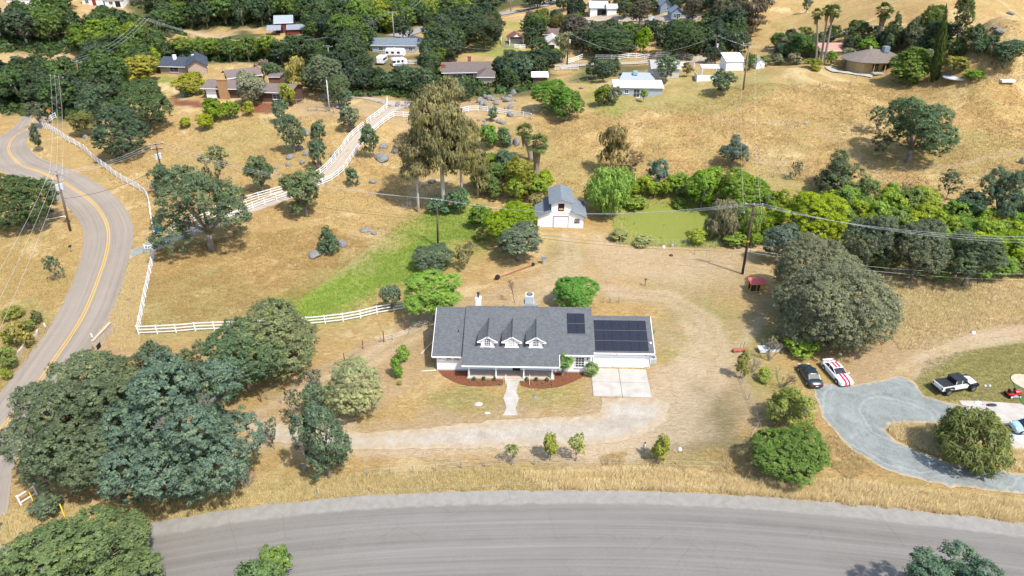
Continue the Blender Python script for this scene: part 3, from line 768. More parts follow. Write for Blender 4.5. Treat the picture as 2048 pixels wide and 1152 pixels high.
def make_crown(name, seed, kind, nl, nclump, nleaf, leaf, cl=.1, droop=0.0, asp=1.6, zsq=1.0, flat=.6, under=.35):
    rg = np.random.default_rng(seed); L = np.array(lobes_for(rg, kind, nl))
    rz_ = L[:, 3] * (1 if kind != 'column' else 1)
    w = L[:, 3] ** 2; w /= w.sum(); C = []; CN = []
    tries = 0
    while len(C) < nclump and tries < nclump * 30:
        tries += 1
        i = rg.choice(len(L), p=w); d = rg.normal(size=3); d /= np.linalg.norm(d)
        if d[2] < -.2 and rg.random() > under: continue
        sc = np.array([1, 1, (.13 if kind == 'column' else 1.0)])
        r = L[i, 3] * (1.0 + rg.normal() * .07) * (rg.uniform(.55, 1) if rg.random() < .22 else 1)
        p = L[i, :3] + d * r * sc
        inn = (np.linalg.norm((L[:, :3] - p) / sc, axis=1) < L[:, 3] * .84); inn[i] = False
        if inn.any() and rg.random() < .9: continue
        C.append(p); CN.append(d)
    C = np.array(C); CN = np.array(CN); n = len(C)
    cr = cl * rg.uniform(.6, 1.4, n); ct = rg.random(n)
    idx = np.repeat(np.arange(n), nleaf); m = len(idx)
    g = rg.normal(size=(m, 3)); g /= np.linalg.norm(g, axis=1)[:, None]; g *= (rg.random(m) ** .45)[:, None]
    off = g * cr[idx][:, None] * np.array([1, 1, flat])
    if droop: off[:, 2] -= rg.random(m) ** 1.3 * droop
    if kind == 'column': off[:, 2] *= .35; off[:, 2] += rg.normal(size=m) * .01
    P = C[idx] + off
    N = g * .8 + CN[idx] * .55 + np.array([0, 0, .35]) + rg.normal(size=(m, 3)) * .45
    tint = np.clip(.45 * ct[idx] + .55 * rg.random(m), 0, 1)
    rad = np.percentile(np.linalg.norm(P[:, :2], axis=1), 99.0); zr = np.percentile(np.abs(P[:, 2]), 99.3)
    P[:, :2] /= rad; P[:, 2] /= zr
    return leaves_mesh(name, P, N, leaf, tint, asp, None, rg, down=(.75 if droop else None), soft=g * .75 + CN[idx] * .7 + np.array([0, 0, .3])), L

def make_trunk(name, seed, L, m, kind='oak', rb=.055, zf=.6):
    rg = np.random.default_rng(seed + 99); mb = MB()
    if kind == 'pole':
        pts = [(0, 0, 0), (rg.uniform(-.03, .03), rg.uniform(-.03, .03), .5), (rg.uniform(-.05, .05), rg.uniform(-.05, .05), 1.0), (.02, 0, 1 + zf * .8)]
        mb.tube(pts, [rb * 1.15, rb * .85, rb * .6, rb * .15], 7)
        for q in L[::2]:
            z0 = 1 + q[2] * zf - .12
            mb.tube([(0, 0, z0), (q[0] * .5, q[1] * .5, z0 + .1), (q[0], q[1], 1 + q[2] * zf * 1.1)], [rb * .4, rb * .25, rb * .06], 5)
    else:
        f = .42
        mb.tube([(0, 0, -.03), (.01, .01, f * .5), (.02, -.01, f)], [rb * 1.35, rb, rb * .95], 8)
        ids = list(range(1, len(L))); rg.shuffle(ids)
        for i in ids[:9]:
            q = L[i]; e = np.array([q[0], q[1], 1 + q[2] * .75]); s = np.array([.02, -.01, f * rg.uniform(.8, 1)])
            md = s * .5 + e * .5 + np.array([rg.uniform(-.06, .06), rg.uniform(-.06, .06), rg.uniform(-.02, .1)])
            mb.tube([s, md, e], [rb * .62, rb * .4, rb * .13], 6)
            for _ in range(3):
                d = rg.normal(size=3); d /= np.linalg.norm(d); e2 = e + d * q[3] * .85 * np.array([1, 1, .8])
                mb.tube([md * .4 + e * .6, (md + e2) / 2 * .5 + e * .5, e2], [rb * .24, rb * .16, rb * .05], 4)
    return mb.data(name, m, True)

PROTO = {}
def proto(key, count, *a, tr='oak', trm=None, rb=.055, zf=.6, **k):
    PROTO[key] = []
    for i in range(count):
        seed = (sum(map(ord, key)) * 13 + i * 101) % 9973
        c, L = make_crown(key + '_crown', seed, *a, **k)
        PROTO[key].append((c, make_trunk(key + '_trunk', seed, L, trm or BARK, tr, rb, zf)))
#      key   n  kind  lobes clumps leaves size
proto('oakXL', 2, 'spread', 17, 3000, 40, .0175, cl=.052)
proto('dome', 2, 'dome', 14, 2500, 36, .019, cl=.055, droop=.045)
proto('oakL', 3, 'spread', 12, 1050, 34, .027, cl=.078)
proto('roundL', 2, 'round', 9, 1050, 34, .027, cl=.075)
proto('oakM', 4, 'spread', 9, 400, 28, .046, cl=.12)
proto('roundM', 3, 'round', 8, 400, 28, .046, cl=.12)
proto('openL', 2, 'spread', 15, 620, 44, .024, cl=.085, under=.15)
proto('small', 4, 'round', 6, 150, 24, .08, cl=.18)
proto('loose', 3, 'spread', 9, 105, 11, .085, cl=.14, rb=.035)
proto('far', 6, 'round', 7, 150, 15, .095, cl=.16)
proto('weep', 2, 'round', 9, 520, 20, .035, cl=.09, droop=.24, asp=4.0)
proto('euc', 2, 'tall', 14, 520, 30, .036, cl=.13, droop=.09, asp=2.6, tr='pole', trm=BARKW, rb=.07, zf=.3)
proto('eucS', 2, 'tall', 7, 120, 16, .085, cl=.22, droop=.1, asp=2.6, tr='pole', trm=BARKW, rb=.06, zf=.4)
proto('pine', 2, 'cone', 8, 380, 14, .055, cl=.12, asp=2.4, flat=.35, tr='pole', rb=.05)
proto('pinefull', 1, 'round', 9, 620, 20, .045, cl=.11, asp=2.6, flat=.4)
proto('column', 1, 'column', 15, 700, 10, .085, cl=.12, tr='pole', rb=.1)
proto('shrub', 3, 'round', 5, 80, 12, .14, cl=.24, rb=.03)
for i in range(2): pass

_k = lambda c: tuple(min(.30, v * 1.42) for v in c)
BO, GO, DG, MG = (.064, .098, .066), (.086, .116, .062), (.030, .056, .026), (.055, .115, .022)
YG, WI, OLV, EU = (.128, .22, .012), (.108, .205, .04), (.14, .165, .085), (.15, .14, .062)
TL, DT, DO, BR = (.064, .106, .070), (.036, .066, .040), (.048, .074, .036), (.095, .085, .04)

def pick_tree(bbox, clear):
    """world base, crown radius, crown half height, crown centre height for a crown seen in a box of the photograph"""
    x0, y0, x1, y1 = bbox; cx, cy = (x0 + x1) / 2, (y0 + y1) / 2
    hc = 4.0
    for _ in range(4):
        p = hit(cx, cy, hc)
        q = Vector((p.x, p.y, p.z + hc)); s = scale_at(q)
        r = (x1 - x0) / 2 / s; e = (y1 - y0) / 2 / s
        al = math.atan2(CAMH - q.z, math.hypot(q.x, q.y))
        a = math.sqrt(max(e * e - (r * math.sin(al)) ** 2, (.42 * r) ** 2)) / math.cos(al)
        c = clear if clear is not None else .12 * a + .15
        hc = a + c
    p = hit(cx, cy, hc); return p, r, a, hc
TREE_N = [0]
TREES = []
def tree(bbox, key, col, label, name='oak_tree', cat='tree', clear=None, group=None, var=None, at=None, rz=None):
    if at is not None: p, r, a, hc = at
    else: p, r, a, hc = pick_tree(bbox, clear)
    TREE_N[0] += 1; i = TREE_N[0]
    c, tk = PROTO[key][(i if var is None else var) % len(PROTO[key])]
    rr = random.Random(i * 7 + 3)
    o = empty(name, label, cat, p, rr.uniform(0, 6.28) if rz is None else rz, group)
    k = rr.uniform(-.035, .035)
    cr = link('crown', c, o, (0, 0, hc)); cr.scale = (r * .97, r * .97, a * .97)
    cr.color = (min(.34, col[0] * 2.3 * (1 + k)), min(.38, col[1] * 2.0), col[2] * 1.95 * (1 - k), 1)
    t = link('trunk', tk, o, (0, 0, -.06)); t.scale = (max(r, .8), max(r, .8), hc)
    TREES.append((p.x, p.y, r))
    return o

T_ = tree
# --- the big oaks lower left
T_((195,705,512,1012), 'oakXL', (.066,.114,.090), 'largest blue-green oak, filling the verge above the wide road', var=0)
T_((12,742,285,988), 'oakXL', (.080,.116,.068), 'grey-olive oak leaning over the winding road, beside the largest oak', var=1)
T_((-70,1048,325,1270), 'oakXL', (.076,.122,.055), 'yellowish green oak in the bottom corner, cut off by the picture edge', var=0, rz=2)
T_((440,1118,600,1290), 'oakM', (.08,.14,.055), 'small pale green treetop poking over the near edge of the wide road', name='tree', var=1)
T_((515,1092,592,1170), 'small', (.085,.15,.04), 'leafy sapling top rising beside the wide road at the bottom edge', name='tree')
T_((1788,1085,2022,1290), 'oakL', (.062,.115,.075), 'blue-green oak in the bottom corner below the wide road', var=1)
T_((448,598,645,766), 'roundL', GO, 'grey-olive round oak in front of the white field fence', var=0, clear=.1)
T_((400,640,572,798), 'roundL', (.052,.098,.056), 'darker green oak joined to the left flank of the grey-olive oak', var=1, clear=.1)
T_((272,680,350,770), 'oakM', BO, 'small blue-green oak just below the field fence corner')
T_((335,690,425,790), 'oakM', GO, 'small olive oak between the fence corner oak and the field fence')
T_((180,705,300,800), 'oakM', GO, 'pale olive oak crown between the culvert wall and the largest oak')
T_((112,692,262,815), 'roundM', (.082,.116,.068), 'olive oak behind the two biggest ones, its top against the road', var=0, clear=.3)
T_((60,985,130,1040), 'small', BO, 'low blue-green oak sprout under the largest oak by the white gate', name='oak_sapling')
T_((640,716,772,838), 'roundL', (.17,.20,.11), 'silvery olive tree with a dense round head by the curved drive', name='olive_tree', var=0)
T_((588,800,704,962), 'roundM', TL, 'blue-green oak standing on the near edge of the dirt drive', var=0, clear=.3)
T_((600,765,662,835), 'small', TL, 'teal treetop rising behind the oak on the dirt drive', name='oak_sapling')
T_((524,838,558,888), 'loose', BO, 'thin young oak alone beside the dirt drive', name='oak_sapling', clear=1.0)
T_((567,780,603,838), 'loose', BO, 'slender young oak left of the silvery olive tree', name='oak_sapling', clear=1.2)
T_((610,734,650,796), 'loose', (.10,.13,.10), 'sparse grey-green young oak touching the silvery olive tree', name='oak_sapling', clear=1.2)
# --- young trees in the verge strip
T_((1008,884,1043,918), 'loose', (.09,.13,.04), 'sparse yellowing sapling, leftmost of the verge saplings', name='sapling', clear=.9, group='saplings in a row above the wide road')
T_((1083,867,1120,916), 'small', (.15,.23,.035), 'bright green sapling beside the sparse yellowing one', name='sapling', clear=.5, group='saplings in a row above the wide road')
T_((1133,862,1175,915), 'loose', (.13,.20,.035), 'open-crowned light green sapling, third along the verge', name='sapling', clear=.8, group='saplings in a row above the wide road')
T_((1304,869,1345,924), 'small', (.17,.27,.03), 'brightest green sapling, right beside the walking person', name='sapling', clear=.3, group='saplings in a row above the wide road')
T_((1500,850,1676,965), 'roundL', (.075,.135,.030), 'large bright green bush beside the gravel drive', name='green_bush', cat='bush', var=1, clear=0)
T_((1530,765,1632,862), 'oakM', (.15,.22,.05), 'lime green shrub with twigs behind the large bright green bush', name='green_bush', cat='bush', var=2, clear=.2)
T_((1868,812,2026,938), 'weep', (.085,.115,.038), 'dark weeping tree inside the curve of the gravel drive', name='pepper_tree', var=0, clear=.1)
T_((1560,662,1640,712), 'small', (.11,.20,.03), 'bright green bush in front of the huge domed oak', name='green_bush', cat='bush', clear=0)
T_((1530,668,1566,702), 'shrub', (.09,.105,.06), 'grey-green scrub beside the white trough', name='scrub_bush', cat='bush', clear=0)
T_((1512,735,1548,765), 'shrub', (.14,.20,.04), 'small lime bush by the curved wire fence', name='green_bush', cat='bush', clear=0)
T_((1470,700,1500,760), 'shrub', (.15,.17,.05), 'weedy green scrub at the top of the curved wire fence', name='scrub_bush', cat='bush', clear=0)
# --- huge domed live oak
T_((1550,520,1803,702), 'dome', (.090,.114,.078), 'huge domed grey-green oak behind the parked cars', var=0, clear=.0)
T_((1548,478,1720,622), 'dome', (.087,.112,.078), 'upper half-round oak merging into the huge domed oak', var=1, clear=.2)
T_((1518,445,1598,524), 'roundM', (.075,.115,.092), 'round blue-grey oak between the leaning pole and the lime tree')
T_((1688,425,1800,548), 'roundL', (.062,.092,.062), 'first dark oak of the row behind the huge domed oak', var=1)
T_((1778,438,1905,562), 'roundL', (.066,.092,.058), 'middle dark oak of the row, between two lime patches', var=2)
T_((1885,468,2008,568), 'oakL', (.062,.095,.055), 'last dark oak of the row, with its trunk showing', var=0, clear=1.2)
T_((1545,378,1698,492), 'roundL', YG, 'large lime-yellow tree behind the blue-grey oak', name='willow_tree', var=0, clear=.2)
T_((1640,440,1700,500), 'roundM', (.14,.20,.02), 'lime-green lower shoot of the large lime-yellow tree', name='willow_tree')
T_((1938,462,2060,522), 'roundM', YG, 'lime tree behind the last dark oak, cut by the edge', name='willow_tree')
T_((1895,468,1962,506), 'small', (.19,.25,.02), 'yellow-lime bush above the last dark oak', name='willow_bush', cat='bush')
T_((1960,430,2030,475), 'small', (.15,.22,.03), 'lime bush at the foot of the hillside oaks', name='willow_bush', cat='bush')
T_((1880,440,1925,470), 'shrub', (.13,.19,.04), 'pale lime scrub between the oak row and the hill', name='willow_bush', cat='bush')
T_((2005,505,2060,545), 'small', YG, 'lime bush hanging over the creek at the edge', name='willow_bush', cat='bush')
T_((1690,388,1755,432), 'roundM', (.06,.12,.03), 'dark green bush right behind the lime-yellow tree', name='green_bush', cat='bush')
T_((1738,412,1796,448), 'small', (.13,.18,.06), 'pale grey-lime bush above the first dark oak', name='green_bush', cat='bush')
T_((1815,374,1890,434), 'roundM', (.13,.18,.035), 'light green hillside shrub below the wire posts', name='green_bush', cat='bush', clear=.3)
T_((1795,364,1826,392), 'loose', (.12,.125,.09), 'small grey half-bare bush on the slope', name='scrub_bush', cat='bush', clear=.2)
T_((1878,340,1928,392), 'loose', (.045,.075,.05), 'sparse dark oak with visible limbs on the slope', clear=1.0, var=1)
T_((1902,382,1982,446), 'oakM', (.045,.085,.055), 'dark oak lower on the slope with a long shadow', clear=.8)
T_((1960,336,2058,446), 'oakL', (.055,.095,.06), 'tall dark hillside oak at the picture edge', clear=1.0, var=1)
T_((1758,196,1908,322), 'oakL', (.048,.088,.048), 'large lone oak on the golden hillside', var=2, clear=.6)
T_((1732,212,1785,262), 'loose', (.05,.09,.05), 'side limb oak hugging the large lone oak', clear=.8, var=0)
T_((1626,308,1728,392), 'oakM', (.075,.105,.055), 'medium oak with see-through crown above the lime tree', var=2)
T_((1580,324,1606,358), 'loose', BO, 'tiny blue-green oak alone on the slope', name='oak_sapling', clear=.3)
T_((1437,274,1500,332), 'oakM', (.065,.105,.08), 'small blue oak crossed by the vertical wires', var=3)
# --- pond
T_((1160,332,1275,432), 'weep', WI, 'bright willow shading the barn roof', name='willow_tree', var=1, clear=.5)
T_((1196,250,1262,342), 'eucS', (.13,.12,.05), 'brown-olive wispy tree rising behind the bright willow', name='tree', clear=1.5, var=0)
T_((1236,300,1290,345), 'loose', (.12,.10,.06), 'half-bare brown tree behind the willow', name='tree', clear=.6)
T_((1289,318,1343,374), 'small', (.06,.11,.085), 'small blue-green oak between willow and pond')
T_((1368,332,1448,420), 'roundM', (.10,.195,.025), 'bright green tree at the far bank of the pond', name='willow_tree', var=0, clear=.2)
T_((1425,340,1536,432), 'roundL', (.10,.17,.025), 'broad yellow-green tree beyond the pond', name='willow_tree', var=1, clear=.2)
T_((1408,398,1482,482), 'weep', (.12,.13,.08), 'greyish drooping willow at the pond corner', name='willow_tree', var=0, clear=.2)
T_((1470,415,1532,484), 'weep', (.13,.19,.04), 'light green weeping willow in front of the leaning pole top', name='willow_tree', var=1, clear=.2)
T_((1370,458,1415,492), 'small', (.14,.21,.03), 'low lime bush at the near bank of the pond', name='willow_bush', cat='bush', clear=0)
T_((1340,395,1385,420), 'shrub', (.09,.15,.03), 'dark green reeds bush on the far bank', name='willow_bush', cat='bush', clear=0)
T_((1240,392,1300,420), 'shrub', (.10,.16,.03), 'reedy bush between willow trunk and pond', name='willow_bush', cat='bush', clear=0)
T_((1215,455,1262,484), 'shrub', (.15,.18,.08), 'grey-green reeds at the near pond corner', name='reed_bush', cat='bush', clear=0)
T_((1265,472,1310,492), 'shrub', (.17,.19,.09), 'pale reeds along the near bank', name='reed_bush', cat='bush', clear=0)
T_((1440,470,1500,488), 'shrub', (.10,.16,.03), 'green bank bush right below the drooping willow', name='willow_bush', cat='bush', clear=0)
# --- around the barn
T_((962,402,1090,492), 'roundL', (.115,.20,.010), 'large bright yellow-green tree beside the barn', name='tree', var=1, clear=.1)
T_((932,408,990,462), 'small', (.065,.14,.02), 'dark green bush left of the bright yellow-green tree', name='green_bush', cat='bush', clear=0)
T_((984,445,1090,520), 'roundM', (.08,.118,.082), 'blue oak spreading in front of the bright yellow-green tree', var=0, clear=.9)
T_((943,455,974,481), 'shrub', (.17,.23,.06), 'pale green fan-leaved shrub beside the blue oak', name='green_bush', cat='bush', clear=0)
T_((1000,315,1072,396), 'oakM', (.12,.15,.025), 'yellow-olive tree under the two garden palms', name='tree', var=1)
T_((985,298,1032,352), 'small', (.055,.105,.07), 'teal oak left of the palm trunks')
T_((1005,352,1058,404), 'small', (.13,.19,.03), 'bright green lower tree left of the barn roof', name='tree')
T_((1050,385,1095,420), 'shrub', (.13,.13,.06), 'brownish shrub tucked behind the barn', name='scrub_bush', cat='bush')
T_((1085,375,1100,402), 'shrub', (.16,.22,.03), 'narrow lime shrub right behind the barn', name='green_bush', cat='bush')
# --- eucalyptus group
T_((812,156,946,338), 'euc', (.125,.13,.06), 'tallest eucalyptus, with a white trunk and drooping olive foliage', name='eucalyptus_tree', clear=9.0, var=0)
T_((788,262,870,362), 'euc', (.135,.14,.08), 'shorter pale eucalyptus left of the tallest one', name='eucalyptus_tree', clear=6.5, var=1)
T_((880,235,962,352), 'euc', (.11,.12,.05), 'eucalyptus merging into the right side of the tallest one', name='eucalyptus_tree', clear=6.0, var=1)
T_((925,300,985,380), 'eucS', (.12,.125,.055), 'low bushy eucalyptus at the right of the group', name='eucalyptus_tree', clear=1.5, var=1)
T_((848,392,905,430), 'small', (.05,.105,.06), 'teal shrub at the foot of the white trunks', name='green_bush', cat='bush', clear=0)
T_((890,376,945,428), 'small', (.06,.12,.06), 'larger teal shrub right of the white trunks', name='green_bush', cat='bush', clear=0)
T_((955,250,1002,296), 'small', (.075,.16,.03), 'leafy green bush above the split boulder', name='green_bush', cat='bush', clear=0)
T_((990,254,1025,292), 'shrub', (.045,.085,.045), 'dark bush pressed against the leafy green one', name='green_bush', cat='bush', clear=0)
T_((1058,160,1150,222), 'roundL', (.06,.14,.02), 'large spreading green tree on the knoll', name='tree', var=0, clear=.1)
T_((1095,178,1172,242), 'roundM', (.062,.135,.02), 'lower lobe tree of the large spreading green one', name='tree', clear=.1)
T_((1184,172,1226,212), 'small', (.07,.11,.015), 'dark yellow-green bush by the grey hill house', name='green_bush', cat='bush', clear=0)
T_((1202,174,1246,210), 'small', (.065,.09,.055), 'grey-green bush in front of the grey hill house', name='green_bush', cat='bush', clear=0)
T_((1278,178,1298,198), 'shrub', (.08,.15,.03), 'small twisted tree by the sliding door of the grey house', name='tree', clear=.9)
T_((1418,142,1472,188), 'small', (.055,.095,.055), 'oak below the white canopy shed on the hill')
# --- left hill
T_((292,322,512,500), 'openL', (.070,.110,.062), 'broad open oak spreading across the fenced driveway', var=0, rz=1.0, clear=1.2)
T_((294,325,355,385), 'oakM', (.055,.10,.06), 'dark oak at the foot of the transformer pole')
T_((395,293,462,372), 'loose', (.085,.11,.055), 'gnarled open oak uphill from the broad one', clear=1.5, var=0)
T_((488,312,550,380), 'oakM', (.07,.115,.055), 'upright oak right of the gnarled one', clear=1.0)
T_((555,338,658,430), 'oakM', (.072,.11,.055), 'oak straddling the driveway fence at its bend', clear=.8)
T_((630,444,678,505), 'pine', (.055,.105,.065), 'young conical oak beside the flat boulder', name='oak_sapling', clear=.2)
T_((553,226,612,302), 'roundM', (.066,.105,.065), 'oak above the scattered boulders', clear=.6)
T_((540,200,578,246), 'small', (.062,.105,.065), 'small oak on the slope below the brown house')
T_((615,243,655,290), 'small', (.058,.10,.062), 'upper of two narrow oaks beside the driveway')
T_((614,280,655,338), 'small', (.058,.10,.062), 'lower of two narrow oaks beside the driveway')
T_((674,212,722,260), 'small', (.085,.12,.075), 'grey-green oak above the driveway fence gap')
T_((716,250,760,312), 'small', (.055,.10,.055), 'dark double oak beside the driveway boulders')
T_((688,334,718,372), 'shrub', (.06,.11,.06), 'low oak bush downhill of the driveway', name='oak_sapling', clear=.2)
T_((975,213,998,240), 'shrub', (.06,.11,.07), 'little teal bush on the rail fence line', name='green_bush', cat='bush')
T_((178,212,292,320), 'roundL', (.052,.088,.052), 'large dark oak nearest the roadside fence', var=0, clear=0)
T_((220,162,348,264), 'roundL', (.045,.083,.036), 'large dark green oak uphill of the roadside one', var=1, clear=0)
T_((130,222,188,272), 'oakM', (.08,.105,.04), 'olive oak close to the tall paired wires')
T_((150,170,225,235), 'oakM', (.05,.09,.055), 'blue-green oak behind the tall paired wires')
T_((46,203,98,248), 'loose', (.06,.08,.055), 'scrubby roadside oak at the far bend', clear=1.2)
T_((60,248,82,300), 'shrub', (.045,.07,.045), 'narrow dark bush inside the road bend', name='scrub_bush', cat='bush')
T_((-30,346,112,462), 'roundL', (.042,.075,.03), 'dark round oak on the near side of the road bend', var=0, clear=0)
T_((88,510,124,560), 'loose', (.05,.085,.05), 'small leaning oak in the dry field left of the road', name='oak_sapling', clear=.5)
for k, (b, c) in enumerate([((0,612,48,640),(.10,.13,.03)), ((38,640,72,668),(.09,.13,.035)), ((0,655,40,690),(.11,.15,.03)), ((-5,690,35,742),(.09,.14,.04)), ((15,640,60,700),(.13,.14,.045)), ((60,620,85,650),(.07,.09,.04)), ((0,735,24,762),(.14,.2,.03))]):
    T_(b, 'shrub', c, ['olive brush nearest the dark round oak','green roadside brush below the field','weedy yellow-green brush at the picture edge','thick leafy brush along the creek ditch','tall weeds beside the culvert parapet','brown-green brush above the parapet','lime weeds in the ditch below the parapet'][k], name='brush', cat='bush', clear=0)
# --- brown house garden
for b, key, c, l in [((404,196,440,234),'small',(.07,.13,.012),'dark citrus tree, uppermost of the garden row'),((402,204,448,242),'small',(.085,.15,.012),'round citrus tree between the yellow bush and the house'),
    ((438,203,482,238),'small',(.075,.15,.012),'largest deep green citrus tree'),((391,228,431,258),'small',(.19,.23,.012),'bright yellow citrus bush'),((357,235,384,256),'shrub',(.12,.18,.015),'smallest citrus bush standing apart'),((483,202,510,232),'shrub',(.15,.22,.02),'pale lime citrus bush by the steps')]:
    T_(b, key, c, l, name='citrus_tree', clear=.1, group='citrus trees below the brown house')
T_((468,142,530,212), 'roundM', (.13,.16,.11), 'silvery grey tree hiding the brown house chimney side', name='olive_tree', clear=.3)
T_((556,166,590,212), 'small', (.17,.19,.03), 'yellow-green conifer at the end of the brown house', name='conifer_tree', clear=.1)
T_((564,115,614,180), 'eucS', (.15,.15,.045), 'yellowish eucalyptus behind the brown house', name='eucalyptus_tree', clear=1.5)
T_((604,112,696,190), 'roundL', (.085,.12,.075), 'big grey-green tree behind the plain wooden pole', name='tree', var=1, clear=1.5)
T_((650,155,700,208), 'roundM', (.075,.11,.05), 'green tree under the big grey-green one', name='tree', clear=.8)
T_((675,180,708,216), 'small', (.065,.11,.07), 'small blue-green tree by the garden boulders', name='tree', clear=.4)
T_((345,145,418,190), 'roundM', (.155,.175,.02), 'golden-green tree in front of the dark roofed house', name='tree', clear=.1)
T_((235,112,318,168), 'pinefull', (.13,.15,.03), 'yellow-green pine left of the dark roofed house', name='pine_tree', clear=.2)
T_((170,150,222,196), 'eucS', (.13,.135,.035), 'yellow-tinged tree below the pine', name='tree', clear=.4)
T_((355,172,384,192), 'shrub', (.05,.10,.05), 'dark shrub by the garden terrace', name='green_bush', cat='bush')
T_((505,120,545,165), 'loose', (.13,.11,.10), 'grey-pink leafless tree behind the brown house', name='tree', clear=.5)
T_((525,125,570,170), 'roundM', (.05,.09,.05), 'dark tree right of the grey-pink one', name='tree', clear=.5)
# --- front of house
T_((800,540,933,632), 'oakL', (.095,.19,.04), 'fresh green leafy tree beside the chimney end of the white house', name='ash_tree', var=2, clear=1.8)
T_((822,488,915,545), 'roundM', (.068,.10,.062), 'blue-grey oak behind the fresh green tree', clear=.3)
T_((760,570,806,622), 'small', (.062,.10,.072), 'small blue oak on the white fence line', clear=.3)
T_((903,488,950,540), 'loose', (.09,.10,.05), 'brown-green scrub right of the blue-grey oak', name='scrub_bush', cat='bush', clear=.1)
T_((1093,550,1202,618), 'roundL', (.06,.155,.03), 'dense green round tree behind the solar roof', name='tree', var=1, clear=.5)
T_((788,690,822,725), 'shrub', (.08,.17,.025), 'upper clump of the leafy shrub row by the left wing', name='green_bush', cat='bush', clear=.1)
T_((778,715,806,755), 'shrub', (.075,.16,.022), 'lower clump of the leafy shrub row by the left wing', name='green_bush', cat='bush', clear=.1)
T_((792,762,806,770), 'shrub', (.11,.15,.03), 'tiny seedling in the dry front yard', name='seedling', cat='plant', clear=0)
T_((1298,655,1310,672), 'shrub', (.08,.17,.03), 'small green shrub behind the garage corner', name='green_bush', cat='bush', clear=0)
# --- clipped porch shrubs
for i, (x, y) in enumerate([(948,757.5),(967.5,757),(989,758),(1053,758.5),(1072.5,758.5),(1094,759)]):
    T_((x-4.4, y-4.8, x+4.4, y+4.2), 'shrub', (.032,.085,.018), ['first clipped shrub, nearest the left porch post','second clipped shrub left of the walk','clipped shrub at the left edge of the walk','clipped shrub at the right edge of the walk','second clipped shrub right of the walk','last clipped shrub before the right porch post'][i], name='clipped_shrub', cat='shrub', clear=0, group='clipped shrubs along the porch')
PL = zz([(455,738),(545,742),(380,742),(648,740),(510,760),(912,750),(1005,752),(1085,745),(965,760),(1088,765),(640,762),(820,738)])
for i, (x, y) in enumerate(PL):
    T_((x-2.4, y-2.4, x+2.4, y+2.2), 'shrub', (.10,.15,.05), 'tiny new planting in the mulch along the porch', name='flowerbed_plant', cat='plant', clear=0, group='tiny plantings in the mulch')
# --- right hill garden
T_((1780,97,1862,166), 'pinefull', (.085,.14,.028), 'broad bright pine in front of the hip-roofed house', name='pine_tree', clear=0)
T_((1832,15,1885,92), 'roundM', (.05,.085,.02), 'dark cedar between the palm and the cypress', name='conifer_tree', clear=0)
T_((1768,14,1812,100), 'pine', (.06,.09,.045), 'thin conifer right of the tallest palm', name='conifer_tree', clear=.5)
T_((1805,36,1848,100), 'roundM', (.065,.09,.05), 'grey-green conifer behind the broad bright pine', name='conifer_tree', clear=.2)
T_((1908,-8,1952,62), 'roundM', (.058,.09,.025), 'tall shaggy pine right of the cypress', name='pine_tree', clear=3)
T_((1905,50,1940,110), 'pine', (.05,.085,.03), 'lower green pine under the shaggy one', name='pine_tree', clear=.2)
T_((1885,112,1935,146), 'small', (.11,.13,.035), 'orchard tree with golden fruit right of the cypress', name='orchard_tree', clear=.7)
T_((1925,140,1970,162), 'small', (.08,.16,.02), 'bright green mound bush on the hill crest', name='green_bush', cat='bush', clear=0)
T_((1978,80,2058,130), 'roundM', (.055,.10,.055), 'oak above the hill crest at the picture edge', clear=.6)
T_((1938,76,1978,112), 'small', (.045,.085,.045), 'dark oak left of the edge oak')
T_((1968,70,1998,96), 'small', (.04,.075,.035), 'small dark tree behind the dark oak')
T_((1575,70,1630,116), 'roundM', (.04,.085,.025), 'dense dark tree left of the three palms', name='tree', clear=0)
T_((1568,84,1598,108), 'small', (.07,.095,.065), 'greyish tree in front of the dense dark one', name='tree', clear=0)
T_((1694,40,1733,64), 'small', (.035,.065,.02), 'dark round bush on the hill behind the palms', name='green_bush', cat='bush', clear=0)
T_((1650,60,1684,76), 'shrub', (.05,.09,.022), 'hedge clump right of the three palms', name='green_bush', cat='bush', clear=0)
T_((1594,56,1630,67), 'shrub', (.06,.09,.025), 'hedge clump left of the three palms', name='green_bush', cat='bush', clear=0)
T_((1740,52,1766,76), 'shrub', (.05,.085,.05), 'grey shrub left of the tallest palm', name='green_bush', cat='bush', clear=0)
T_((1712,78,1760,112), 'small', (.075,.15,.02), 'green bush behind the hip roof', name='green_bush', cat='bush', clear=0)
T_((1680,96,1716,125), 'small', (.11,.14,.08), 'olive-grey bush left of the hip roof', name='green_bush', cat='bush', clear=0)
T_((1648,103,1678,130), 'small', (.10,.17,.02), 'lime bush at the foot of the palms', name='green_bush', cat='bush', clear=0)
T_((1838,100,1882,140), 'small', (.10,.13,.09), 'silvery bush behind the broad pine', name='green_bush', cat='bush', clear=0)
T_((1895,96,1915,118), 'shrub', (.15,.15,.03), 'yellow shrub above the orchard tree', name='green_bush', cat='bush', clear=0)
T_((1512,112,1545,132), 'shrub', (.07,.11,.05), 'hedge bush right of the arched shed', name='green_bush', cat='bush', clear=0)
T_((1540,108,1572,130), 'shrub', (.09,.12,.07), 'flowering hedge bush along the crest', name='green_bush', cat='bush', clear=0)
T_((1572,105,1605,130), 'shrub', (.11,.13,.09), 'pale hedge bush along the crest', name='green_bush', cat='bush', clear=0)
T_((1604,118,1650,134), 'shrub', (.12,.15,.03), 'yellowish hedge under the palms', name='green_bush', cat='bush', clear=0)
T_((1488,108,1516,140), 'small', (.05,.10,.03), 'green tree between the two sheds', name='tree', clear=0)
T_((1618,132,1642,140), 'shrub', (.16,.17,.02), 'golden shrub on the crest', name='green_bush', cat='bush', clear=0)
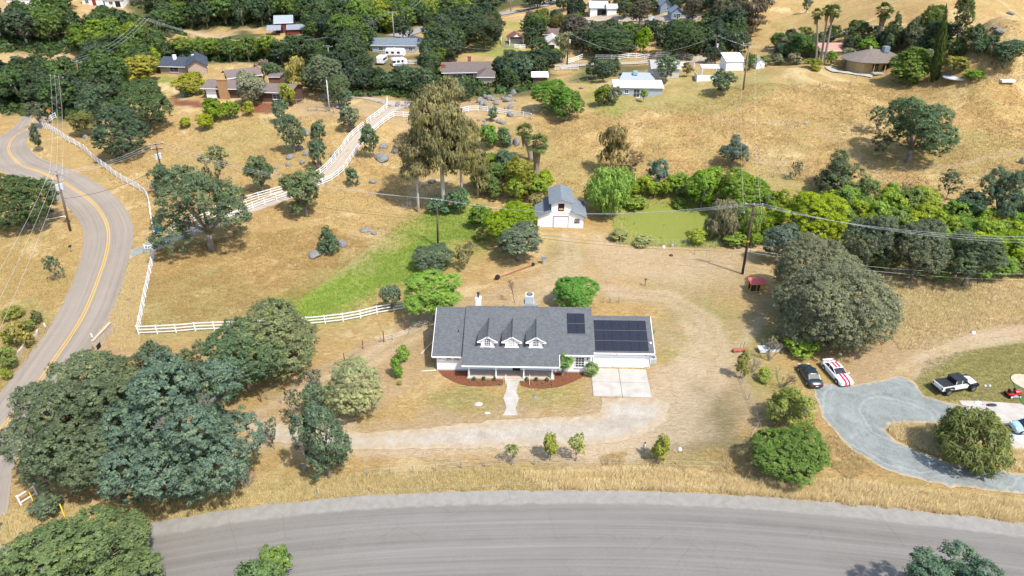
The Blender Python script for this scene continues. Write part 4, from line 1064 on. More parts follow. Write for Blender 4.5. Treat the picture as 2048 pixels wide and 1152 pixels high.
T_((1738,118,1768,140), 'shrub', (.08,.11,.05), 'shrub under the eave of the hip-roofed house', name='green_bush', cat='bush', clear=0)
T_((1474,-6,1552,54), 'eucS', (.085,.075,.048), 'brown-grey eucalyptus clump on the far slope', name='eucalyptus_tree', clear=1.5)
T_((1425,2,1470,56), 'oakM', (.065,.08,.05), 'dark far tree left of the eucalyptus clump', name='tree', clear=1)
T_((1604,-4,1626,22), 'small', (.07,.10,.07), 'tiny tree alone high on the far hill', name='tree')
T_((1362,-5,1404,40), 'roundM', (.06,.065,.05), 'smoky grey tree near the small blue house', name='tree', clear=.5)
T_((1340,-5,1365,25), 'small', (.04,.07,.03), 'dark tree behind the small blue house', name='tree')
T_((1230,2,1262,36), 'small', (.04,.06,.035), 'dark tree right of the distant white garage', name='tree')
T_((1255,0,1306,46), 'roundM', (.06,.062,.045), 'large smoky brown tree right of the distant white garage', name='tree')
T_((1268,55,1307,103), 'roundM', (.105,.20,.008), 'bright lime round tree by the paved drive', name='tree', clear=.3)
T_((1132,-8,1160,34), 'column', (.022,.038,.026), 'dark pointed cypress left of the distant white garage', name='cypress_tree')
T_((1150,-8,1172,30), 'column', (.026,.042,.026), 'second dark cypress against the first', name='cypress_tree')
T_((1058,18,1106,62), 'roundM', (.075,.095,.025), 'olive-brown pine above the gazebo', name='pine_tree')
T_((1098,28,1130,72), 'roundM', (.08,.085,.03), 'brownish tree right of the olive-brown pine', name='tree')
T_((1115,32,1180,85), 'roundM', (.065,.065,.05), 'smoky tree left of the line pole', name='tree')
T_((1172,58,1275,110), 'roundL', (.045,.08,.04), 'wide dark oak left of the lime round tree', var=0)
T_((1325,45,1410,115), 'roundL', (.035,.068,.03), 'wide dark oak right of the lime round tree', var=1)
T_((1240,45,1300,75), 'oakM', (.045,.075,.038), 'dark oak behind the lime round tree')
T_((925,40,1015,92), 'oakL', (.038,.058,.032), 'wide dark oak in the paddock left of the gazebo', var=0, clear=1.5)
T_((1060,75,1100,120), 'roundM', (.04,.085,.03), 'green tree below the gazebo', name='tree')
T_((1095,98,1128,125), 'small', (.075,.12,.02), 'light green tree beside the arched white house', name='tree')
T_((1108,66,1142,115), 'eucS', (.11,.13,.06), 'thin grey tree in front of the arched white house', name='tree', clear=1.5)
T_((1310,112,1358,160), 'small', (.06,.105,.06), 'open oak in front of the grey shed roof', clear=.8)
T_((1362,125,1388,150), 'shrub', (.11,.11,.035), 'ochre bush by the hill lane', name='green_bush', cat='bush')
for i, (x, y) in enumerate([(1246,110),(1268,109),(1290,107),(1306,108)]):
    T_((x-9,y-7,x+9,y+6), 'shrub', [(.26,.09,.03),(.28,.08,.03),(.14,.10,.03),(.10,.10,.03)][i], ['first rust-orange shrub behind the white lane fence','brightest orange shrub behind the white lane fence','bronze shrub behind the white lane fence','dark bronze shrub below the lime tree'][i], name='orange_shrub', cat='shrub', clear=0)
T_((1318,98,1336,112), 'shrub', (.14,.10,.03), 'bronze shrub beside the paved drive', name='orange_shrub', cat='shrub', clear=0)
T_((1346,90,1362,106), 'shrub', (.20,.09,.03), 'red-brown shrub at the paved drive', name='orange_shrub', cat='shrub', clear=0)

# ================================================================ the woods: every tree one object
KEEP = [(0,90,152,116),(342,60,545,80),(165,14,300,32),(930,92,1000,118),(700,185,800,200),(312,122,425,155),(405,162,470,210),(520,170,600,206),(745,82,835,112),(755,105,835,135),(878,125,985,165),(1228,148,1325,200),(1000,50,1055,103),(1088,76,1128,100),
        (1180,12,1232,36),(1318,10,1345,28),(1335,20,1378,42),(1398,135,1440,168),(1450,120,1545,150),(1635,95,1690,125),(1698,100,1800,150),(545,46,608,72),(0,108,150,118),(162,0,250,22),
        (0,0,60,12),(1118,120,1165,145),(1300,130,1362,162),(1270,85,1325,112),(640,84,668,112),(1060,150,1100,172),(395,205,520,260),(350,190,420,215),(0,215,100,330),(1180,35,1400,45),(1185,115,1400,122),(620,195,760,260),(955,180,1060,245)]
def poly_in(px, py, P): return bool(inside(np.array([px]), np.array([py]), P)[0])
OPEN = [[(0,112),(155,92),(160,112),(100,135),(0,165)], [(345,62),(500,60),(485,78),(425,92)], [(480,55),(620,55),(610,80),(500,82)], [(150,6),(262,8),(305,30),(190,34)], [(0,0),(72,16),(82,44),(30,68),(0,62)],
        [(930,100),(1010,90),(1065,105),(1062,130),(960,120)], [(1005,30),(1250,20),(1230,60),(1050,60),(1000,50)], [(1105,115),(1175,115),(1175,155),(1105,150)], [(740,190),(830,190),(800,240),(720,260)],
        [(820,64),(860,52),(860,82),(815,84)],[(565,190),(640,185),(700,235),(600,240)],[(300,200),(560,205),(560,300),(300,320)],[(1310,70),(1335,70),(1335,100),(1310,98)],[(770,100),(850,100),(850,130),(740,130)]]
ORD = ['first','second','third','fourth','fifth','sixth','seventh','eighth','ninth','tenth','eleventh','twelfth']
def name_rows(L, noun, where, per=9):
    """labels that place each one: row by row from the front, counted from the left"""
    L = sorted(L, key=lambda q: -q[1]); nr = max(1, math.ceil(len(L) / per)); k = math.ceil(len(L) / nr)
    for i in range(nr):
        row = sorted(L[i * k:(i + 1) * k]); rn = 'front' if i == 0 else 'back' if i == nr - 1 else ORD[i]
        for j, (x, y, o, adj) in enumerate(row): o['label'] = f'{adj} {noun}, {ORD[j]} from left in {rn} row, {where}'
def wood(poly, n, hpx, cols, label, group, name, key='far', seed=1, asp=(.75, 1.0), sp=.70):
    rr = random.Random(seed); MEM = []; x0 = min(p[0] for p in poly); x1 = max(p[0] for p in poly); y0 = min(p[1] for p in poly); y1 = max(p[1] for p in poly)
    P = np.array(poly, float); c = 0; t = 0
    while c < n * 1.5 and t < n * 22:
        t += 1
        px, py = rr.uniform(x0, x1), rr.uniform(y0, y1)
        if not poly_in(px, py, P) or any(poly_in(px, py, np.array(o, float)) for o in OPEN): continue
        p = hit(px, py); s = scale_at(p)
        r = rr.uniform(*hpx) ; a = r * rr.uniform(*asp); hc = a * rr.uniform(1.05, 1.3)
        wpx = r * s; top = py - 2 * a * s * .95
        if any(px + wpx > k[0] and px - wpx < k[2] and top < k[3] and py > k[1] and py > k[3] - 6 for k in KEEP): continue
        if any(k[0] - 3 < px < k[2] + 3 and k[1] < py < k[3] + 2 for k in KEEP): continue
        if any((p.x - q[0]) ** 2 + (p.y - q[1]) ** 2 < (sp * (r + q[2])) ** 2 * .5 for q in TREES): continue
        cl_ = rr.choice(cols); o_ = tree(None, key, cl_, label, name=name, group=group, at=(p, r, a, hc)); c += 1
        MEM.append((px, py, o_, 'dark' if cl_[1] < .065 else 'green' if cl_[1] < .105 else 'light green'))
    name_rows(MEM, 'oak' if name == 'oak_tree' else 'tree', group)
    return c
DK = [(.030,.055,.026), (.036,.062,.028), (.028,.05,.03), (.04,.072,.026), (.034,.058,.036)]
MD = [(.048,.09,.024), (.055,.10,.022), (.042,.08,.028), (.065,.11,.025), (.038,.07,.03)]
LT = [(.085,.14,.02), (.10,.15,.018), (.07,.125,.02), (.12,.15,.025), (.06,.11,.022)]
wood([(0,160),(230,120),(240,200),(150,225),(95,235),(60,215),(0,235)], 46, (3.2,5.5), DK + MD[2:3], 'dark oak of the thicket inside the far road bend', 'thicket inside the far road bend', 'oak_tree', seed=2)
wood([(0,225),(60,205),(50,235),(0,262)], 6, (2.5,3.5), DK, 'dark tree on the outer side of the far road bend', 'scrub outside the far road bend', 'oak_tree', seed=12)
wood([(150,120),(330,95),(340,150),(240,165),(230,195),(160,200)], 22, (3.2,5), MD + LT[:2], 'green tree between the thicket and the yellow-green pine', 'copse beside the yellow-green pine', 'tree', seed=3)
wood([(150,95),(350,82),(560,95),(560,125),(430,125),(320,118),(150,125)], 40, (3.6,5.4), LT + MD[:2], 'light green tree of the creek belt behind the dark roofed house', 'light green creek belt', 'willow_tree', seed=4)
wood([(0,62),(180,38),(340,40),(370,78),(220,95),(150,92),(0,112)], 62, (4.2,7), DK + MD[:1], 'dark tree of the wood beyond the bare track', 'wood beyond the bare track', 'oak_tree', seed=5)
wood([(130,8),(180,30),(175,40),(130,40)], 6, (5,7), DK, 'dark tree at the left of the far white houses', 'clump by the far white houses', 'oak_tree', seed=6)
wood([(255,8),(420,0),(480,50),(350,62),(260,42)], 34, (5,7.5), DK + MD, 'dark tree of the hillside wood right of the far white houses', 'wood right of the far white houses', 'oak_tree', seed=7)
wood([(420,2),(700,2),(690,70),(610,78),(600,52),(480,55)], 62, (5,7.5), MD + DK[:2], 'green tree of the wood behind the red barn', 'wood behind the red barn', 'tree', seed=8)
wood([(430,82),(620,78),(745,82),(740,112),(700,150),(560,130),(560,95)], 60, (3.8,6), DK + MD, 'dark tree of the wood between the red barn and the brown house', 'wood between red barn and brown house', 'oak_tree', seed=9)
wood([(680,2),(1010,2),(985,26),(860,50),(800,66),(690,78)], 66, (4.2,6.5), LT + MD + [(.11,.16,.03)], 'light green tree of the river wood along the far road', 'river wood along the far road', 'willow_tree', seed=10)
wood([(800,78),(930,50),(1000,45),(930,90),(900,120),(840,115),(840,90)], 20, (3.6,5.4), DK, 'dark tree along the near side of the far road', 'line along the far road', 'oak_tree', seed=11)
wood([(620,140),(760,140),(860,140),(870,170),(1080,125),(1100,150),(1060,190),(860,205),(700,195),(690,160)], 66, (2.6,4.2), DK + [TL, (.05,.085,.05)], 'blue-green oak of the belt in front of the long brown-roofed house', 'oak belt by the long brown-roofed house', 'oak_tree', seed=13)
wood([(700,110),(780,120),(880,108),(1000,120),(1100,112),(1100,150),(870,150),(700,145)], 34, (3,4.4), DK + MD[2:4], 'dark tree among the valley houses', 'grove among the valley houses', 'oak_tree', seed=14)
wood([(1150,128),(1300,128),(1310,142),(1240,150),(1160,165),(1140,160)], 22, (2.8,4), DK + [(.045,.08,.05)], 'dark oak behind the grey hill house', 'oaks behind the grey hill house', 'oak_tree', seed=15)
wood([(1030,10),(1130,4),(1130,22),(1060,25)], 6, (3.5,5), DK + MD[:1], 'tree beside the far road at the ridge', 'trees at the far ridge', 'tree', seed=16)
wood([(1380,60),(1460,62),(1480,112),(1400,118)], 14, (3.4,4.8), DK, 'dark oak of the clump behind the sheds', 'oak clump behind the sheds', 'oak_tree', seed=17)
wood([(1400,150),(1420,120),(1480,110),(1440,120)], 3, (2.5,3), DK, 'small oak near the sheds', 'oaks near the sheds', 'oak_tree', seed=18)
wood([(1860,95),(1985,100),(1985,118),(1870,118)], 10, (2.6,3.8), DK + MD[:1], 'dark tree of the grove right of the cypress', 'grove right of the cypress', 'tree', seed=19)
FC = DK + DK + MD[:2] + [(.06, .075, .05), (.075, .07, .055)]
wood([(860,60),(1000,52),(1120,62),(1120,122),(1060,128),(880,122)], 30, (3,4.6), FC, '', 'trees round the pavilion', 'oak_tree', seed=31)
wood([(1130,60),(1260,58),(1330,66),(1330,112),(1240,116),(1130,112)], 26, (3,4.6), FC, '', 'grove behind the white lane fence', 'oak_tree', seed=32)
wood([(1300,40),(1480,50),(1490,118),(1400,118),(1330,110)], 24, (3.2,4.8), FC, '', 'grove left of the two-toned pole', 'oak_tree', seed=33)
wood([(1000,118),(1110,122),(1180,146),(1350,140),(1340,152),(1170,168),(1060,190),(1000,160)], 34, (2.4,3.8), DK + [(.05,.09,.05)], '', 'belt behind the big green knoll tree', 'tree', seed=34)
wood([(1180,8),(1480,10),(1480,60),(1240,60),(1180,50)], 22, (2.6,4.2), FC, '', 'trees about the distant white garage', 'tree', seed=35)
wood([(1545,95),(1700,82),(1860,84),(1990,95),(1990,116),(1870,116),(1760,104),(1560,125)], 30, (1.8,3.0), DK + MD + [(.08,.10,.065)], '', 'garden trees of the hip-roofed house', 'tree', key='small', seed=36)
CK = [(.125,.215,.015),(.115,.205,.025),(.09,.165,.03),(.075,.12,.045),(.13,.22,.02),(.085,.14,.04)]
wood([(1225,392),(1300,385),(1440,392),(1560,410),(1560,440),(1500,400),(1380,400),(1240,402)], 22, (1.3,2.2), CK, '', 'willow scrub on the far pond bank', 'willow_bush', key='small', seed=37, sp=.55)
wood([(1420,470),(1540,440),(1560,480),(1530,498),(1430,492)], 12, (1.2,2.2), CK, '', 'willow scrub by the leaning pole', 'willow_bush', key='small', seed=38, sp=.5)
wood([(1600,440),(1700,410),(1800,430),(1900,440),(2080,450),(2080,540),(1980,530),(1800,480),(1700,470)], 60, (1.5,2.8), CK, '', 'creek scrub behind the oak row', 'willow_bush', key='small', seed=39, sp=.5)
wood([(1660,520),(1800,545),(1900,560),(2060,545),(2060,560),(1880,572),(1700,545)], 12, (1.2,2.0), CK[2:4] + CK[5:], '', 'brush under the oak row', 'willow_bush', key='small', seed=40, sp=.5)
wood([(960,330),(1090,370),(1090,405),(1000,400),(940,400)], 16, (1.3,2.4), CK, '', 'scrub left of the barn', 'bush', key='small', seed=41, sp=.5)
wood([(985,95),(1110,95),(1110,150),(1000,160)], 16, (2.4,3.8), DK + MD[:2], '', 'trees below the pavilion lawn', 'tree', seed=43)
wood([(560,155),(700,190),(860,200),(980,180),(1060,185),(1060,195),(900,205),(700,200),(560,170)], 26, (1.8,2.8), DK + [TL, (.05,.085,.05)], '', 'fringe below the oak belt', 'oak_tree', seed=42)
print('trees', len(TREES))

# ================================================================ palms
def frond_mesh(name, seed, n, fan=True):
    rg = np.random.default_rng(seed); mb = MB()
    for i in range(n):
        az = rg.uniform(0, 6.28); el = math.radians(rg.uniform(-45, 80)); L = rg.uniform(.75, 1)
        d = Vector((math.cos(az) * math.cos(el), math.sin(az) * math.cos(el), math.sin(el)))
        side = d.cross(Vector((0, 0, 1))).normalized(); up = side.cross(d)
        b = d * L * .5
        for k in range(9):
            f = (k - 4) / 4 * 1.25
            q = (d * math.cos(f) + side * math.sin(f)) * L * .52 + Vector((0, 0, -.16 * L - .08 * abs(f)))
            w = up.cross(q).normalized() * .045 * L
            mb.add([b - w * .2, b + q * .55 + w * 1.2 + up * .02, b + q, b + q * .55 - w * 1.2], [(0, 1, 2, 3)])
        mb.add([(0, 0, 0), tuple(b + side * .012), tuple(b - side * .012)], [(0, 1, 2)])
    me = mb.data(name, LEAF)
    at = me.attributes.new('tint', 'FLOAT', 'FACE'); at.data.foreach_set('value', rg.random(len(me.polygons)).astype(np.float32))
    cs = np.array([tuple(p.center) for p in me.polygons]); cs = cs / (np.linalg.norm(cs, axis=1)[:, None] + 1e-6) * .7 + np.array([0, 0, .8])
    a2 = me.attributes.new('soft', 'FLOAT_VECTOR', 'FACE'); a2.data.foreach_set('vector', np.ascontiguousarray(cs, np.float32).ravel()); return me
def skirt_mesh(name, seed):
    rg = np.random.default_rng(seed); mb = MB()
    for i in range(150):
        a = rg.uniform(0, 6.28); z = -rg.uniform(0, .55); r = .3 * (1 + z * .8) + rg.uniform(0, .06)
        p = Vector((math.cos(a) * r, math.sin(a) * r, z)); t = Vector((-math.sin(a), math.cos(a), 0)) * .05
        e = p + Vector((math.cos(a) * -.05, math.sin(a) * -.05, -rg.uniform(.25, .5)))
        q = Vector((math.cos(a) * .05, math.sin(a) * .05, z + .12))
        mb.add([q, p + t, e, p - t], [(0, 1, 2, 3)])
    return mb.data(name, mat('dead_fronds', (.30, .21, .12), .95, .4, 6, .5))
FR = [frond_mesh('fan_fronds', i, 34) for i in range(3)]; SK = skirt_mesh('frond_skirt', 1)
def palm(bx, by, tx, ty, crown_px, label,  skirt=1.0, col=(.10,.15,.035), name='palm_tree', thick_=.26):
    """base pixel, crown-centre pixel"""
    p = hit(bx, by); s = scale_at(p); h = height_for(p, ty)
    q = ray(tx, ty); t = p.y / q[1]; lean = q[0] * t - p.x
    o = empty(name, label, 'palm tree', p)
    mb = MB(); n = 7
    mb.tube([(lean * (k / n) ** 1.3, 0, h * k / n - .1) for k in range(n + 1)], [thick_ * (1.35 - .6 * k / n) for k in range(n + 1)], 9)
    mb.build('trunk', PALMBARK, o, True)
    r = crown_px / 2 * 1.35 / scale_at(p + Vector((0, 0, h)))
    c = link('crown', FR[int(bx) % 3], o, (lean, 0, h)); c.scale = (r, r, r * .95); c.color = (*col, 1)
    if skirt:
        k = link('dead_leaves', SK, o, (lean, 0, h - .05)); k.scale = (r * .95, r * .95, r * 1.35 * skirt)
    return o
palm(1631,124,1635,28,25, 'leftmost and shortest of the three tall hill palms')
palm(1640,128,1656,21,24, 'middle hill palm leaning behind its neighbour')
palm(1647,130,1667,22,28, 'right-hand palm of the three tall hill palms, crown brightest')
palm(1754,92,1770,21,36, 'thick double-trunked palm behind the hip roof', 1.3, thick_=.5)
palm(1860,88,1878,24,30, 'lone palm left of the tall cypress', .7)
palm(1062,322,1049,262,34, 'garden palm standing left of its larger twin above the barn', 1.2, (.12,.16,.05), thick_=.42)
palm(1072,385,1074,285,44, 'larger garden palm with a ragged trunk above the barn', 1.6, (.16,.19,.06), thick_=.48)
palm(1124,752,1130,722,34, 'young fan palm at the right end of the porch', 0, (.15,.27,.07), 'young_palm', .14)
palm(1178,750,1183,737,30, 'low fan palm at the corner of the driveway pad', 0, (.15,.25,.07), 'young_palm', .14)
palm(1247,8,1247,2,10, 'tiny far palm beside the white garage', 0)
palm(1185,30,1186,12,12, 'far palm left of the white garage', 0)
palm(1167,28,1168,12,12, 'far palm beside the second dark cypress', 0)
palm(1735,108,1738,82,26, 'bushy palm top behind the hip roof', .5)
# tall cypress, leaning
p = hit(1868,163); h = height_for(p, 8)
o = tree(None, 'column', (.035,.06,.016), 'tall narrow cypress leaning on the hill crest', name='cypress_tree', at=(p, 1.3, h / 2, h / 2 + .1))
o.rotation_euler = (0, R(-7.5), 0)

# ================================================================ bare bushes and dead wood
def bare_mesh(seed, n=9, depth=4):
    rg = random.Random(seed); mb = MB()
    def grow(p, d, L, r, k):
        e = p + d * L; mb.tube([p, e], [r, r * .65], 4, cap=False)
        if k == 0: return
        for _ in range(3 if k > 1 else 4):
            nd = (d + Vector((rg.uniform(-1, 1), rg.uniform(-1, 1), rg.uniform(-.35, .75))) * .75).normalized()
            grow(e, nd, L * rg.uniform(.6, .82), r * .6, k - 1)
    for i in range(n):
        d = Vector((rg.uniform(-.8, .8), rg.uniform(-.8, .8), 1)).normalized(); grow(Vector((0, 0, -.03)), d, .36, .024, depth)
    return mb
TW = mat('grey_twigs', (.27, .235, .205), .95, .2, 5, .2); TWB = mat('brown_twigs', (.17, .13, .10), .95, .2, 5, .2)
BARE = [bare_mesh(1, 5, 3).data('twig_tangle', TW), bare_mesh(2, 7, 3).data('twig_tangle', TW), bare_mesh(3, 1, 5).data('bare_limbs', TWB), bare_mesh(4, 5, 3).data('twig_tangle', TWB)]
def bare(bx, by, w, h, v, label, name='bare_bush', cat='bush'):
    p = hit(bx, by); s = scale_at(p); o = link(name, BARE[v], None, p); tag(o, label, cat)
    o.rotation_euler = (0, 0, bx); o.scale = (w / s / 1.9, w / s / 1.9, h / s / 1.05); return o
bare(496, 974, 62, 62, 1, 'grey leafless bush at the right foot of the largest oak')
bare(1030, 606, 62, 56, 2, 'bare small tree behind the white house', 'bare_tree', 'tree')
bare(1537, 722, 80, 58, 0, 'grey tangle of bare branches around the white trough')
bare(1560, 775, 70, 50, 3, 'brown bare branches rising from the lime shrub')
bare(1505, 745, 46, 36, 1, 'bare twiggy shrub by the curved wire fence')
bare(1600, 840, 60, 44, 0, 'bare twigs among the lime shrub by the gravel')
bare(940, 512, 44, 40, 3, 'bare brown thicket beside the blue-grey oak')
bare(630, 665, 24, 22, 3, 'small bare bush poking through the field fence')
bare(1812, 392, 28, 24, 1, 'grey bare bush on the slope')
bare(1990, 140, 34, 24, 3, 'brown brush heap right of the orchard tree')
bare(820, 418, 50, 24, 1, 'grey brush pile under the eucalyptus trees', 'brush_pile', 'brush pile')
bare(1438, 470, 46, 40, 1, 'grey leafless thicket at the pond corner')
bare(1690, 700, 60, 26, 0, 'pale dry brush under the front of the huge domed oak', 'brush_pile', 'brush pile')
# dead, leafless limbs that show in the crowns of the big oaks
for key, spots in (('largest blue-green oak', [(-.35,.1,.62,.30),(.3,-.3,.55,.26),(.05,.4,.7,.24)]), ('grey-olive oak leaning', [(.1,-.1,.75,.34),(-.4,-.35,.4,.30),(.45,.2,.5,.28)]), ('yellowish green oak in the bottom', [(.2,.1,.75,.26),(-.3,.3,.6,.22)]),
                   ('huge domed grey-green', [(-.2,-.2,.8,.16),(.35,.1,.7,.16)]), ('large lone oak', [(-.5,.1,.3,.3),(.1,-.4,.5,.25)]), ('broad open oak', [(-.3,-.2,.5,.26),(.35,.2,.45,.26)])):
    for o_ in [q for q in bpy.data.objects if q.parent is None and str(q.get('label', '')).startswith(key)]:
        c_ = [q for q in o_.children if q.name.startswith('crown')][0]
        for i, (a, b, z_, s_) in enumerate(spots):
            r_ = c_.scale.x; q = link('dead_branch', BARE[i % 2], o_, (a * r_, b * r_, c_.location.z + (z_ - .35) * c_.scale.z)); q.scale = (s_ * r_,) * 3; q.rotation_euler = (.4 * b, .4 * a, i)
# ================================================================ main house
def shingles(name, base, alt, rows=.145, dirc=1):
    """composition shingles: courses across the slope, tabs of uneven tone"""
    t = NT(name); o = t.obj()
    br = t.n('TexBrick', {'Vector': o, 'Scale': 1.0, 'Mortar Size': .012, 'Mortar Smooth': .2, 'Bias': 0.0, 'Brick Width': .30, 'Row Height': rows, 'Color1': (.25, .25, .25, 1), 'Color2': (.75, .75, .75, 1), 'Mortar': (0, 0, 0, 1)})
    n = t.noise(o, 1.2, 5, .65); n2 = t.noise(o, 22, 2, .7)
    c = t.mix(br.outputs['Color'], base, alt)
    c = t.mix(.55, c, t.ramp(n, [(.3, (.80, .80, .80)), (.7, (1.16, 1.16, 1.16))]), 'MULTIPLY')
    c = t.mix(.6, c, t.ramp(n2, [(.3, (.62, .62, .62)), (.7, (1.3, 1.3, 1.3))]), 'MULTIPLY')
    return t.finish(c, .92, br.outputs['Color'], .6, .012, spec=.15)
SH = shingles('grey_shingles', (.080, .086, .091), (.155, .162, .169))
def siding(name, col, pitch=.2, axis='Z'):
    t = NT(name); o = t.obj(); x = t.n('SeparateXYZ', {0: o}).outputs[axis]
    f = t.math('FRACT', t.math('DIVIDE', x, pitch)); g = t.maprange(f, 0, .10, .72, 1.0)
    n = t.noise(o, 1.1, 4)
    c = t.mix(1.0, col, t.ramp(n, [(.3, (.95, .95, .94)), (.7, (1, 1, 1))]), 'MULTIPLY')
    c = t.mix(1.0, c, t.ramp(g, [(.7, (.82, .82, .82)), (1, (1, 1, 1))]), 'MULTIPLY')
    return t.finish(c, .6, f, .5, .02)
SIDE = siding('white_lap_siding', (.80, .80, .79))
SOL = NT('solar_cells'); so = SOL.obj()
sb = SOL.n('TexBrick', {'Vector': so, 'Scale': 1.0, 'Mortar Size': .006, 'Brick Width': .18, 'Row Height': .18, 'Color1': (.012, .014, .022, 1), 'Color2': (.016, .018, .028, 1), 'Mortar': (.03, .032, .04, 1)}, offset=0.0)
SOLM = SOL.finish(sb.outputs['Color'], .22, spec=.6)
ALU = mat('panel_rail', (.20, .17, .165), .5, .05, metal=.3)
GL = glass('window_glass')
CURT = mat('window_curtain', (.45, .40, .34), .8, .2)

hx = hit(874.6, 740.2)
HOUSE = empty('ranch_house', 'white ranch house with grey shingle roof, three dormers and solar panels', 'house', (-9.49, 70.9, 0.0), R(-1.5))
def part(name, mb, m, parent=HOUSE, smooth=False, loc=None): return mb.build(name, m, parent, smooth, loc)
# walls: one shell each
mb = MB(); mb.box(1.7, 4.75, 1.10, 3.4, 9.5, 2.6); mb.box(11.45, 4.75, 1.42, 16.1, 9.498, 3.24)
mb.add([(0, 0, 2.4), (19.5, 0, 3.0), (19.5, 9.5, 3.0), (0, 9.5, 2.4), (0, 6.1, 5.3), (19.5, 6.1, 5.6)], [(0, 3, 4), (1, 5, 2)])
part('wall', mb, SIDE)
mb = MB(); mb.box(23.2, 5.1, 1.15, 7.35, 7.7, 2.7); mb.add([(26.87, 1.3, 2.4), (26.87, 8.9, 2.4), (26.87, 6.1, 4.4)], [(0, 1, 2)])
part('garage_wall', mb, SIDE)
mb = MB(); mb.box(9.75, 4.75, .07, 19.62, 9.62, .3); mb.box(23.25, 5.1, .07, 7.45, 7.82, .3)
part('foundation', mb, mat('footing', (.45, .43, .40), .9))
# roofs : (x0, x1, y_eave, z_eave, y_ridge, z_ridge, y_back, z_back)
def gable(name, x0, x1, ye, ze, yr, zr, yb, zb, th=.16, parent=HOUSE):
    mb = MB()
    mb.slab([(x0, ye, ze), (x1, ye, ze), (x1, yr, zr), (x0, yr, zr)], th)
    mb.slab([(x0, yr, zr + .002), (x1, yr, zr + .002), (x1, yb, zb), (x0, yb, zb)], th)
    return part(name, mb, SH, parent)
RY, RZ = 6.15, 5.86
gable('left_roof', -.48, 3.34, -.45, 2.52, RY, 5.62, 9.9, 2.35)
mb = MB()
k = (RZ - 2.36) / (RY + 2.05)
def zr_(y): return 2.36 + (y + 2.05) * k
mb.slab([(3.36, -2.05, 2.36), (15.35, -2.05, 2.36), (15.35, -.45, zr_(-.45)), (3.36, -.45, zr_(-.45))], .16)
mb.slab([(3.36, -.45, zr_(-.45) + .001), (19.62, -.45, zr_(-.45) + .001), (19.62, RY, RZ), (3.36, RY, RZ)], .16)
mb.slab([(3.36, RY, RZ + .002), (19.62, RY, RZ + .002), (19.62, 9.9, 2.55), (3.36, 9.9, 2.55)], .16)
part('main_roof', mb, SH)
mb = MB(); mb.slab([(3.358, RY, RZ - .02), (3.358, RY, 5.50), (3.358, -.42, 2.40), (3.358, -.45, zr_(-.45) - .02)], .02)
part('roof_step', mb, mat('dark_flashing', (.05, .055, .06), .8))
GY, GZE, GYR, GZR = .82, 2.55, 6.1, 4.64
gable('garage_roof', 19.64, 27.35, GY, GZE, GYR, GZR, 9.0, 2.25)
gk = (GZR - GZE) / (GYR - GY)
# fascias, gutters, ridge caps
mb = MB()
mb.box(9.355, -2.10, 2.25, 12.0, .07, .17); mb.box(17.5, -.50, 2.93, 4.28, .07, .17); mb.box(1.42, -.50, 2.41, 3.83, .07, .17)
mb.box(23.5, .77, 2.44, 7.76, .07, .17)
part('gutter', mb, TRIM)
mb = MB()
def rake(x, y0, z0, y1, z1): mb.slab([(x - .035, y0, z0 - .02), (x + .035, y0, z0 - .02), (x + .035, y1, z1 - .02), (x - .035, y1, z1 - .02)], .2)
rake(-.52, -.47, 2.48, RY, 5.60); rake(27.39, GY, GZE, GYR, GZR); rake(15.39, -2.05, 2.36, -.5, zr_(-.5)); rake(27.39, GYR, GZR, 11.6, 2.52) if False else None
part('rake_board', mb, TRIM)
mb = MB()
for x0, x1, y, z in ((-.48, 3.34, RY, 5.62), (3.36, 19.62, RY, RZ), (19.64, 27.35, GYR, GZR)):
    mb.slab([(x0, y - .16, z - .045), (x1, y - .16, z - .045), (x1, y, z + .035), (x0, y, z + .035)], .03); mb.slab([(x0, y, z + .035), (x1, y, z + .035), (x1, y + .16, z - .045), (x0, y + .16, z - .045)], .03)
part('ridge_cap', mb, SH)
# vents
mb = MB(); mb.tube([(2.6, 2.8, 4.05), (2.6, 2.8, 4.4)], .05, 8); part('vent_pipe', mb, BLACK)
mb = MB(); mb.box(27.0, 2.2, GZE + (2.2 - GY) * gk + .08, .25, .25, .14); part('roof_vent', mb, TRIM)
for vx in (8.2, 12.6):
    mb = MB(); mb.box(vx, RY + .5, RZ - .1, .25, .25, .35); part('roof_vent', mb, GALV)
def window(parent, x, y, z, w, h, cols=2, rows=2, fm=TRIM, gmat=None, dark=False, depth=.06, ax='y', name='window'):
    """frame, sill, muntins on a wall facing -y (house front)"""
    mb = MB(); f = .06
    mb.box(x, y - depth / 2, z + h / 2 + f / 2, w + 2 * f, depth, f); mb.box(x, y - depth / 2, z - h / 2 - f / 2, w + 2 * f, depth, f)
    mb.box(x - w / 2 - f / 2, y - depth / 2, z, f, depth, h); mb.box(x + w / 2 + f / 2, y - depth / 2, z, f, depth, h)
    o = mb.build(name, fm, parent)
    mb = MB(); mb.box(x, y - .012, z, w, .02, h); mb.build('pane', gmat or GL, o)
    mb = MB()
    for i in range(1, cols): mb.box(x - w / 2 + w * i / cols, y - .032, z, .035, .018, h)
    for j in range(1, rows): mb.box(x, y - .034, z - h / 2 + h * j / rows, w, .018, .04)
    if cols > 1 or rows > 1: mb.build('muntin', fm, o)
    mb = MB(); mb.box(x, y - .07, z - h / 2 - f - .03, w + .24, .14, .05); mb.build('sill', fm, o)
    return o
window(HOUSE, 1.55, 0, 1.98, .55, .42, 2, 2, mat('tan_frame', (.55, .50, .45), .6)); window(HOUSE, 2.5, 0, 1.98, .55, .42, 2, 2, mat('tan_frame', (.55, .50, .45), .6))
for x in (6.15, 7.55, 13.05, 14.35): window(HOUSE, x, 0, 1.62, 1.0, .95, 2, 1, TRIM, mat('window_blind', (.36, .30, .26), .7, .2, 12))
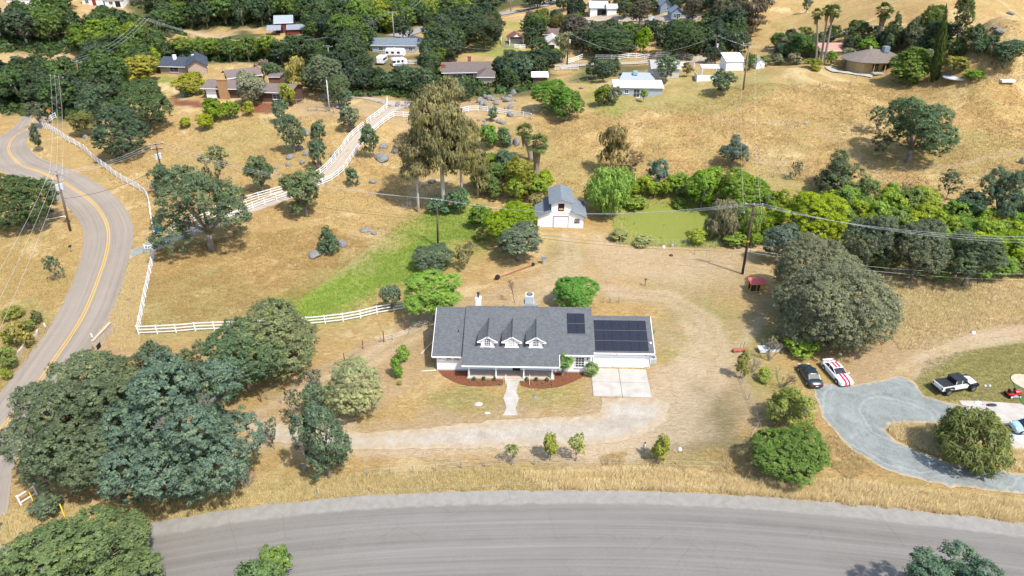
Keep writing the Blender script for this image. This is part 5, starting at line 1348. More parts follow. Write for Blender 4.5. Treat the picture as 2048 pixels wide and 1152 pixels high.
window(HOUSE, 18.0, 0, 1.62, 1.05, 1.45, 3, 4)
# entry door
mb = MB(); mb.box(10.05, -.02, 1.12, 1.12, .05, 2.2); d = part('door_frame', mb, TRIM)
mb = MB(); mb.box(10.05, -.055, 1.10, .95, .03, 2.1); d = part('front_door', mb, mat('black_door', (.018, .018, .02), .4, .1))
mb = MB()
for zz_ in (.6, 1.35): mb.box(9.85, -.077, zz_ + .1, .28, .014, .5); mb.box(10.25, -.077, zz_ + .1, .28, .014, .5)
mb.build('door_panel', mat('black_door', (.018, .018, .02)), d)
mb = MB(); mb.tube([(10.44, -.075, 1.05), (10.44, -.12, 1.05)], .03, 8); mb.build('handle', GALV, d)
# lanterns
for x, y, z in ((.45, 0, 2.05), (18.95, 0, 2.2), (22.7, 1.26, 2.15), (26.35, 1.26, 2.15)):
    mb = MB(); mb.box(x, y - .05, z, .09, .1, .16); mb.box(x, y - .14, z - .02, .13, .13, .24, taper=.8); mb.box(x, y - .14, z + .13, .17, .17, .04); part('lantern', mb, BLACK)
# porch: deck, posts with capitals, beam
mb = MB(); mb.box(9.35, -.86, .04, 10.9, 1.72, .36); part('porch_floor', mb, mat('porch_concrete', (.46, .38, .31), .8, .12, 2))
mb = MB(); mb.box(9.35, -1.80, 2.14, 11.6, .14, .16); part('porch_beam', mb, TRIM)
for x in (4.2, 7.55, 11.0, 14.5):
    mb = MB(); mb.box(x, -1.62, 1.14, .15, .15, 1.86); mb.box(x, -1.62, .29, .24, .24, .16); mb.box(x, -1.62, 2.02, .24, .24, .1)
    part('porch_post', mb, TRIM)
for x in (8.78, 11.72):   # entry railings
    mb = MB()
    for y in (-1.8, -2.7): mb.tube([(x, y, 0.02), (x, y, .9)], .025, 6)
    mb.tube([(x, -1.8, .88), (x, -2.7, .82)], .022, 6); mb.tube([(x, -1.8, .45), (x, -2.7, .4)], .018, 6)
    part('handrail', mb, TRIM)
mb = MB(); mb.box(10.05, -1.86, .05, 2.6, .34, .16); part('porch_step', mb, SLAB)
# garage doors
GD = mat('garage_door_white', (.80, .80, .79), .5, .02)
for x, w in ((20.95, 2.45), (24.35, 3.9)):
    mb = MB(); mb.box(x, 1.245, 1.08, w + .24, .05, 2.28); o = part('door_frame', mb, TRIM)
    o = link('garage_door', None, HOUSE)
    for r_ in range(4):
        mb = MB(); mb.box(x, 1.20, .28 + r_ * .52 + .0, w, .05, .505)
        nn = int(w / .62)
        for i in range(nn): mb.box(x - w / 2 + w * (i + .5) / nn, 1.17, .28 + r_ * .52, w / nn * .78, .014, .36)
        mb.build('door_panel', GD, o)
mb = MB(); mb.box(19.62, .6, 1.2, .06, 1.2, 2.7); part('corner_board', mb, TRIM)
# solar panels
def panels(x0, y0, cols, rows, pw, ph, ye, ze, k):
    n = Vector((0, -k, 1)).normalized(); s = Vector((0, 1, k)).normalized()
    o = link('solar_array', None, HOUSE)
    for j in range(rows):
        for i in range(cols):
            c = Vector((x0 + (i + .5) * pw, y0, ze + (y0 - ye) * k)) + s * (j + .5) * ph + n * .10
            mb = MB(); a, b = (pw / 2 - .012), (ph / 2 - (.022))
            q = [c + Vector((-a, 0, 0)) - s * b, c + Vector((a, 0, 0)) - s * b, c + Vector((a, 0, 0)) + s * b, c + Vector((-a, 0, 0)) + s * b]
            mb.slab(q, .04)
            mb.build('solar_panel', SOLM, o)
    mb = MB()
    for j in range(rows + 1):
        c = Vector((x0, y0, ze + (y0 - ye) * k)) + s * j * ph + n * .085
        mb.slab([c - s * .028, c - s * .028 + Vector((cols * pw, 0, 0)), c + s * .028 + Vector((cols * pw, 0, 0)), c + s * .028], .03)
    mb.build('rail', ALU, o)
panels(16.45, 2.35, 2, 2, 1.12, 1.58, -2.05, 2.36, k)
panels(19.98, .98, 6, 3, 1.115, 1.60, GY, GZE, gk)
mb = MB(); mb.tube([(19.3, 4.55, zr_(4.55) + .05), (20.0, 4.5, GZE + (4.5 - GY) * gk + .12)], .03, 6); part('conduit', mb, ALU)
mb = MB(); mb.tube([(8.9, RY + .6, 6.0), (8.9, RY + .6, 5.4)], .01, 4)
# dormers
for x in (6.43, 9.45, 12.45):
    o = link('dormer', None, HOUSE); fy, zb, zt = .42, zr_(.42), zr_(.42) + 1.72
    ze = zb + 1.08
    mb = MB()
    ky = lambda z: (z - 2.36) / k - 2.05
    mb.add([(x - .82, fy, zb - .1), (x + .82, fy, zb - .1), (x + .82, fy, ze), (x, fy, zt - .12), (x - .82, fy, ze)], [(0, 1, 2, 3, 4)])
    for s_ in (-1, 1): mb.add([(x + s_ * .82, fy, zb - .1), (x + s_ * .82, ky(ze) + .2, ze), (x + s_ * .82, fy, ze)], [(0, 1, 2) if s_ > 0 else (0, 2, 1)])
    mb.build('dormer_wall', SIDE, o)
    mb = MB(); oh = 1.28; zl = zt - .80
    for s_ in (-1, 1):
        pts = [(x, fy - .18, zt), (x + s_ * .62, fy - .18, zt - .44), (x + s_ * oh, fy - .18, zl), (x + s_ * oh, ky(zl) + .1, zl), (x + s_ * .62, ky(zt - .44) + .1, zt - .44), (x, ky(zt) + .1, zt)]
        a, b, c_, d_, e, f_ = pts
        q1 = [a, f_, e, b]; q2 = [b, e, d_, c_]
        if s_ > 0: q1 = q1[::-1]; q2 = q2[::-1]
        if s_ < 0: pass
        for q in (q1, q2):
            n_ = (Vector(q[1]) - Vector(q[0])).cross(Vector(q[2]) - Vector(q[1]))
            mb.slab(q if n_.z > 0 else q[::-1], .09)
    mb.build('dormer_roof', SH, o)
    mb = MB(); mb.slab([(x - .07, fy - .28, zt + .02), (x + .07, fy - .28, zt + .02), (x + .07, ky(zt) + .1, zt + .02), (x - .07, ky(zt) + .1, zt + .02)], .05); mb.build('ridge_cap', mat('dark_flashing', (.05, .055, .06)), o)
    mb = MB(); yf = fy - .21; t_ = .13
    for s_ in (-1, 1):
        for (xa, za), (xb, zb2) in (((0, zt), (.62, zt - .44)), ((.62, zt - .44), (oh, zl))):
            mb.extr_y([(x + s_ * xa, za + .01), (x + s_ * xb, zb2 + .01), (x + s_ * xb, zb2 - t_), (x + s_ * xa, za - t_)][::s_], yf - .02, yf + .03)
    mb.box(x, fy - .03, zb + .04, 1.8, .07, .14)
    mb.build('barge_board', TRIM, o)
    mb = MB()   # soffit returns
    for s_ in (-1, 1): mb.box(x + s_ * 1.05, fy - .12, zl - .12, .42, .3, .03)
    mb.build('soffit', TRIM, o)
    w_ = window(o, x, fy, zb + .70, .66, 1.02, 3, 4, TRIM, CURT if x == 9.45 else GL)
# chimney and flue behind the ridge, water heater
o = link('chimney', None, HOUSE)
mb = MB(); mb.box(4.9, RY + .9, 6.0, .72, .72, 1.3); mb.box(4.9, RY + .9, 6.62, .82, .82, .07); mb.build('chimney_box', SIDE, o)
mb = MB(); mb.tube([(4.9, RY + .9, 6.6), (4.9, RY + .9, 7.25)], .13, 10); mb.tube([(4.9, RY + .9, 7.25), (4.9, RY + .9, 7.42)], [.2, .19], 10); mb.build('flue', mat('dark_flue', (.08, .08, .09), .5, metal=.5), o)
# downspouts
mb = MB(); mb.tube([(26.9, .9, 2.35), (26.98, 1.15, 2.0), (26.98, 1.2, .1)], .04, 6); part('downspout', mb, TRIM)
mb = MB(); mb.tube([(18.9, -.45, 2.85), (19.3, -.08, 2.5), (19.3, -.06, .1)], .04, 6); part('downspout', mb, TRIM)
mb = MB(); mb.box(27.02, 1.75, 1.45, .2, .42, .6); part('electric_box', mb, GALV)

M_H = Matrix.Translation((-9.49, 70.9, 0)) @ Matrix.Rotation(R(-1.5), 4, 'Z')
def hw(x, y, z=0): return M_H @ Vector((x, y, z))
# rooftop cooler behind the ridge
def ac_unit(loc, rz, label, s=1.0, name='air_conditioner', group=None):
    o = empty(name, label, 'air conditioner', loc, rz, group); o.scale = (s, s, s)
    mb = MB(); mb.box(0, 0, .08, 1.1, 1.1, .1); mb.build('base', mat('cooler_base', (.3, .3, .3)), o)
    mb = MB(); mb.box(0, 0, .62, 1.0, 1.0, .96); mb.build('housing', mat('cooler_grey', (.50, .53, .52), .5, .05), o)
    mb = MB()
    for i in range(6): mb.box(0, -.51, .25 + i * .14, .86, .02, .06); mb.box(-.51, 0, .25 + i * .14, .02, .86, .06)
    mb.build('louvre', mat('cooler_louvre', (.34, .37, .37), .5), o)
    mb = MB(); mb.tube([(0, 0, 1.10), (0, 0, 1.16)], .38, 16); mb.build('fan_guard', mat('fan_guard', (.07, .07, .075), .5), o)
    mb = MB()
    for k_ in range(4): mb.box(0, 0, 1.175, .74, .04, .012, rz=k_ * math.pi / 4)
    mb.build('fan_blade', GALV, o)
    return o
mb = MB(); mb.box(11.6, RY + 1.0, 5.5, 1.5, 1.5, .9); part('equipment_curb', mb, GALV)
ac_unit(hw(11.6, RY + 1.0, 5.95), R(-1.5), 'grey box cooler with a round fan on the back of the main roof', 1.1)
o = ac_unit(hw(27.6, 2.4, h1(*hw(27.6, 2.4)[:2])), R(-1.5), 'small dark condenser standing against the garage end wall', .75)

# ================================================================ barn
p = hit(1137, 455)
s = scale_at(p); BW = 8.6
BARN = empty('barn', 'white barn with raised centre roof, loft opening and red-framed door', 'barn', hit(1121, 454.5), R(-1))
BWALL = mat('barn_white', (.82, .82, .81), .7, .04, 2, .1, dirt=.12, dirtcol=(.55, .5, .42))
SHB = shingles('barn_shingles', (.14, .165, .185), (.21, .235, .26), .16)
D_ = 6.6
mb = MB(); mb.extr_y([(-4.2, -.8), (4.2, -.8), (4.2, 2.15), (1.75, 3.2), (1.75, 4.75), (0, 5.35), (-1.75, 4.75), (-1.75, 3.2), (-4.2, 2.15)], 0, D_)
part('wall', mb, BWALL, BARN)
mb = MB()
mb.slab([(0, -.55, 5.62), (0, D_ + .4, 5.62), (-2.25, D_ + .4, 4.82), (-2.25, -.55, 4.82)], .12)
mb.slab([(0, -.55, 5.622), (2.25, -.55, 4.82), (2.25, D_ + .4, 4.82), (0, D_ + .4, 5.622)], .12)
part('centre_roof', mb, SHB, BARN)
for s_ in (-1, 1):
    mb = MB(); q = [(1.74 * s_, -.45, 3.42), (4.75 * s_, -.45, 2.12), (4.75 * s_, D_ + .4, 2.12), (1.74 * s_, D_ + .4, 3.42)]
    mb.slab(q if s_ > 0 else q[::-1], .12); part('side_roof', mb, SHB, BARN)
RED = mat('red_trim', (.20, .03, .025), .6)
mb = MB(); mb.box(-1.35, -.04, 1.02, .09, .06, 2.24); mb.box(1.35, -.04, 1.02, .09, .06, 2.24); mb.box(0, -.04, 2.18, 2.79, .06, .09); part('door_frame', mb, RED, BARN)
o = link('barn_door', None, BARN)
for i in range(6):
    mb = MB(); mb.box(-1.085 + i * .434, -.02, 1.0, .425, .04, 2.2); mb.build('plank', BWALL, o)
mb = MB(); mb.box(0, -.02, 3.95, 1.1, .06, 1.45); o = part('loft_opening', mb, RED, BARN)
mb = MB(); mb.box(0, -.052, 3.95, .96, .02, 1.3); mb.build('opening_dark', mat('loft_interior', (.012, .01, .01), .9), o)
mb = MB(); mb.box(0, -.07, 3.6, .8, .02, .32); mb.build('hay_bale', mat('straw_bale', (.5, .36, .18), .9, .3, 8), o)
window(BARN, 2.95, 0, 1.35, .8, .55, 2, 1, mat('dark_frame', (.10, .05, .04)), glass('barn_glass', (.15, .17, .18)))
mb = MB(); mb.box(4.24, -.02, 1.0, .06, .1, 2.2); part('corner_board', mb, RED, BARN)

# ================================================================ other buildings
def house(px, py, wpx, dep, wallh, label, cat='house', name='house', roof='gable', ridge=1.4, rz=0.0, wm=None, rm=None, wins=(), eave=.45, axis='x', chim=None, extra=None):
    """bounding footprint on the land: front wall base centre at (px, py), front wpx photograph pixels wide"""
    p = hit(px, py); w = wpx / scale_at(p)
    o = empty(name, label, cat, p, rz)
    wm = wm or WHITE; rm = rm or SH
    mb = MB(); mb.box(0, dep / 2, wallh / 2 - .6, w, dep, wallh + 1.2)
    if roof == 'gable' and axis == 'x': mb.add([(-w/2, 0, wallh), (-w/2, dep, wallh), (-w/2, dep/2, wallh + ridge - .1), (w/2, 0, wallh), (w/2, dep, wallh), (w/2, dep/2, wallh + ridge - .1)], [(0, 2, 1), (3, 4, 5)])
    if roof == 'gable' and axis == 'y': mb.add([(-w/2, 0, wallh), (w/2, 0, wallh), (0, 0, wallh + ridge - .1), (-w/2, dep, wallh), (w/2, dep, wallh), (0, dep, wallh + ridge - .1)], [(0, 1, 2), (3, 5, 4)])
    mb.build('wall', wm, o)
    e = eave; z0 = wallh - .02; zt = wallh + ridge; mb = MB(); x0, x1, y0, y1 = -w/2 - e, w/2 + e, -e, dep + e
    zl = z0 - e * ridge / ((dep if axis == 'x' else w) / 2) * .6
    if roof == 'gable' and axis == 'x':
        mb.slab([(x0, y0, zl), (x1, y0, zl), (x1, dep/2, zt), (x0, dep/2, zt)], .14); mb.slab([(x0, dep/2, zt + .002), (x1, dep/2, zt + .002), (x1, y1, zl), (x0, y1, zl)], .14)
    elif roof == 'gable':
        mb.slab([(0, y0, zt), (0, y1, zt), (x0, y1, zl), (x0, y0, zl)], .14); mb.slab([(0, y0, zt + .002), (x1, y0, zl), (x1, y1, zl), (0, y1, zt + .002)], .14)
    elif roof == 'hip':
        if w >= dep: a, b = (x0 + dep/2 + e, dep/2, zt), (x1 - dep/2 - e, dep/2, zt)
        else: a, b = (0, y0 + w/2, zt), (0, y1 - w/2, zt)
        c = [(x0, y0, zl), (x1, y0, zl), (x1, y1, zl), (x0, y1, zl)]
        if w >= dep:
            for q in ([c[0], c[1], b, a], [c[2], c[3], a, b], [c[1], c[2], b], [c[3], c[0], a]): mb.slab(q, .14)
        else:
            for q in ([c[0], c[1], a], [c[2], c[3], b], [c[1], c[2], b, a], [c[3], c[0], a, b]): mb.slab(q, .14)
    elif roof == 'flat': mb.box(0, dep/2, wallh + .1, w + 2*e, dep + 2*e, .2)
    elif roof == 'shed': mb.slab([(x0, y0, z0), (x1, y0, z0), (x1, y1, zt), (x0, y1, zt)], .1)
    mb.build('roof', rm, o)
    mb = MB(); mb.box(0, -e - .03, zl - .04 if roof in ('hip',) or (roof == 'gable' and axis == 'x') else wallh - .02, w + 2*e if roof != 'gable' or axis == 'x' else .01, .05, .16)
    if roof != 'gable' or axis == 'x': mb.build('fascia', TRIM, o)
    for q in wins:    # (x fraction, z, w, h, kind)
        x = q[0] * w / 2
        if q[4] == 'w': window(o, x, 0, q[1], q[2], q[3], 2 if q[2] > .7 else 1, 1 if q[3] < 1 else 2)
        elif q[4] == 'd':
            mb = MB(); mb.box(x, -.03, q[3] / 2, q[2], .06, q[3]); mb.build('door', q[5] if len(q) > 5 else mat('brown_door', (.08, .05, .035)), o)
        elif q[4] == 'g':
            mb = MB()
            for j in range(4): mb.box(x, -.03, q[3] / 4 * (j + .5), q[2], .06, q[3] / 4 * .95)
            mb.build('garage_door', q[5] if len(q) > 5 else GD, o)
        elif q[4] == 'o':
            mb = MB(); mb.box(x, -.02, q[3] / 2, q[2], .05, q[3]); mb.build('opening', mat('dark_opening', (.015, .015, .018), .9), o)
    if chim:
        for cx, cy, cz, cw, cm in chim: mb = MB(); mb.box(cx, cy, cz, cw, cw, 1.6); mb.box(cx, cy, cz + .82, cw + .12, cw + .12, .1); mb.build('chimney', cm, o)
    return o, w, p
BRICKR = mat('red_brick', (.24, .10, .07), .9, .3, 12, .5)
GREYSD = siding('grey_siding', (.34, .37, .41), .3, 'X')
# grey house on the knoll
o, w, p = house(1276, 195, 94, 5.2, 2.5, 'grey board-sided house with a white front roof on the golden knoll', rz=R(-3), roof='shed', ridge=.55, wm=GREYSD, rm=mat('white_metal_roof', (.78, .79, .80), .4, .03), wins=[(-.5, 1.45, .95, .8, 'w'), (-.08, 1.1, 1.5, 1.95, 'w')], eave=.35)
mb = MB(); mb.slab([(-4.6, 5.0, 3.05), (4.8, 5.0, 3.05), (3.4, 8.4, 4.2), (-3.4, 8.4, 4.2)], .12); mb.slab([(-3.4, 8.4, 4.2), (3.4, 8.4, 4.2), (4.8, 11.6, 3.0), (-4.6, 11.6, 3.0)], .12); mb.build('rear_roof', mat('silver_roof', (.30, .33, .36), .6, .1), o)
mb = MB(); mb.box(0.2, 8.2, 1.0, 8.6, 6.4, 4.0); mb.build('rear_wall', GREYSD, o)
mb = MB(); mb.box(-.3, 7.4, 4.35, 1.1, 1.1, .9); mb.build('roof_cooler', mat('blue_cooler', (.22, .36, .42), .6), o)
# hip-roofed house on the hill
BRS = shingles('brown_shingles', (.15, .125, .105), (.22, .19, .165), .2)
p = hit(1764, 145); o = empty('hill_house', 'tan house with broad grey-brown hip roof and porch posts on the hill', 'house', p, R(4)); o.scale = (.82, .9, 1)
TAN = mat('tan_stucco', (.52, .36, .17), .8)
mb = MB(); mb.prism([(-5.2, 1.5), (5.5, 1.5), (7.5, 5), (7.5, 10), (-6, 10), (-7.4, 6), (-7, 3)], -1.2, 2.7); mb.build('wall', TAN, o)
mb = MB(); apex = (-2.0, 5.6, 4.9); ap2 = (3.2, 5.8, 4.6); rim = [(-9.8, 3.2, 2.5), (-7.6, .2, 2.5), (-3.6, -1.0, 2.5), (0.5, -.9, 2.5), (9.2, -.6, 2.5), (9.6, 6, 2.5), (8.6, 11.6, 2.5), (-7, 11.6, 2.5), (-10, 7.5, 2.5)]
cen = [apex, apex, apex, apex, ap2, ap2, ap2, apex, apex]
for i in range(9):
    a, b = rim[i], rim[(i + 1) % 9]; c1, c2 = cen[i], cen[(i + 1) % 9]
    mb.slab([a, b, c2, c1] if c1 != c2 else [a, b, c1], .14)
mb.build('roof', BRS, o)
for x in (-3.2, .4, 2.8, 5.4, 8.0):
    mb = MB(); mb.box(x, -.4, 1.0, .16, .16, 2.9); mb.build('porch_post', TAN, o)
mb = MB(); mb.box(2.9, .2, -.1, 12.4, 2.6, .3); mb.build('porch_floor', SLAB, o)
for x in (-1.6, 1.6, 4.6):
    mb = MB(); mb.box(x, 1.46, 1.15, 1.9, .08, 2.0); mb.build('window', GL, o)
mb = MB(); mb.box(2.4, 4.6, 4.9, 1.7, 1.5, 1.4); mb.build('roof_cooler', mat('blue_grey_cooler', (.22, .28, .33), .5), o)
mb = MB(); mb.box(-2, 5.6, 5.1, .7, .7, .7); mb.build('chimney', mat('pale_chimney', (.4, .33, .26)), o)
# brown house on the left hill
BRW = mat('brown_siding', (.105, .062, .045), .85, .2, 4, .3); BRR = shingles('brown_gravel_roof', (.15, .115, .10), (.20, .165, .15), .3)
o, w, p = house(445, 196, 68, 8.5, 2.6, 'brown low house with a tan stone chimney and white garage door', rz=R(-4), ridge=1.1, wm=BRW, rm=BRR, wins=[(-.62, 1.1, 2.6, 2.1, 'g')], eave=.7)
mb = MB(); mb.box(1.0, -.55, 1.9, 2.3, 1.0, 5.6); mb.box(1.0, -.55, 4.75, 2.5, 1.2, .16); mb.build('stone_chimney', mat('tan_stone', (.36, .21, .10), .9, .3, 5, .6), o)
o, w, p = house(548, 204, 72, 8, 2.6, 'long brown wing running right from the stone chimney', rz=R(-7), ridge=1.0, wm=BRW, rm=BRR, wins=[(.2, 1.3, 1.9, 1.1, 'w'), (-.6, 0, 1.0, 2.1, 'd')], eave=.6)
house(494, 176, 60, 7, 3.2, 'rear wing of the brown house with a low crossing roof', rz=R(30), ridge=1.2, wm=BRW, rm=BRR, eave=.6)
o, w, p = house(552, 181, 22, 3.5, 3.6, 'small flat-topped brown tower block behind the brown wing', roof='flat', wm=mat('reddish_siding', (.16, .085, .055), .85), rm=BRR, eave=.3, ridge=0)
# dark roofed house
NAVY = shingles('blue_black_shingles', (.04, .05, .07), (.08, .092, .115), .3)
o, w, p = house(352, 149, 62, 8.5, 2.6, 'stone house with dark blue-black roof on the wooded rise', rz=R(-6), ridge=1.7, wm=mat('pale_stone', (.36, .28, .22), .9, .3, 4), rm=NAVY, wins=[(-.05, 1.4, 2.6, 1.3, 'w')], eave=.7, chim=[(-1, 3, 4.2, .8, WHITE), (4.5, 4, 4.2, .8, WHITE)])
house(397, 149, 34, 12, 2.6, 'right wing of the dark blue-black roofed house', rz=R(22), axis='y', ridge=1.6, wm=mat('pale_stone', (.36, .28, .22)), rm=NAVY, eave=.6)
house(325, 146, 22, 4, 2.4, 'covered patio at the left of the dark blue-black roof', roof='shed', ridge=.3, wm=mat('dark_patio', (.10, .07, .05)), rm=mat('patio_roof', (.17, .16, .17)), eave=.3)
# long brown-roofed house in the trees
o, w, p = house(934, 162, 92, 8, 2.7, 'long house with brown roof and two brick chimneys among oaks', rz=R(5), ridge=1.9, wm=mat('tan_wall', (.38, .31, .24), .85), rm=shingles('umber_shingles', (.12, .095, .085), (.17, .14, .13), .3), wins=[(.12, 1.4, 2.2, 1.3, 'w'), (.55, 1.4, 1.2, 1.3, 'w'), (-.3, 1.4, 1.2, 1.1, 'w')], eave=.6, chim=[(-6.6, 2.0, 3.6, 1.1, BRICKR), (1.0, 5.0, 5.0, 1.0, BRICKR)])
house(972, 170, 30, 6, 2.4, 'small brown hip roof in front of the long brown-roofed house', roof='hip', ridge=1.5, wm=mat('tan_wall', (.38, .31, .24)), rm=shingles('umber_shingles2', (.12, .095, .085), (.17, .14, .13), .3), eave=.5)
BLU = mat('blue_grey_wall', (.30, .36, .42), .7)
house(788, 106, 86, 9, 2.8, 'pale blue ranch house with slate roof behind the caravans', rz=R(-3), ridge=1.7, wm=BLU, rm=shingles('slate_roof', (.12, .15, .175), (.18, .21, .24), .3), wins=[(-.6, 1.4, 1.6, 1.2, 'w'), (-.2, 1.4, 1.6, 1.2, 'w'), (.35, 1.4, 2, 1.2, 'w'), (.8, 1.4, 1.2, 1.2, 'w')], eave=.5)
house(824, 100, 40, 7, 2.8, 'dark hip-roofed wing of the pale blue ranch house', roof='hip', rz=R(-3), ridge=1.8, wm=BLU, rm=NAVY, eave=.5)
# red barn far away
REDW = mat('barn_red', (.17, .035, .035), .85, .25, 3)
o, w, p = house(570, 66, 34, 8, 4.0, 'old red barn with rusty metal roofs beyond the wood', cat='barn', name='red_barn', axis='x', ridge=2.2, rz=R(12), wm=REDW, rm=mat('silver_barn_roof', (.28, .32, .38), .5, .2), wins=[(-.4, 0, 1.6, 2.6, 'o')], eave=.4)
mb = MB(); mb.slab([(-6.5, -4.5, 1.9), (-1, -4.5, 1.9), (-1, 0, 3.2), (-6.5, 0, 3.2)], .1); mb.slab([(1, -4.5, 1.9), (8.5, -4.5, 1.9), (8.5, 0, 3.2), (1, 0, 3.2)], .1); mb.build('lean_to_roof', mat('grey_barn_roof', (.24, .26, .30), .6, .3), o)
mb = MB(); mb.box(4.5, -2, .6, 7, 3.8, 2.6); mb.build('lean_to_wall', REDW, o)
# far white houses at the upper edge
house(186, 11, 40, 9, 3.2, 'white flat-roofed house at the top of the dirt slope', roof='flat', wm=mat('warm_white', (.74, .72, .68)), wins=[(-.5, 1.6, 1.5, 1.2, 'w'), (.2, 0, 1.6, 2.4, 'd', mat('maroon', (.2, .03, .03)))], rm=WHITE, ridge=0)
house(224, 14, 44, 9, 3.2, 'white house with blue trim beside the flat-roofed one', roof='gable', ridge=1.3, wm=mat('warm_white', (.74, .72, .68)), wins=[(-.7, 0, 1.4, 2.4, 'd', mat('royal_blue', (.03, .07, .30))), (.0, 1.6, 1.6, 1.2, 'w'), (.6, 0, 2.2, 2.4, 'o')], rm=mat('pale_metal', (.55, .57, .60)))
house(40, 10, 50, 7, 2.6, 'low white shed at the upper left hill', roof='shed', ridge=.6, wm=WHITE, rm=mat('pale_metal', (.55, .57, .60)))
# far right houses
o, w, p = house(1197, 31, 34, 8, 3.2, 'white garage with a grey roof and one dark open bay', name='garage', cat='garage', ridge=1.9, wm=WHITE, rm=mat('pale_grey_roof', (.42, .42, .41), .8, .1), wins=[(-.55, 1.1, 2.6, 2.3, 'g'), (.35, 0, 4.2, 2.4, 'o')], eave=.5)
house(1224, 30, 20, 7, 2.6, 'lower white wing of the distant garage', ridge=1.2, wm=WHITE, rm=mat('pale_grey_roof', (.42, .42, .41)), eave=.4)
house(1331, 25, 21, 8, 2.8, 'small blue house with a blue roof on the far hill', axis='y', ridge=2.0, wm=mat('slate_blue', (.20, .26, .33)), rm=mat('slate_blue_roof', (.17, .20, .25)), wins=[(.35, 1.3, 1, 1.2, 'w')], eave=.5)
house(1353, 39, 22, 7, 2.6, 'white-trimmed blue cottage below the small blue house', axis='y', ridge=1.8, wm=mat('slate_blue', (.20, .26, .33)), rm=mat('slate_blue_roof', (.17, .20, .25)), wins=[(-.35, 1.2, 1.1, 1.3, 'w'), (.3, 1.2, 1.3, 1.5, 'w')], eave=.4)
house(1308, 52, 12, 4, 2.0, 'little white hut below the blue cottage', roof='gable', axis='y', ridge=1, wm=WHITE, rm=mat('pale_metal', (.55, .57, .60)), name='hut', cat='hut')
house(1662, 118, 48, 7, 2.4, 'low house with pinkish tile roof behind the three palms', ridge=1.3, wm=mat('beige', (.45, .38, .3)), rm=mat('pink_tiles', (.42, .23, .18), .85, .12, 8), eave=.5)
house(1469, 141, 36, 6, 2.5, 'white shed with pale metal roof on the hill', name='shed', cat='shed', roof='shed', ridge=1.0, wm=WHITE, rm=mat('white_metal_roof', (.78, .79, .80)), wins=[(0, 1.1, 4.2, 2.0, 'g')], eave=.25)
o, w, p = house(1520, 137, 16, 2.6, 1.7, 'small white arched-roof garden shed with crossed doors', name='garden_shed', cat='shed', axis='y', ridge=.7, wm=WHITE, rm=mat('grey_shed_roof', (.3, .32, .33)), eave=.12)
mb = MB()
for s_ in (-1, 1): mb.slab([(-.06 + s_ * -.5, -.03, .1), (.06 + s_ * -.5, -.03, .1), (.06 + s_ * .5, -.03, 1.6), (-.06 + s_ * .5, -.03, 1.6)], .03)
mb.build('cross_brace', mat('slate_blue', (.20, .26, .33)), o)
# canopy pen
p = hit(1414, 162); o = empty('canopy_pen', 'white canopy over a white fenced pen on the hill', 'canopy', p, R(-4))
mb = MB(); mb.slab([(-1.6, .2, 3.2), (2.9, .2, 3.2), (2.9, 3.4, 3.45), (-1.6, 3.4, 3.45)], .1); mb.build('roof', WHITE, o)
for x, y in ((-1.4, .4), (2.7, .4), (-1.4, 3.2), (2.7, 3.2)): mb = MB(); mb.box(x, y, 1.5, .12, .12, 3.4); mb.build('post', TRIM, o)
for a, b, c, d in ((-2.6, 0, 2.8, 0), (-2.6, 0, -2.6, 4), (2.8, 0, 2.8, 4)):
    n_ = 9
    for i in range(n_):
        t0 = i / n_; x = a + (c - a) * (t0 + .5 / n_); y = b + (d - b) * (t0 + .5 / n_); mb = MB()
        mb.box(x, y, .5, (abs(c - a) / n_ * .93 or .05), (abs(d - b) / n_ * .93 or .05), 1.9); mb.build('fence_panel', WHITE, o)
# gazebo
p = hit(1033, 90); o = empty('gazebo', 'small pavilion with red-brown roof inside the curved white fence', 'gazebo', p, R(8))
for x, y in ((-2.5, 0), (2.5, 0), (-2.5, 4.5), (2.5, 4.5)): mb = MB(); mb.box(x, y, 1.1, .3, .3, 2.6); mb.build('post', TRIM, o)
mb = MB(); mb.box(0, 2.6, 1.0, 4.2, 3.2, 2.2); mb.build('core', mat('grey_stone', (.3, .3, .32), .9, .3, 3), o)
mb = MB(); mb.slab([(0, -.7, 4.1), (0, 5.4, 4.1), (-3.3, 5.4, 2.3), (-3.3, -.7, 2.3)], .12); mb.slab([(0, -.7, 4.102), (3.3, -.7, 2.3), (3.3, 5.4, 2.3), (0, 5.4, 4.102)], .12); mb.build('roof', mat('maroon_roof', (.17, .075, .06), .85, .2, 6), o)
mb = MB(); mb.extr_y([(-.9, 2.9), (.9, 2.9), (0, 3.7)], -.5, -.4); mb.build('gable_panel', WHITE, o)
# arched white house
o, w, p = house(1106, 101, 26, 9, 2.6, 'cream house with a wide arched gable among trees', axis='y', ridge=1.6, wm=mat('cream', (.66, .6, .52)), rm=mat('cream_roof', (.55, .52, .47)), wins=[(-.45, 0, 3.0, 1.9, 'o')], eave=.6)
house(1100, 84, 24, 8, 2.8, 'rear roof of the cream arched house', rz=R(-14), ridge=1.4, wm=mat('cream', (.66, .6, .52)), rm=mat('brown_low_roof', (.16, .11, .10)), eave=.6)
house(1330, 156, 54, 8, 2.6, 'grey-roofed outbuilding behind the open oak', ridge=1.2, rz=R(-3), wm=mat('warm_grey', (.50, .48, .44)), rm=mat('warm_grey_roof', (.33, .32, .30), .9, .1, 3), eave=.4, name='outbuilding')
house(1080, 168, 28, 4.5, 2.0, 'white-roofed lean-to between the trees', roof='shed', ridge=.3, wm=mat('brown_siding', (.105, .062, .045)), rm=mat('white_metal_roof', (.78, .79, .80)), name='lean_to', cat='shed')
house(1272, 96, 16, 6, 2.4, 'dark roof at the head of the paved drive', roof='hip', ridge=1.2, wm=mat('warm_grey', (.50, .48, .44)), rm=NAVY, eave=.4)
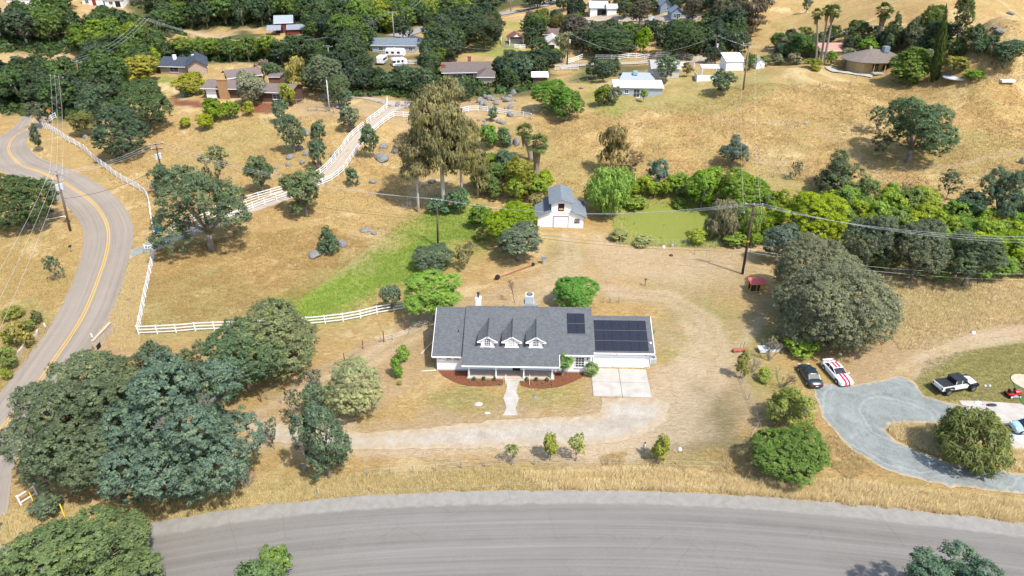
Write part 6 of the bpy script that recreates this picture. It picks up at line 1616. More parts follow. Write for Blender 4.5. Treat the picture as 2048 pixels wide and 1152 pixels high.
house(889, 84, 10, 4, 2.2, 'tiny white doorway shed in the far paddock', roof='gable', axis='y', ridge=1.0, wm=WHITE, rm=mat('maroon_roof', (.17, .075, .06)), name='hut', cat='hut')
# chicken coop
p = hit(1513, 584); o = empty('chicken_coop', 'yellow chicken coop with a red slanted roof beside the domed oak', 'coop', p, R(3))
YW = mat('yellow_paint', (.62, .42, .05), .6)
for x in (-1.05, -.1, .45, 1.05):
    mb = MB(); mb.box(x, 0, .65, .08, .08, 1.4); mb.build('post', YW, o)
for x in (-1.05, 1.05): mb = MB(); mb.box(x, 1.0, .8, .08, .08, 1.7); mb.build('post', YW, o)
mb = MB(); mb.slab([(-1.2, -.2, 1.35), (1.25, -.2, 1.35), (1.25, 1.25, 1.85), (-1.2, 1.25, 1.85)], .05); mb.build('roof', mat('coop_red', (.55, .12, .10), .6, .1), o)
mb = MB(); mb.box(.75, .05, .95, .55, .05, .65); mb.build('nest_panel', YW, o)
mb = MB(); mb.box(0, .05, .06, 2.1, .06, .1); mb.box(0, .05, 1.3, 2.1, .06, .1); mb.box(.75, .05, .55, .55, .06, .08); mb.build('rail', YW, o)
mb = MB(); mb.box(-.57, .06, .68, .84, .01, 1.16); mb.box(.2, .06, .68, .48, .01, 1.16); mb.box(0, 1.0, .8, 2.1, .01, 1.5); mb.build('wire_screen', mat('coop_dark_wire', (.05, .045, .04), .9), o)

# ================================================================ rail fences
UNIT = {}
def unit_box(m):
    if m.name not in UNIT: mb = MB(); mb.box(.5, 0, 0, 1, 1, 1); UNIT[m.name] = mb.data('rail', m)
    return UNIT[m.name]
def rail_fence(px, label, nr=3, hgt=1.35, sp=2.45, m=FENCEW, group=None, pw=.13, rw=.15, cat='fence', name='rail_fence'):
    W = smooth_line([(q.x, q.y) for q in hits(px)], .5) if len(px) > 2 else np.array([(q.x, q.y) for q in hits(px)])
    L = np.r_[0, np.cumsum(np.linalg.norm(np.diff(W, axis=0), axis=1))]; n = max(1, round(L[-1] / sp)); d = np.linspace(0, L[-1], n + 1)
    P = np.c_[np.interp(d, L, W[:, 0]), np.interp(d, L, W[:, 1])]; Zp = H(P[:, 0], P[:, 1])
    o = empty(name, label, cat, (P[0][0], P[0][1], Zp[0]), 0, group)
    rr = random.Random(len(px) * 31 + n)
    mb = MB(); mb.box(0, 0, hgt / 2 - .15, pw, pw, hgt + .3); mb.box(0, 0, hgt + .02, pw * 1.25, pw * 1.25, .05); pm = mb.data('post', m)
    for i in range(n + 1):
        q = link('post', pm, o, (P[i][0] - P[0][0], P[i][1] - P[0][1], Zp[i] - Zp[0]))
        j = min(i, n - 1); q.rotation_euler = (rr.uniform(-.015, .015), rr.uniform(-.015, .015), math.atan2(P[j + 1][1] - P[j][1], P[j + 1][0] - P[j][0]))
    if nr == 0: return o
    for i in range(n):
        a = Vector((*P[i], Zp[i])); b = Vector((*P[i + 1], Zp[i + 1])); dd = b - a
        for j in range(nr):
            z = hgt * (.24 + .7 * j / max(1, nr - 1)) if nr > 1 else hgt * .9
            q = link('rail', unit_box(m), o, a - Vector((*P[0], Zp[0])) + Vector((0, 0, z + rr.uniform(-.012, .012))))
            q.rotation_euler = (0, -math.atan2(dd.z, math.hypot(dd.x, dd.y)), math.atan2(dd.y, dd.x)); q.scale = (dd.length, .045, rw)
    return o
GF = 'white rail fences of the hill ranch'
rail_fence([(83,251),(130,280),(165,300),(200,330),(240,360),(285,386),(298,402),(304,440),(310,474)], 'white four-rail fence curving along the winding road above the bend', 4, 1.5)
rail_fence([(97,246),(104,241),(113,236)], 'short white fence stub at the far bend by the warning sign', 3)
rail_fence([(345,462),(390,444),(440,422),(520,397),(600,374),(640,350),(665,326),(690,292),(700,279),(727,255)], 'white fence on the uphill side of the driveway, lower run')
rail_fence([(734,250),(752,236),(772,219),(775,203)], 'short white fence on the uphill side above the driveway gap')
rail_fence([(304,496),(330,487),(361,478),(400,460),(431,446),(485,426),(525,410),(578,391),(618,377),(656,366),(684,347),(698,328),(711,309),(732,281),(760,253),(788,234)], 'long white fence on the downhill side of the driveway')
rail_fence([(788,234),(830,237),(864,236),(905,228),(944,222),(992,226),(1030,233),(1062,238)], 'white fence running level behind the eucalyptus trees')
rail_fence([(313,490),(302,547),(288,616),(278,668)], 'white fence beside the road down the side of the meadow', 3, 1.35)
rail_fence([(278,669),(345,666),(410,661),(520,657),(610,651),(700,641),(760,627),(822,617)], 'white fence along the near edge of the meadow')
rail_fence([(1003,82),(1003,89),(1012,94),(1030,97),(1050,98)], 'curved white picket fence round the pavilion', 3, 1.5, 2.2, rw=.22)
rail_fence([(1120,123),(1128,120),(1136,113)], 'short white fence beside the line pole on the lane', 3, 1.6, 2.4, rw=.22)
rail_fence([(1134,130),(1150,124),(1165,118)], 'white fence bending along the crossing lane', 3, 1.6, 2.4, rw=.22)
rail_fence([(1110,141),(1156,140)], 'white fence on the lawn before the crossing lane', 3, 1.6, 2.4, rw=.22)
rail_fence([(1191,119),(1240,119),(1300,117),(1386,120)], 'long white fence behind the rust-orange shrubs', 3, 1.5, 2.6, rw=.22)
rail_fence([(1351,138),(1365,133),(1388,134)], 'white fence at the hill lane', 3, 1.3, 2.4, rw=.2)
rail_fence([(808,131),(833,129)], 'white fence beside the small caravan', 3, 1.4, 2.4, rw=.2)
rail_fence([(975,84),(1000,82)], 'far white paddock fence behind the wide oak', 3, 1.4, 2.6, rw=.2)
rail_fence([(42,1010),(74,990)], 'white two-rail gate at the road under the largest oak', 2, 1.2, 2.4, rw=.16)
rail_fence([(1010,150),(1050,160)], 'dark rail fence below the long brown-roofed house', 2, 1.2, 2.6, GREYWOOD)
rail_fence([(1140,166),(1175,161),(1215,156),(1230,153)], 'dark wire fence along the lawn behind the big green tree', 2, 1.3, 2.6, GREYWOOD, rw=.05)
rail_fence([(616,222),(665,225),(668,226)], 'brown rail fence under the big grey-green tree', 2, 1.1, 2.4, GREYWOOD, rw=.1)
rail_fence([(574,206),(590,208),(606,206)], 'short brown rail fence at the end of the brown house', 2, 1.1, 2.2, GREYWOOD, rw=.1)
# wire fences: posts and strands
def wire_fence(px, label, m, hgt=1.5, r=.05, wires=3, straight=True, pts_are_posts=True, group=None, lean=.05):
    P = hits(px); o = empty('wire_fence', label, 'fence', P[0], 0, group); rr = random.Random(len(px)); tops = []
    mb = MB(); mb.tube([(0, 0, -.2), (0, 0, hgt)], [r, r * .9], 6); pm = mb.data('post', m)
    for q in P:
        k_ = link('post', pm, o, q - P[0]); k_.rotation_euler = (rr.uniform(-lean, lean), rr.uniform(-lean, lean), 0); k_.scale = (1, 1, rr.uniform(.85, 1.1))
    for j in range(wires):
        mb = MB(); z = hgt * (.35 + .55 * j / max(1, wires - 1)); mb.tube([q - P[0] + Vector((0, 0, z)) for q in P], .009, 3, cap=False); mb.build('wire', GALV, o)
    return o
wire_fence([(523,804),(570,781),(610,760),(690,724),(726,698),(768,684),(810,661)], 'wire fence of rusty red steel posts along the two-track lane', RUST, 1.6, .075)
wire_fence([(535,800),(563,807),(598,770),(709,711),(762,684),(785,680),(817,670),(828,656),(858,650)], 'low wire fence of grey wooden stakes beside the rusty one', GREYWOOD, 1.0, .05)
wire_fence([(308,997),(356,990),(401,980),(452,970),(549,962),(638,990),(640,948)][:4], 'fence of pale wooden posts along the verge below the largest oak', mat('pale_wood', (.52, .50, .46), .9, .2, 5), 1.0, .075, 2, lean=.12)
wire_fence([(735,953),(780,949),(827,946),(873,943),(923,936),(970,934),(1024,930),(1069,930),(1214,930),(1453,938)], 'fence of dark stakes along the verge above the wide road', GREYWOOD, 1.05, .055, 2, lean=.08)
wire_fence([(638,990),(1174,968),(1764,1000)], 'three pale marker stakes at the road edge', mat('pale_wood', (.52, .50, .46)), 1.0, .04, 1)
wire_fence([(1480,700),(1475,735),(1484,765),(1497,800),(1512,838),(1516,856),(1500,880)], 'curved wire mesh fence at the foot of the scrub', GREYWOOD, 1.1, .04, 4)
wire_fence([(1388,508),(1412,515),(1436,520),(1462,519),(1490,530),(1500,508)], 'thin wire pen beside the leaning pole', GALV, 1.6, .03, 3)
wire_fence([(1206,606),(1220,606),(1237,605)], 'three short wooden posts behind the garage', GREYWOOD, 1.0, .06, 1)
wire_fence([(1240,490),(1300,492),(1370,493),(1430,496),(1470,494),(1530,500)], 'wire fence along the near bank of the pond', GREYWOOD, 1.4, .05, 3)
wire_fence([(1573,252),(1595,254),(1612,250)], 'broken wire fence corner on the golden hillside', GREYWOOD, 1.4, .07, 1, lean=.2)
wire_fence([(1590,258),(1577,290),(1560,320),(1547,355)], 'derelict wire fence running down the golden hillside', GREYWOOD, 1.0, .07, 1, lean=.3)
wire_fence([(1700,170),(1712,158),(1722,150)], 'wire fence climbing to the hip-roofed house', GREYWOOD, 1.5, .05, 2)
wire_fence([(1975,165),(1995,163),(2018,163),(2040,163)], 'chain-link fence on the hill crest at the edge', GALV, 1.6, .04, 4)
wire_fence([(1062,240),(1066,228),(1068,218)], 'grey stake fence meeting the level white fence', GREYWOOD, 1.3, .07, 1)
wire_fence([(1466,210),(1481,212),(1472,222),(1425,255),(1466,275)], 'scattered old stakes on the golden hillside', GREYWOOD, 1.2, .06, 0, lean=.15)
wire_fence([(1885,160),(1910,161),(1940,163)], 'low dark rail fence behind the crest pool', BLACK, 1.0, .04, 2)
# ================================================================ utility poles
def pole(base, top, label, arms=((.35, 2.4, 3),), m=WOODPOLE, r=.17, rz=0.0, transf=0, name='utility_pole', h=None, extra=None, lean=True):
    p = hit(*base); hh = h or height_for(p, top[1])
    q = ray(*top); t = p.y / q[1]; lx = (q[0] * t - p.x) if lean else 0
    o = empty(name, label, 'utility pole', p)
    o.rotation_euler = (0, math.atan2(lx, hh), 0)
    mb = MB(); mb.tube([(0, 0, -.5), (0, 0, hh * .5), (0, 0, hh)], [r * 1.15, r * .95, r * .75], 10); mb.build('shaft', m, o, True)
    pts = []
    for dz, w, n in arms:
        c, s_ = math.cos(rz), math.sin(rz); z = hh - dz
        mb = MB(); mb.box(s_ * .16, -c * .16, z, w, .11, .13, rz=rz); a = mb.build('crossarm', GREYWOOD if m is not WOODPOLE else WOODPOLE, o)
        for i in range(n):
            u = (-.47 + .94 * i / max(1, n - 1)) * w
            mb = MB(); mb.tube([(u * c + s_ * .16, u * s_ - c * .16, z + .06), (u * c + s_ * .16, u * s_ - c * .16, z + .2), (u * c + s_ * .16, u * s_ - c * .16, z + .34)], [.05, .085, .05], 7)
            mb.build('insulator', CERAM, a)
            pts.append(Vector((u * c + s_ * .16, u * s_ - c * .16, z + .3)))
        mb = MB()
        for sg in (-1, 1): mb.tube([(sg * w * .3 * c + s_ * .12, sg * w * .3 * s_ - c * .12, z), (s_ * .12, -c * .12, z - .6)], .018, 4)
        mb.build('brace', GALV, a)
    for i in range(transf):
        mb = MB(); mb.tube([(.38 * (1 if i % 2 == 0 else -1), -.1, hh - 3.1 - i * .3), (.38 * (1 if i % 2 == 0 else -1), -.1, hh - 2.1 - i * .3)], .26, 12); mb.box(.18 * (1 if i % 2 == 0 else -1), -.1, hh - 2.6 - i * .3, .3, .1, .1); mb.build('transformer', mat('transformer_grey', (.50, .53, .55), .5), o)
    M = Matrix.Translation(p) @ Matrix.Rotation(math.atan2(lx, hh), 4, 'Y')
    return o, [M @ v for v in pts], M, hh
def wire(a, b, sag, label, r=.017, name='power_line', m=None, group=None):
    n = 22; mb = MB(); pts = [a.lerp(b, i / n) - Vector((0, 0, 4 * sag * (i / n) * (1 - i / n))) for i in range(n + 1)]
    L = Vector(pts[0]); mb.tube([q - L for q in pts], r, 4, cap=False)
    o = mb.build(name, m or WIREM, None, True, L); tag(o, label, 'cable', group); return o
WIREM = mat('aluminium_cable', (.56, .57, .57), .4, .03, metal=.2); WIRED = mat('dark_cable', (.05, .05, .05), .6)
P1, w1, M1, h_1 = pole((1485,548), (1508,408), 'tall dark pole with two crossarms standing right of the barn track', ((.12, 2.6, 3), (1.55, 2.7, 2)), r=.2, rz=R(-8))
mb = MB(); mb.tube([(0, 0, 5.7), (0, 0, 5.95)], .205, 10); mb.build('yellow_band', mat('yellow_band', (.62, .42, .03)), P1)
mb = MB(); mb.tube([(.2, -.1, -.1), (.12, -.12, 1.8)], .04, 6); mb.build('guy_guard', TRIM, P1)
P2, w2, M2, h_2 = pole((876,494), (874,399), 'slim dark pole in the green meadow left of the barn', ((.15, 1.9, 3),), r=.16, rz=R(-14))
mb = MB()
for i in range(6): mb.box(-.0, -.165, 6.0 - i * .28, .1, .02, .16)
mb.build('number_tag', GALV, P2)
P3, w3, M3, h_3 = pole((331,382), (311,284), 'dark transformer pole rising from the oaks on the left hill', ((.4, 2.4, 3), (1.3, 2.0, 2)), r=.18, rz=R(35), transf=2)
P4, w4, M4, h_4 = pole((141,462), (112,342), 'brown pole with transformers on the outer side of the winding road', ((.5, 2.2, 3), (1.6, 1.8, 2)), m=mat('brown_pole', (.16, .12, .09), .9, .3, 3, .4), r=.19, transf=2)
P5, w5, M5, h_5 = pole((160,186), (153,121), 'orange-brown pole in front of the dark thicket', ((.15, 2.8, 3),), m=mat('orange_pole', (.26, .13, .07), .9, .3, 3), r=.19)
P6, w6, M6, h_6 = pole((306,122), (303,92), 'pole standing in the light green creek belt', ((.1, 2.8, 3),), r=.2, h=13)
P7, w7, M7, h_7 = pole((606,122), (604,80), 'dark pole in the wood behind the brown house', ((.4, 2.4, 3),), r=.2)
P8, w8, M8, h_8 = pole((657,116), (656,91), 'pale pole right of the dark pole in the wood', ((.2, 3.2, 4),), m=GREYWOOD, r=.22)
P9, _, M9, _ = pole((659,222), (653,160), 'plain wooden pole without crossarm on the garden slope', (), m=mat('pale_wood', (.52, .50, .46)), r=.15)
P10, w10, M10, h_10 = pole((873,122), (872,80), 'dark pole among oaks left of the brick chimneys', ((.3, .8, 1),), r=.2)
P11, w11, M11, h_11 = pole((1134,132), (1138,64), 'pole with a transformer by the white lane fences', ((.2, 1.0, 2),), r=.2, transf=1)
P12, w12, M12, h_12 = pole((789,84), (787,58), 'first of two poles near the slate-roofed ranch house', ((.2, 3.0, 3),), r=.22, m=GREYWOOD, h=11)
P13, w13, M13, h_13 = pole((796,66), (794,44), 'second of two poles near the slate-roofed ranch house', ((.2, 3.0, 3),), r=.22, h=12)
P14, w14, M14, h_14 = pole((845,52), (846,30), 'pole beside the far road left of its bend', ((.2, 2.2, 2),), r=.22, h=12)
P15, w15, M15, h_15 = pole((1022,23), (1021,0), 'reddish pole beside the far road', ((.4, 2.2, 2),), m=mat('orange_pole', (.26, .13, .07)), r=.22)
P16, w16, M16, h_16 = pole((1430,128), (1433,72), 'pole with a lamp drum by the hill lane', ((.2, 1.0, 2),), r=.19, transf=1)
P17, w17, M17, h_17 = pole((1486,180), (1499,86), 'two-toned pole on the crest right of the white shed', ((.15, 3.2, 2),), m=mat('tan_pole', (.26, .18, .10), .9, .2), r=.2)
P18, w18, M18, h_18 = pole((1686,103), (1693,62), 'pole with three white insulators beyond the pinkish roof', ((.2, 2.6, 3),), r=.2, rz=R(40))
P19, w19, M19, h_19 = pole((128,238), (114,152), 'tall dark pole at the roadside thicket carrying three wires', ((.1, 3.2, 4),), r=.19)
P20, _, M20, _ = pole((1857,164), (1878,93), 'step-notched pale pole leaning by the tall cypress', (), m=mat('white_brown_pole', (.42, .36, .32), .8, .3, 1.5), r=.15)
mb = MB()
for i in range(13): mb.box(0, 0, 1.2 + i * .6, .75, .05, .05)
mb.build('pole_step', WOODPOLE, P20)
P21, _, _, _ = pole((868,130), (867,118), 'short stub pole below the dark pole among oaks', (), r=.2, h=4, m=mat('orange_pole', (.26, .13, .07)))
def edge(px, py, dist): d = ray(px, py); t = dist; return Vector((d[0] * t, d[1] * t, CAMH + d[2] * t))
ax = lambda i: ['upper', 'middle', 'lower'][i]
for i in range(3):
    wire(w1[i], w2[i], 2.2, ax(i) + ' wire of the line from the barn-track pole to the meadow pole')
    e = edge(2075, 474 + i * 6, 92); wire(w1[i], e, 1.3, ax(i) + ' wire running right from the barn-track pole past the oak row')
    wire(w2[i], w3[i], 1.9, ax(i) + ' wire of the line from the meadow pole up to the transformer pole')
    wire(w3[i], w4[min(i, 2)] , 1.0, ax(i) + ' wire crossing the winding road between the two transformer poles')
    wire(w5[i], w6[i], 1.8, ax(i) + ' wire of the span from the orange-brown pole to the creek belt', .022)
    wire(w6[i], w7[i], 3.0, ax(i) + ' wire of the span over the dark roofed house', .022)
    wire(w19[i], w4[i], 1.6, ax(i) + ' wire from the roadside thicket pole down to the brown pole', .02)
    wire(w4[i], edge(-120, 730 + i * 90, 66 - i * 4), .9, ax(i) + ' wire dropping from the brown pole towards the lower left', .018)
for i in range(2):
    wire(w1[3 + i], w17[i], 3.2, ['left', 'right'][i] + ' wire of the pair climbing from the barn-track pole to the crest')
    wire(w7[i], w12[i], 2.2, ax(i) + ' wire from the wood pole to the slate-roofed ranch house', .022)
    wire(w12[i], w14[i], 2.0, ax(i) + ' wire along the far road', .022)
wire(w11[0], w16[0], 5.5, 'long sagging wire between the lane pole and the hill lane pole', .022)
wire(w10[0], w11[1], 4.0, 'wire sagging from the oak pole to the lane pole', .022)
wire(w16[1], w18[0], 4.0, 'wire from the hill lane pole to the pole beyond the pinkish roof', .022)
wire(w14[0], w15[0], 2.0, 'wire between the two poles of the far road', .02)
a = M2 @ Vector((-.1, -.1, h_2 * .62)); b = M1 @ Vector((-.1, -.1, h_1 * .38))
wire(a, b, 1.3, 'upper dark telephone cable over the barn track', .014, 'telephone_cable', WIRED)
wire(a - Vector((0, 0, .5)), b - Vector((0, 0, .45)), 1.4, 'lower dark telephone cable over the barn track', .022, 'telephone_cable', WIRED)
wire(b, edge(2080, 548, 100), 1.2, 'upper dark cable passing in front of the oak row', .016, 'telephone_cable', WIREM)
wire(b - Vector((0, 0, .45)), edge(2080, 560, 100), 1.2, 'lower dark cable passing in front of the oak row', .016, 'telephone_cable', WIREM)
c = M3 @ Vector((0, -.1, h_3 * .5))
wire(a, c, 1.6, 'upper dark telephone cable over the golden slope', .014, 'telephone_cable', WIRED)
wire(a - Vector((0, 0, .5)), c - Vector((0, 0, .5)), 1.6, 'lower dark telephone cable over the golden slope', .02, 'telephone_cable', WIRED)
wire(c, M4 @ Vector((0, 0, h_4 * .55)), 1.0, 'dark cable crossing above the winding road', .03, 'telephone_cable', WIRED)

# ================================================================ vehicles
def loft(mb, secs, m=0, close=True):
    """secs: list of equal-length point lists"""
    b = len(mb.v); n = len(secs[0])
    for s_ in secs: mb.v += [tuple(p) for p in s_]
    for i in range(len(secs) - 1):
        for j in range(n - 1):
            mb.f.append((b + i * n + j, b + i * n + j + 1, b + (i + 1) * n + j + 1, b + (i + 1) * n + j)); mb.m.append(m)
    mb.f.append(tuple(b + j for j in range(n))[::-1]); mb.m.append(m); e = b + (len(secs) - 1) * n; mb.f.append(tuple(e + j for j in range(n))); mb.m.append(m)
def paint(name, col): return mat(name, col, .28, .02, 1, 0, spec=.5, coat=.6)
def body_sec(x, hw, zb, zt, cr=.04, tuck=.9):
    L = [(hw * .86, zb), (hw * .97, zb + .08), (hw, zb + (zt - zb) * .45), (hw * .985, zt - .12), (hw * tuck, zt - .02), (hw * .5, zt + cr), (0, zt + cr * 1.2)]
    R_ = [(-y, z) for y, z in L[::-1][1:]]
    return [(x, y, z) for y, z in L + R_]
def wheel(o, x, y, r, w, rimm=None):
    s_ = 1 if y > 0 else -1
    mb = MB(); mb.tube([(x, y - w / 2, r), (x, y - w * .42, r), (x, y + w * .42, r), (x, y + w / 2, r)], [r * .9, r, r, r * .9], 18); q = mb.build('wheel', RUBBER, o, False)
    mb = MB(); mb.tube([(x, y + s_ * w * .5, r), (x, y + s_ * (w * .5 + .015), r)], [r * .62, r * .58], 14); rm_ = mb.build('rim', rimm or mat('alloy', (.42, .43, .45), .35, .05, metal=.7), q)
    return q
def car(loc, rz, label, cat, col, name, L=4.7, W=1.84, Hh=1.40, hood=.30, trunk=.20, zb=.2, belt=.88, cab=(.30, .82), pm=None):
    """+x is the front"""
    o = empty(name, label, cat, loc, rz); P = pm or paint(name + '_paint', col); hw = W / 2; x0 = -L / 2
    prof = [(0, .80, .34, .62), (.02, .93, .26, .74), (.07, .98, .2, belt - .03), (cab[0] - .12, 1, .19, belt), (cab[0], 1, .18, belt), (.5, 1, .18, belt - .01), (cab[1] - .1, 1, .18, belt - .02), (.80, .99, .18, belt - .08), (.92, .96, .2, belt - .16), (.975, .90, .24, belt - .26), (1, .78, .34, .50)]
    mb = MB(); loft(mb, [body_sec(x0 + a * L, hw * b, c, d) for a, b, c, d in prof]); bo = mb.build('body', P, o, True)
    # greenhouse: glass block with painted roof and pillars
    c0, c1 = cab; gx = [x0 + c0 * L, x0 + (c0 + .12) * L, x0 + (c1 - .20) * L, x0 + c1 * L - .02]
    top = Hh; bw, tw = hw * .90, hw * .70
    mb = MB()
    B = [(gx[0], bw * .93, belt - .03), (gx[3], bw * .93, belt - .06)]; Tt = [(gx[1], tw * .95, top - .05), (gx[2], tw * .95, top - .05)]
    vs = [(gx[0], bw * .9, belt - .04), (gx[3], bw * .9, belt - .07), (gx[2], tw, top - .12), (gx[1], tw, top - .12)]
    vs2 = [(x, -y, z) for x, y, z in vs]
    mb.add(vs + vs2, [(1, 0, 3, 2), (4, 5, 6, 7), (0, 4, 7, 3), (5, 1, 2, 6), (3, 7, 6, 2)]); mb.build('window_glass', glass('car_glass', (.02, .025, .03), .06), o)
    mb = MB(); n = 7; secs = []
    for i in range(n):
        f = i / (n - 1); x = gx[1] + (gx[2] - gx[1]) * f; dz = -.05 * (2 * f - 1) ** 2
        secs.append([(x, tw * 1.01 * c_, top - .05 + d_ + dz * (1 if True else 0) + .03) for c_, d_ in ((1, -.03), (.9, .005), (.5, .025), (0, .03), (-.5, .025), (-.9, .005), (-1, -.03))])
    loft(mb, secs); mb.build('roof', P, o, True)
    for sg in (-1, 1):
        mb = MB()
        for a, b in ((vs[0], vs[3]), (vs[1], vs[2])): mb.tube([(a[0], sg * a[1], a[2]), (b[0], sg * b[1], b[2] + .01)], .035, 5)
        xm = (gx[1] + gx[2]) / 2 - .1; mb.tube([(xm, sg * bw * .91, belt - .04), (xm, sg * (tw + .01), top - .04)], .035, 5)
        mb.build('pillar', P, o)
        for k_, ax_ in ((-1, -.305), (1, .305)): wheel(o, ax_ * L, sg * (hw - .1), .33, .22)
        mb = MB()
        for ax_ in (-.305, .305):
            pts = [(ax_ * L + .42 * math.cos(t_), sg * (hw * .985 + .012), .34 + .40 * math.sin(t_)) for t_ in [math.pi * i / 10 for i in range(11)]]
            b = len(mb.v); mb.v += pts; mb.f.append(tuple(range(b, b + 11)) if sg < 0 else tuple(range(b + 10, b - 1, -1))); mb.m.append(0)
        mb.build('wheel_arch', BLACK, o)
        mb = MB(); mb.box(L * .475, sg * hw * .66, belt - .27, .1, .34, .13); mb.build('headlight', mat('headlamp', (.62, .65, .68), .2, .05), o)
        mb = MB(); mb.box(-L * .488, sg * hw * .62, .70, .07, .42, .13); mb.build('tail_light', mat('tail_lamp', (.25, .02, .015), .3, .05), o)
        mb = MB(); mb.box(L * .17, sg * (hw + .06), belt + .04, .16, .16, .11); mb.build('mirror', P, o)
    mb = MB(); mb.box(L * .487, 0, .36, .06, W * .62, .12); mb.build('grille', BLACK, o)
    mb = MB(); mb.box(-L * .497, 0, .52, .03, .32, .15); mb.build('licence_plate', mat('plate_white', (.7, .7, .68), .5), o)
    return o, dict(x0=x0, L=L, hw=hw, belt=belt, top=top, gx=gx, tw=tw)
# dark sedan seen from behind
p = hit(1618, 757); car(p, R(91), 'dark teal four-door sedan parked left of the striped coupe', 'car', (.018, .035, .045), 'sedan', 4.5, 1.75, 1.36, cab=(.20, .80))
p = hit(1672, 752); o, D = car(p, R(-90 + 9), 'white coupe with twin red stripes parked beside the dark sedan', 'car', (.78, .78, .78), 'sports_coupe', 4.75, 1.88, 1.36, cab=(.13, .70), belt=.92)
RS = mat('red_stripe', (.60, .012, .05), .3, .022)
mb = MB(); L = D['L']
for sg in (-1, 1):
    y0, y1 = sg * .09, sg * .36
    def strp(pts):
        b = len(mb.v)
        for x, z in pts: mb.v += [(x, y0, z), (x, y1, z)]
        for i in range(len(pts) - 1): mb.f.append((b + 2*i, b + 2*i + 1, b + 2*i + 3, b + 2*i + 2) if sg < 0 else (b + 2*i, b + 2*i + 2, b + 2*i + 3, b + 2*i + 1)); mb.m.append(0)
    x0 = D['x0']; bt = D['belt']
    strp([(x0 + a * L, z + .062) for a, z in ((.57, bt - .002), (.60, bt - .02), (.80, bt - .08), (.92, bt - .16), (.975, bt - .26), (1.0, .505))])
    strp([(x0 + L + .004, .56), (x0 + L + .006, .36)])
    strp([(x0 + a * L, z + .062) for a, z in ((0.0, .62), (.02, .74), (.07, bt - .03), (.13, bt - .002))])
    strp([(D['gx'][1] + (D['gx'][2] - D['gx'][1]) * f, D['top'] - .05 + .068 - .05 * (2 * f - 1) ** 2) for f in (0, .16, .33, .5, .67, .84, 1)])
mb.build('stripe', RS, o)
mb = MB(); mb.box(D['x0'] + .22, 0, D['belt'] + .12, .26, 1.5, .05); mb.box(D['x0'] + .22, .68, D['belt'] + .06, .18, .05, .1); mb.box(D['x0'] + .22, -.68, D['belt'] + .06, .18, .05, .1); mb.build('spoiler', paint('sports_coupe_paint', (.78, .78, .78)), o)
# boxy light blue wagon at the edge
p = hit(2060, 863); o, D = car(p, R(180 - 6), 'light blue boxy car at the right picture edge on the slab', 'car', (.36, .52, .60), 'boxy_car', 4.1, 1.8, 1.62, belt=.98, cab=(.03, .82))
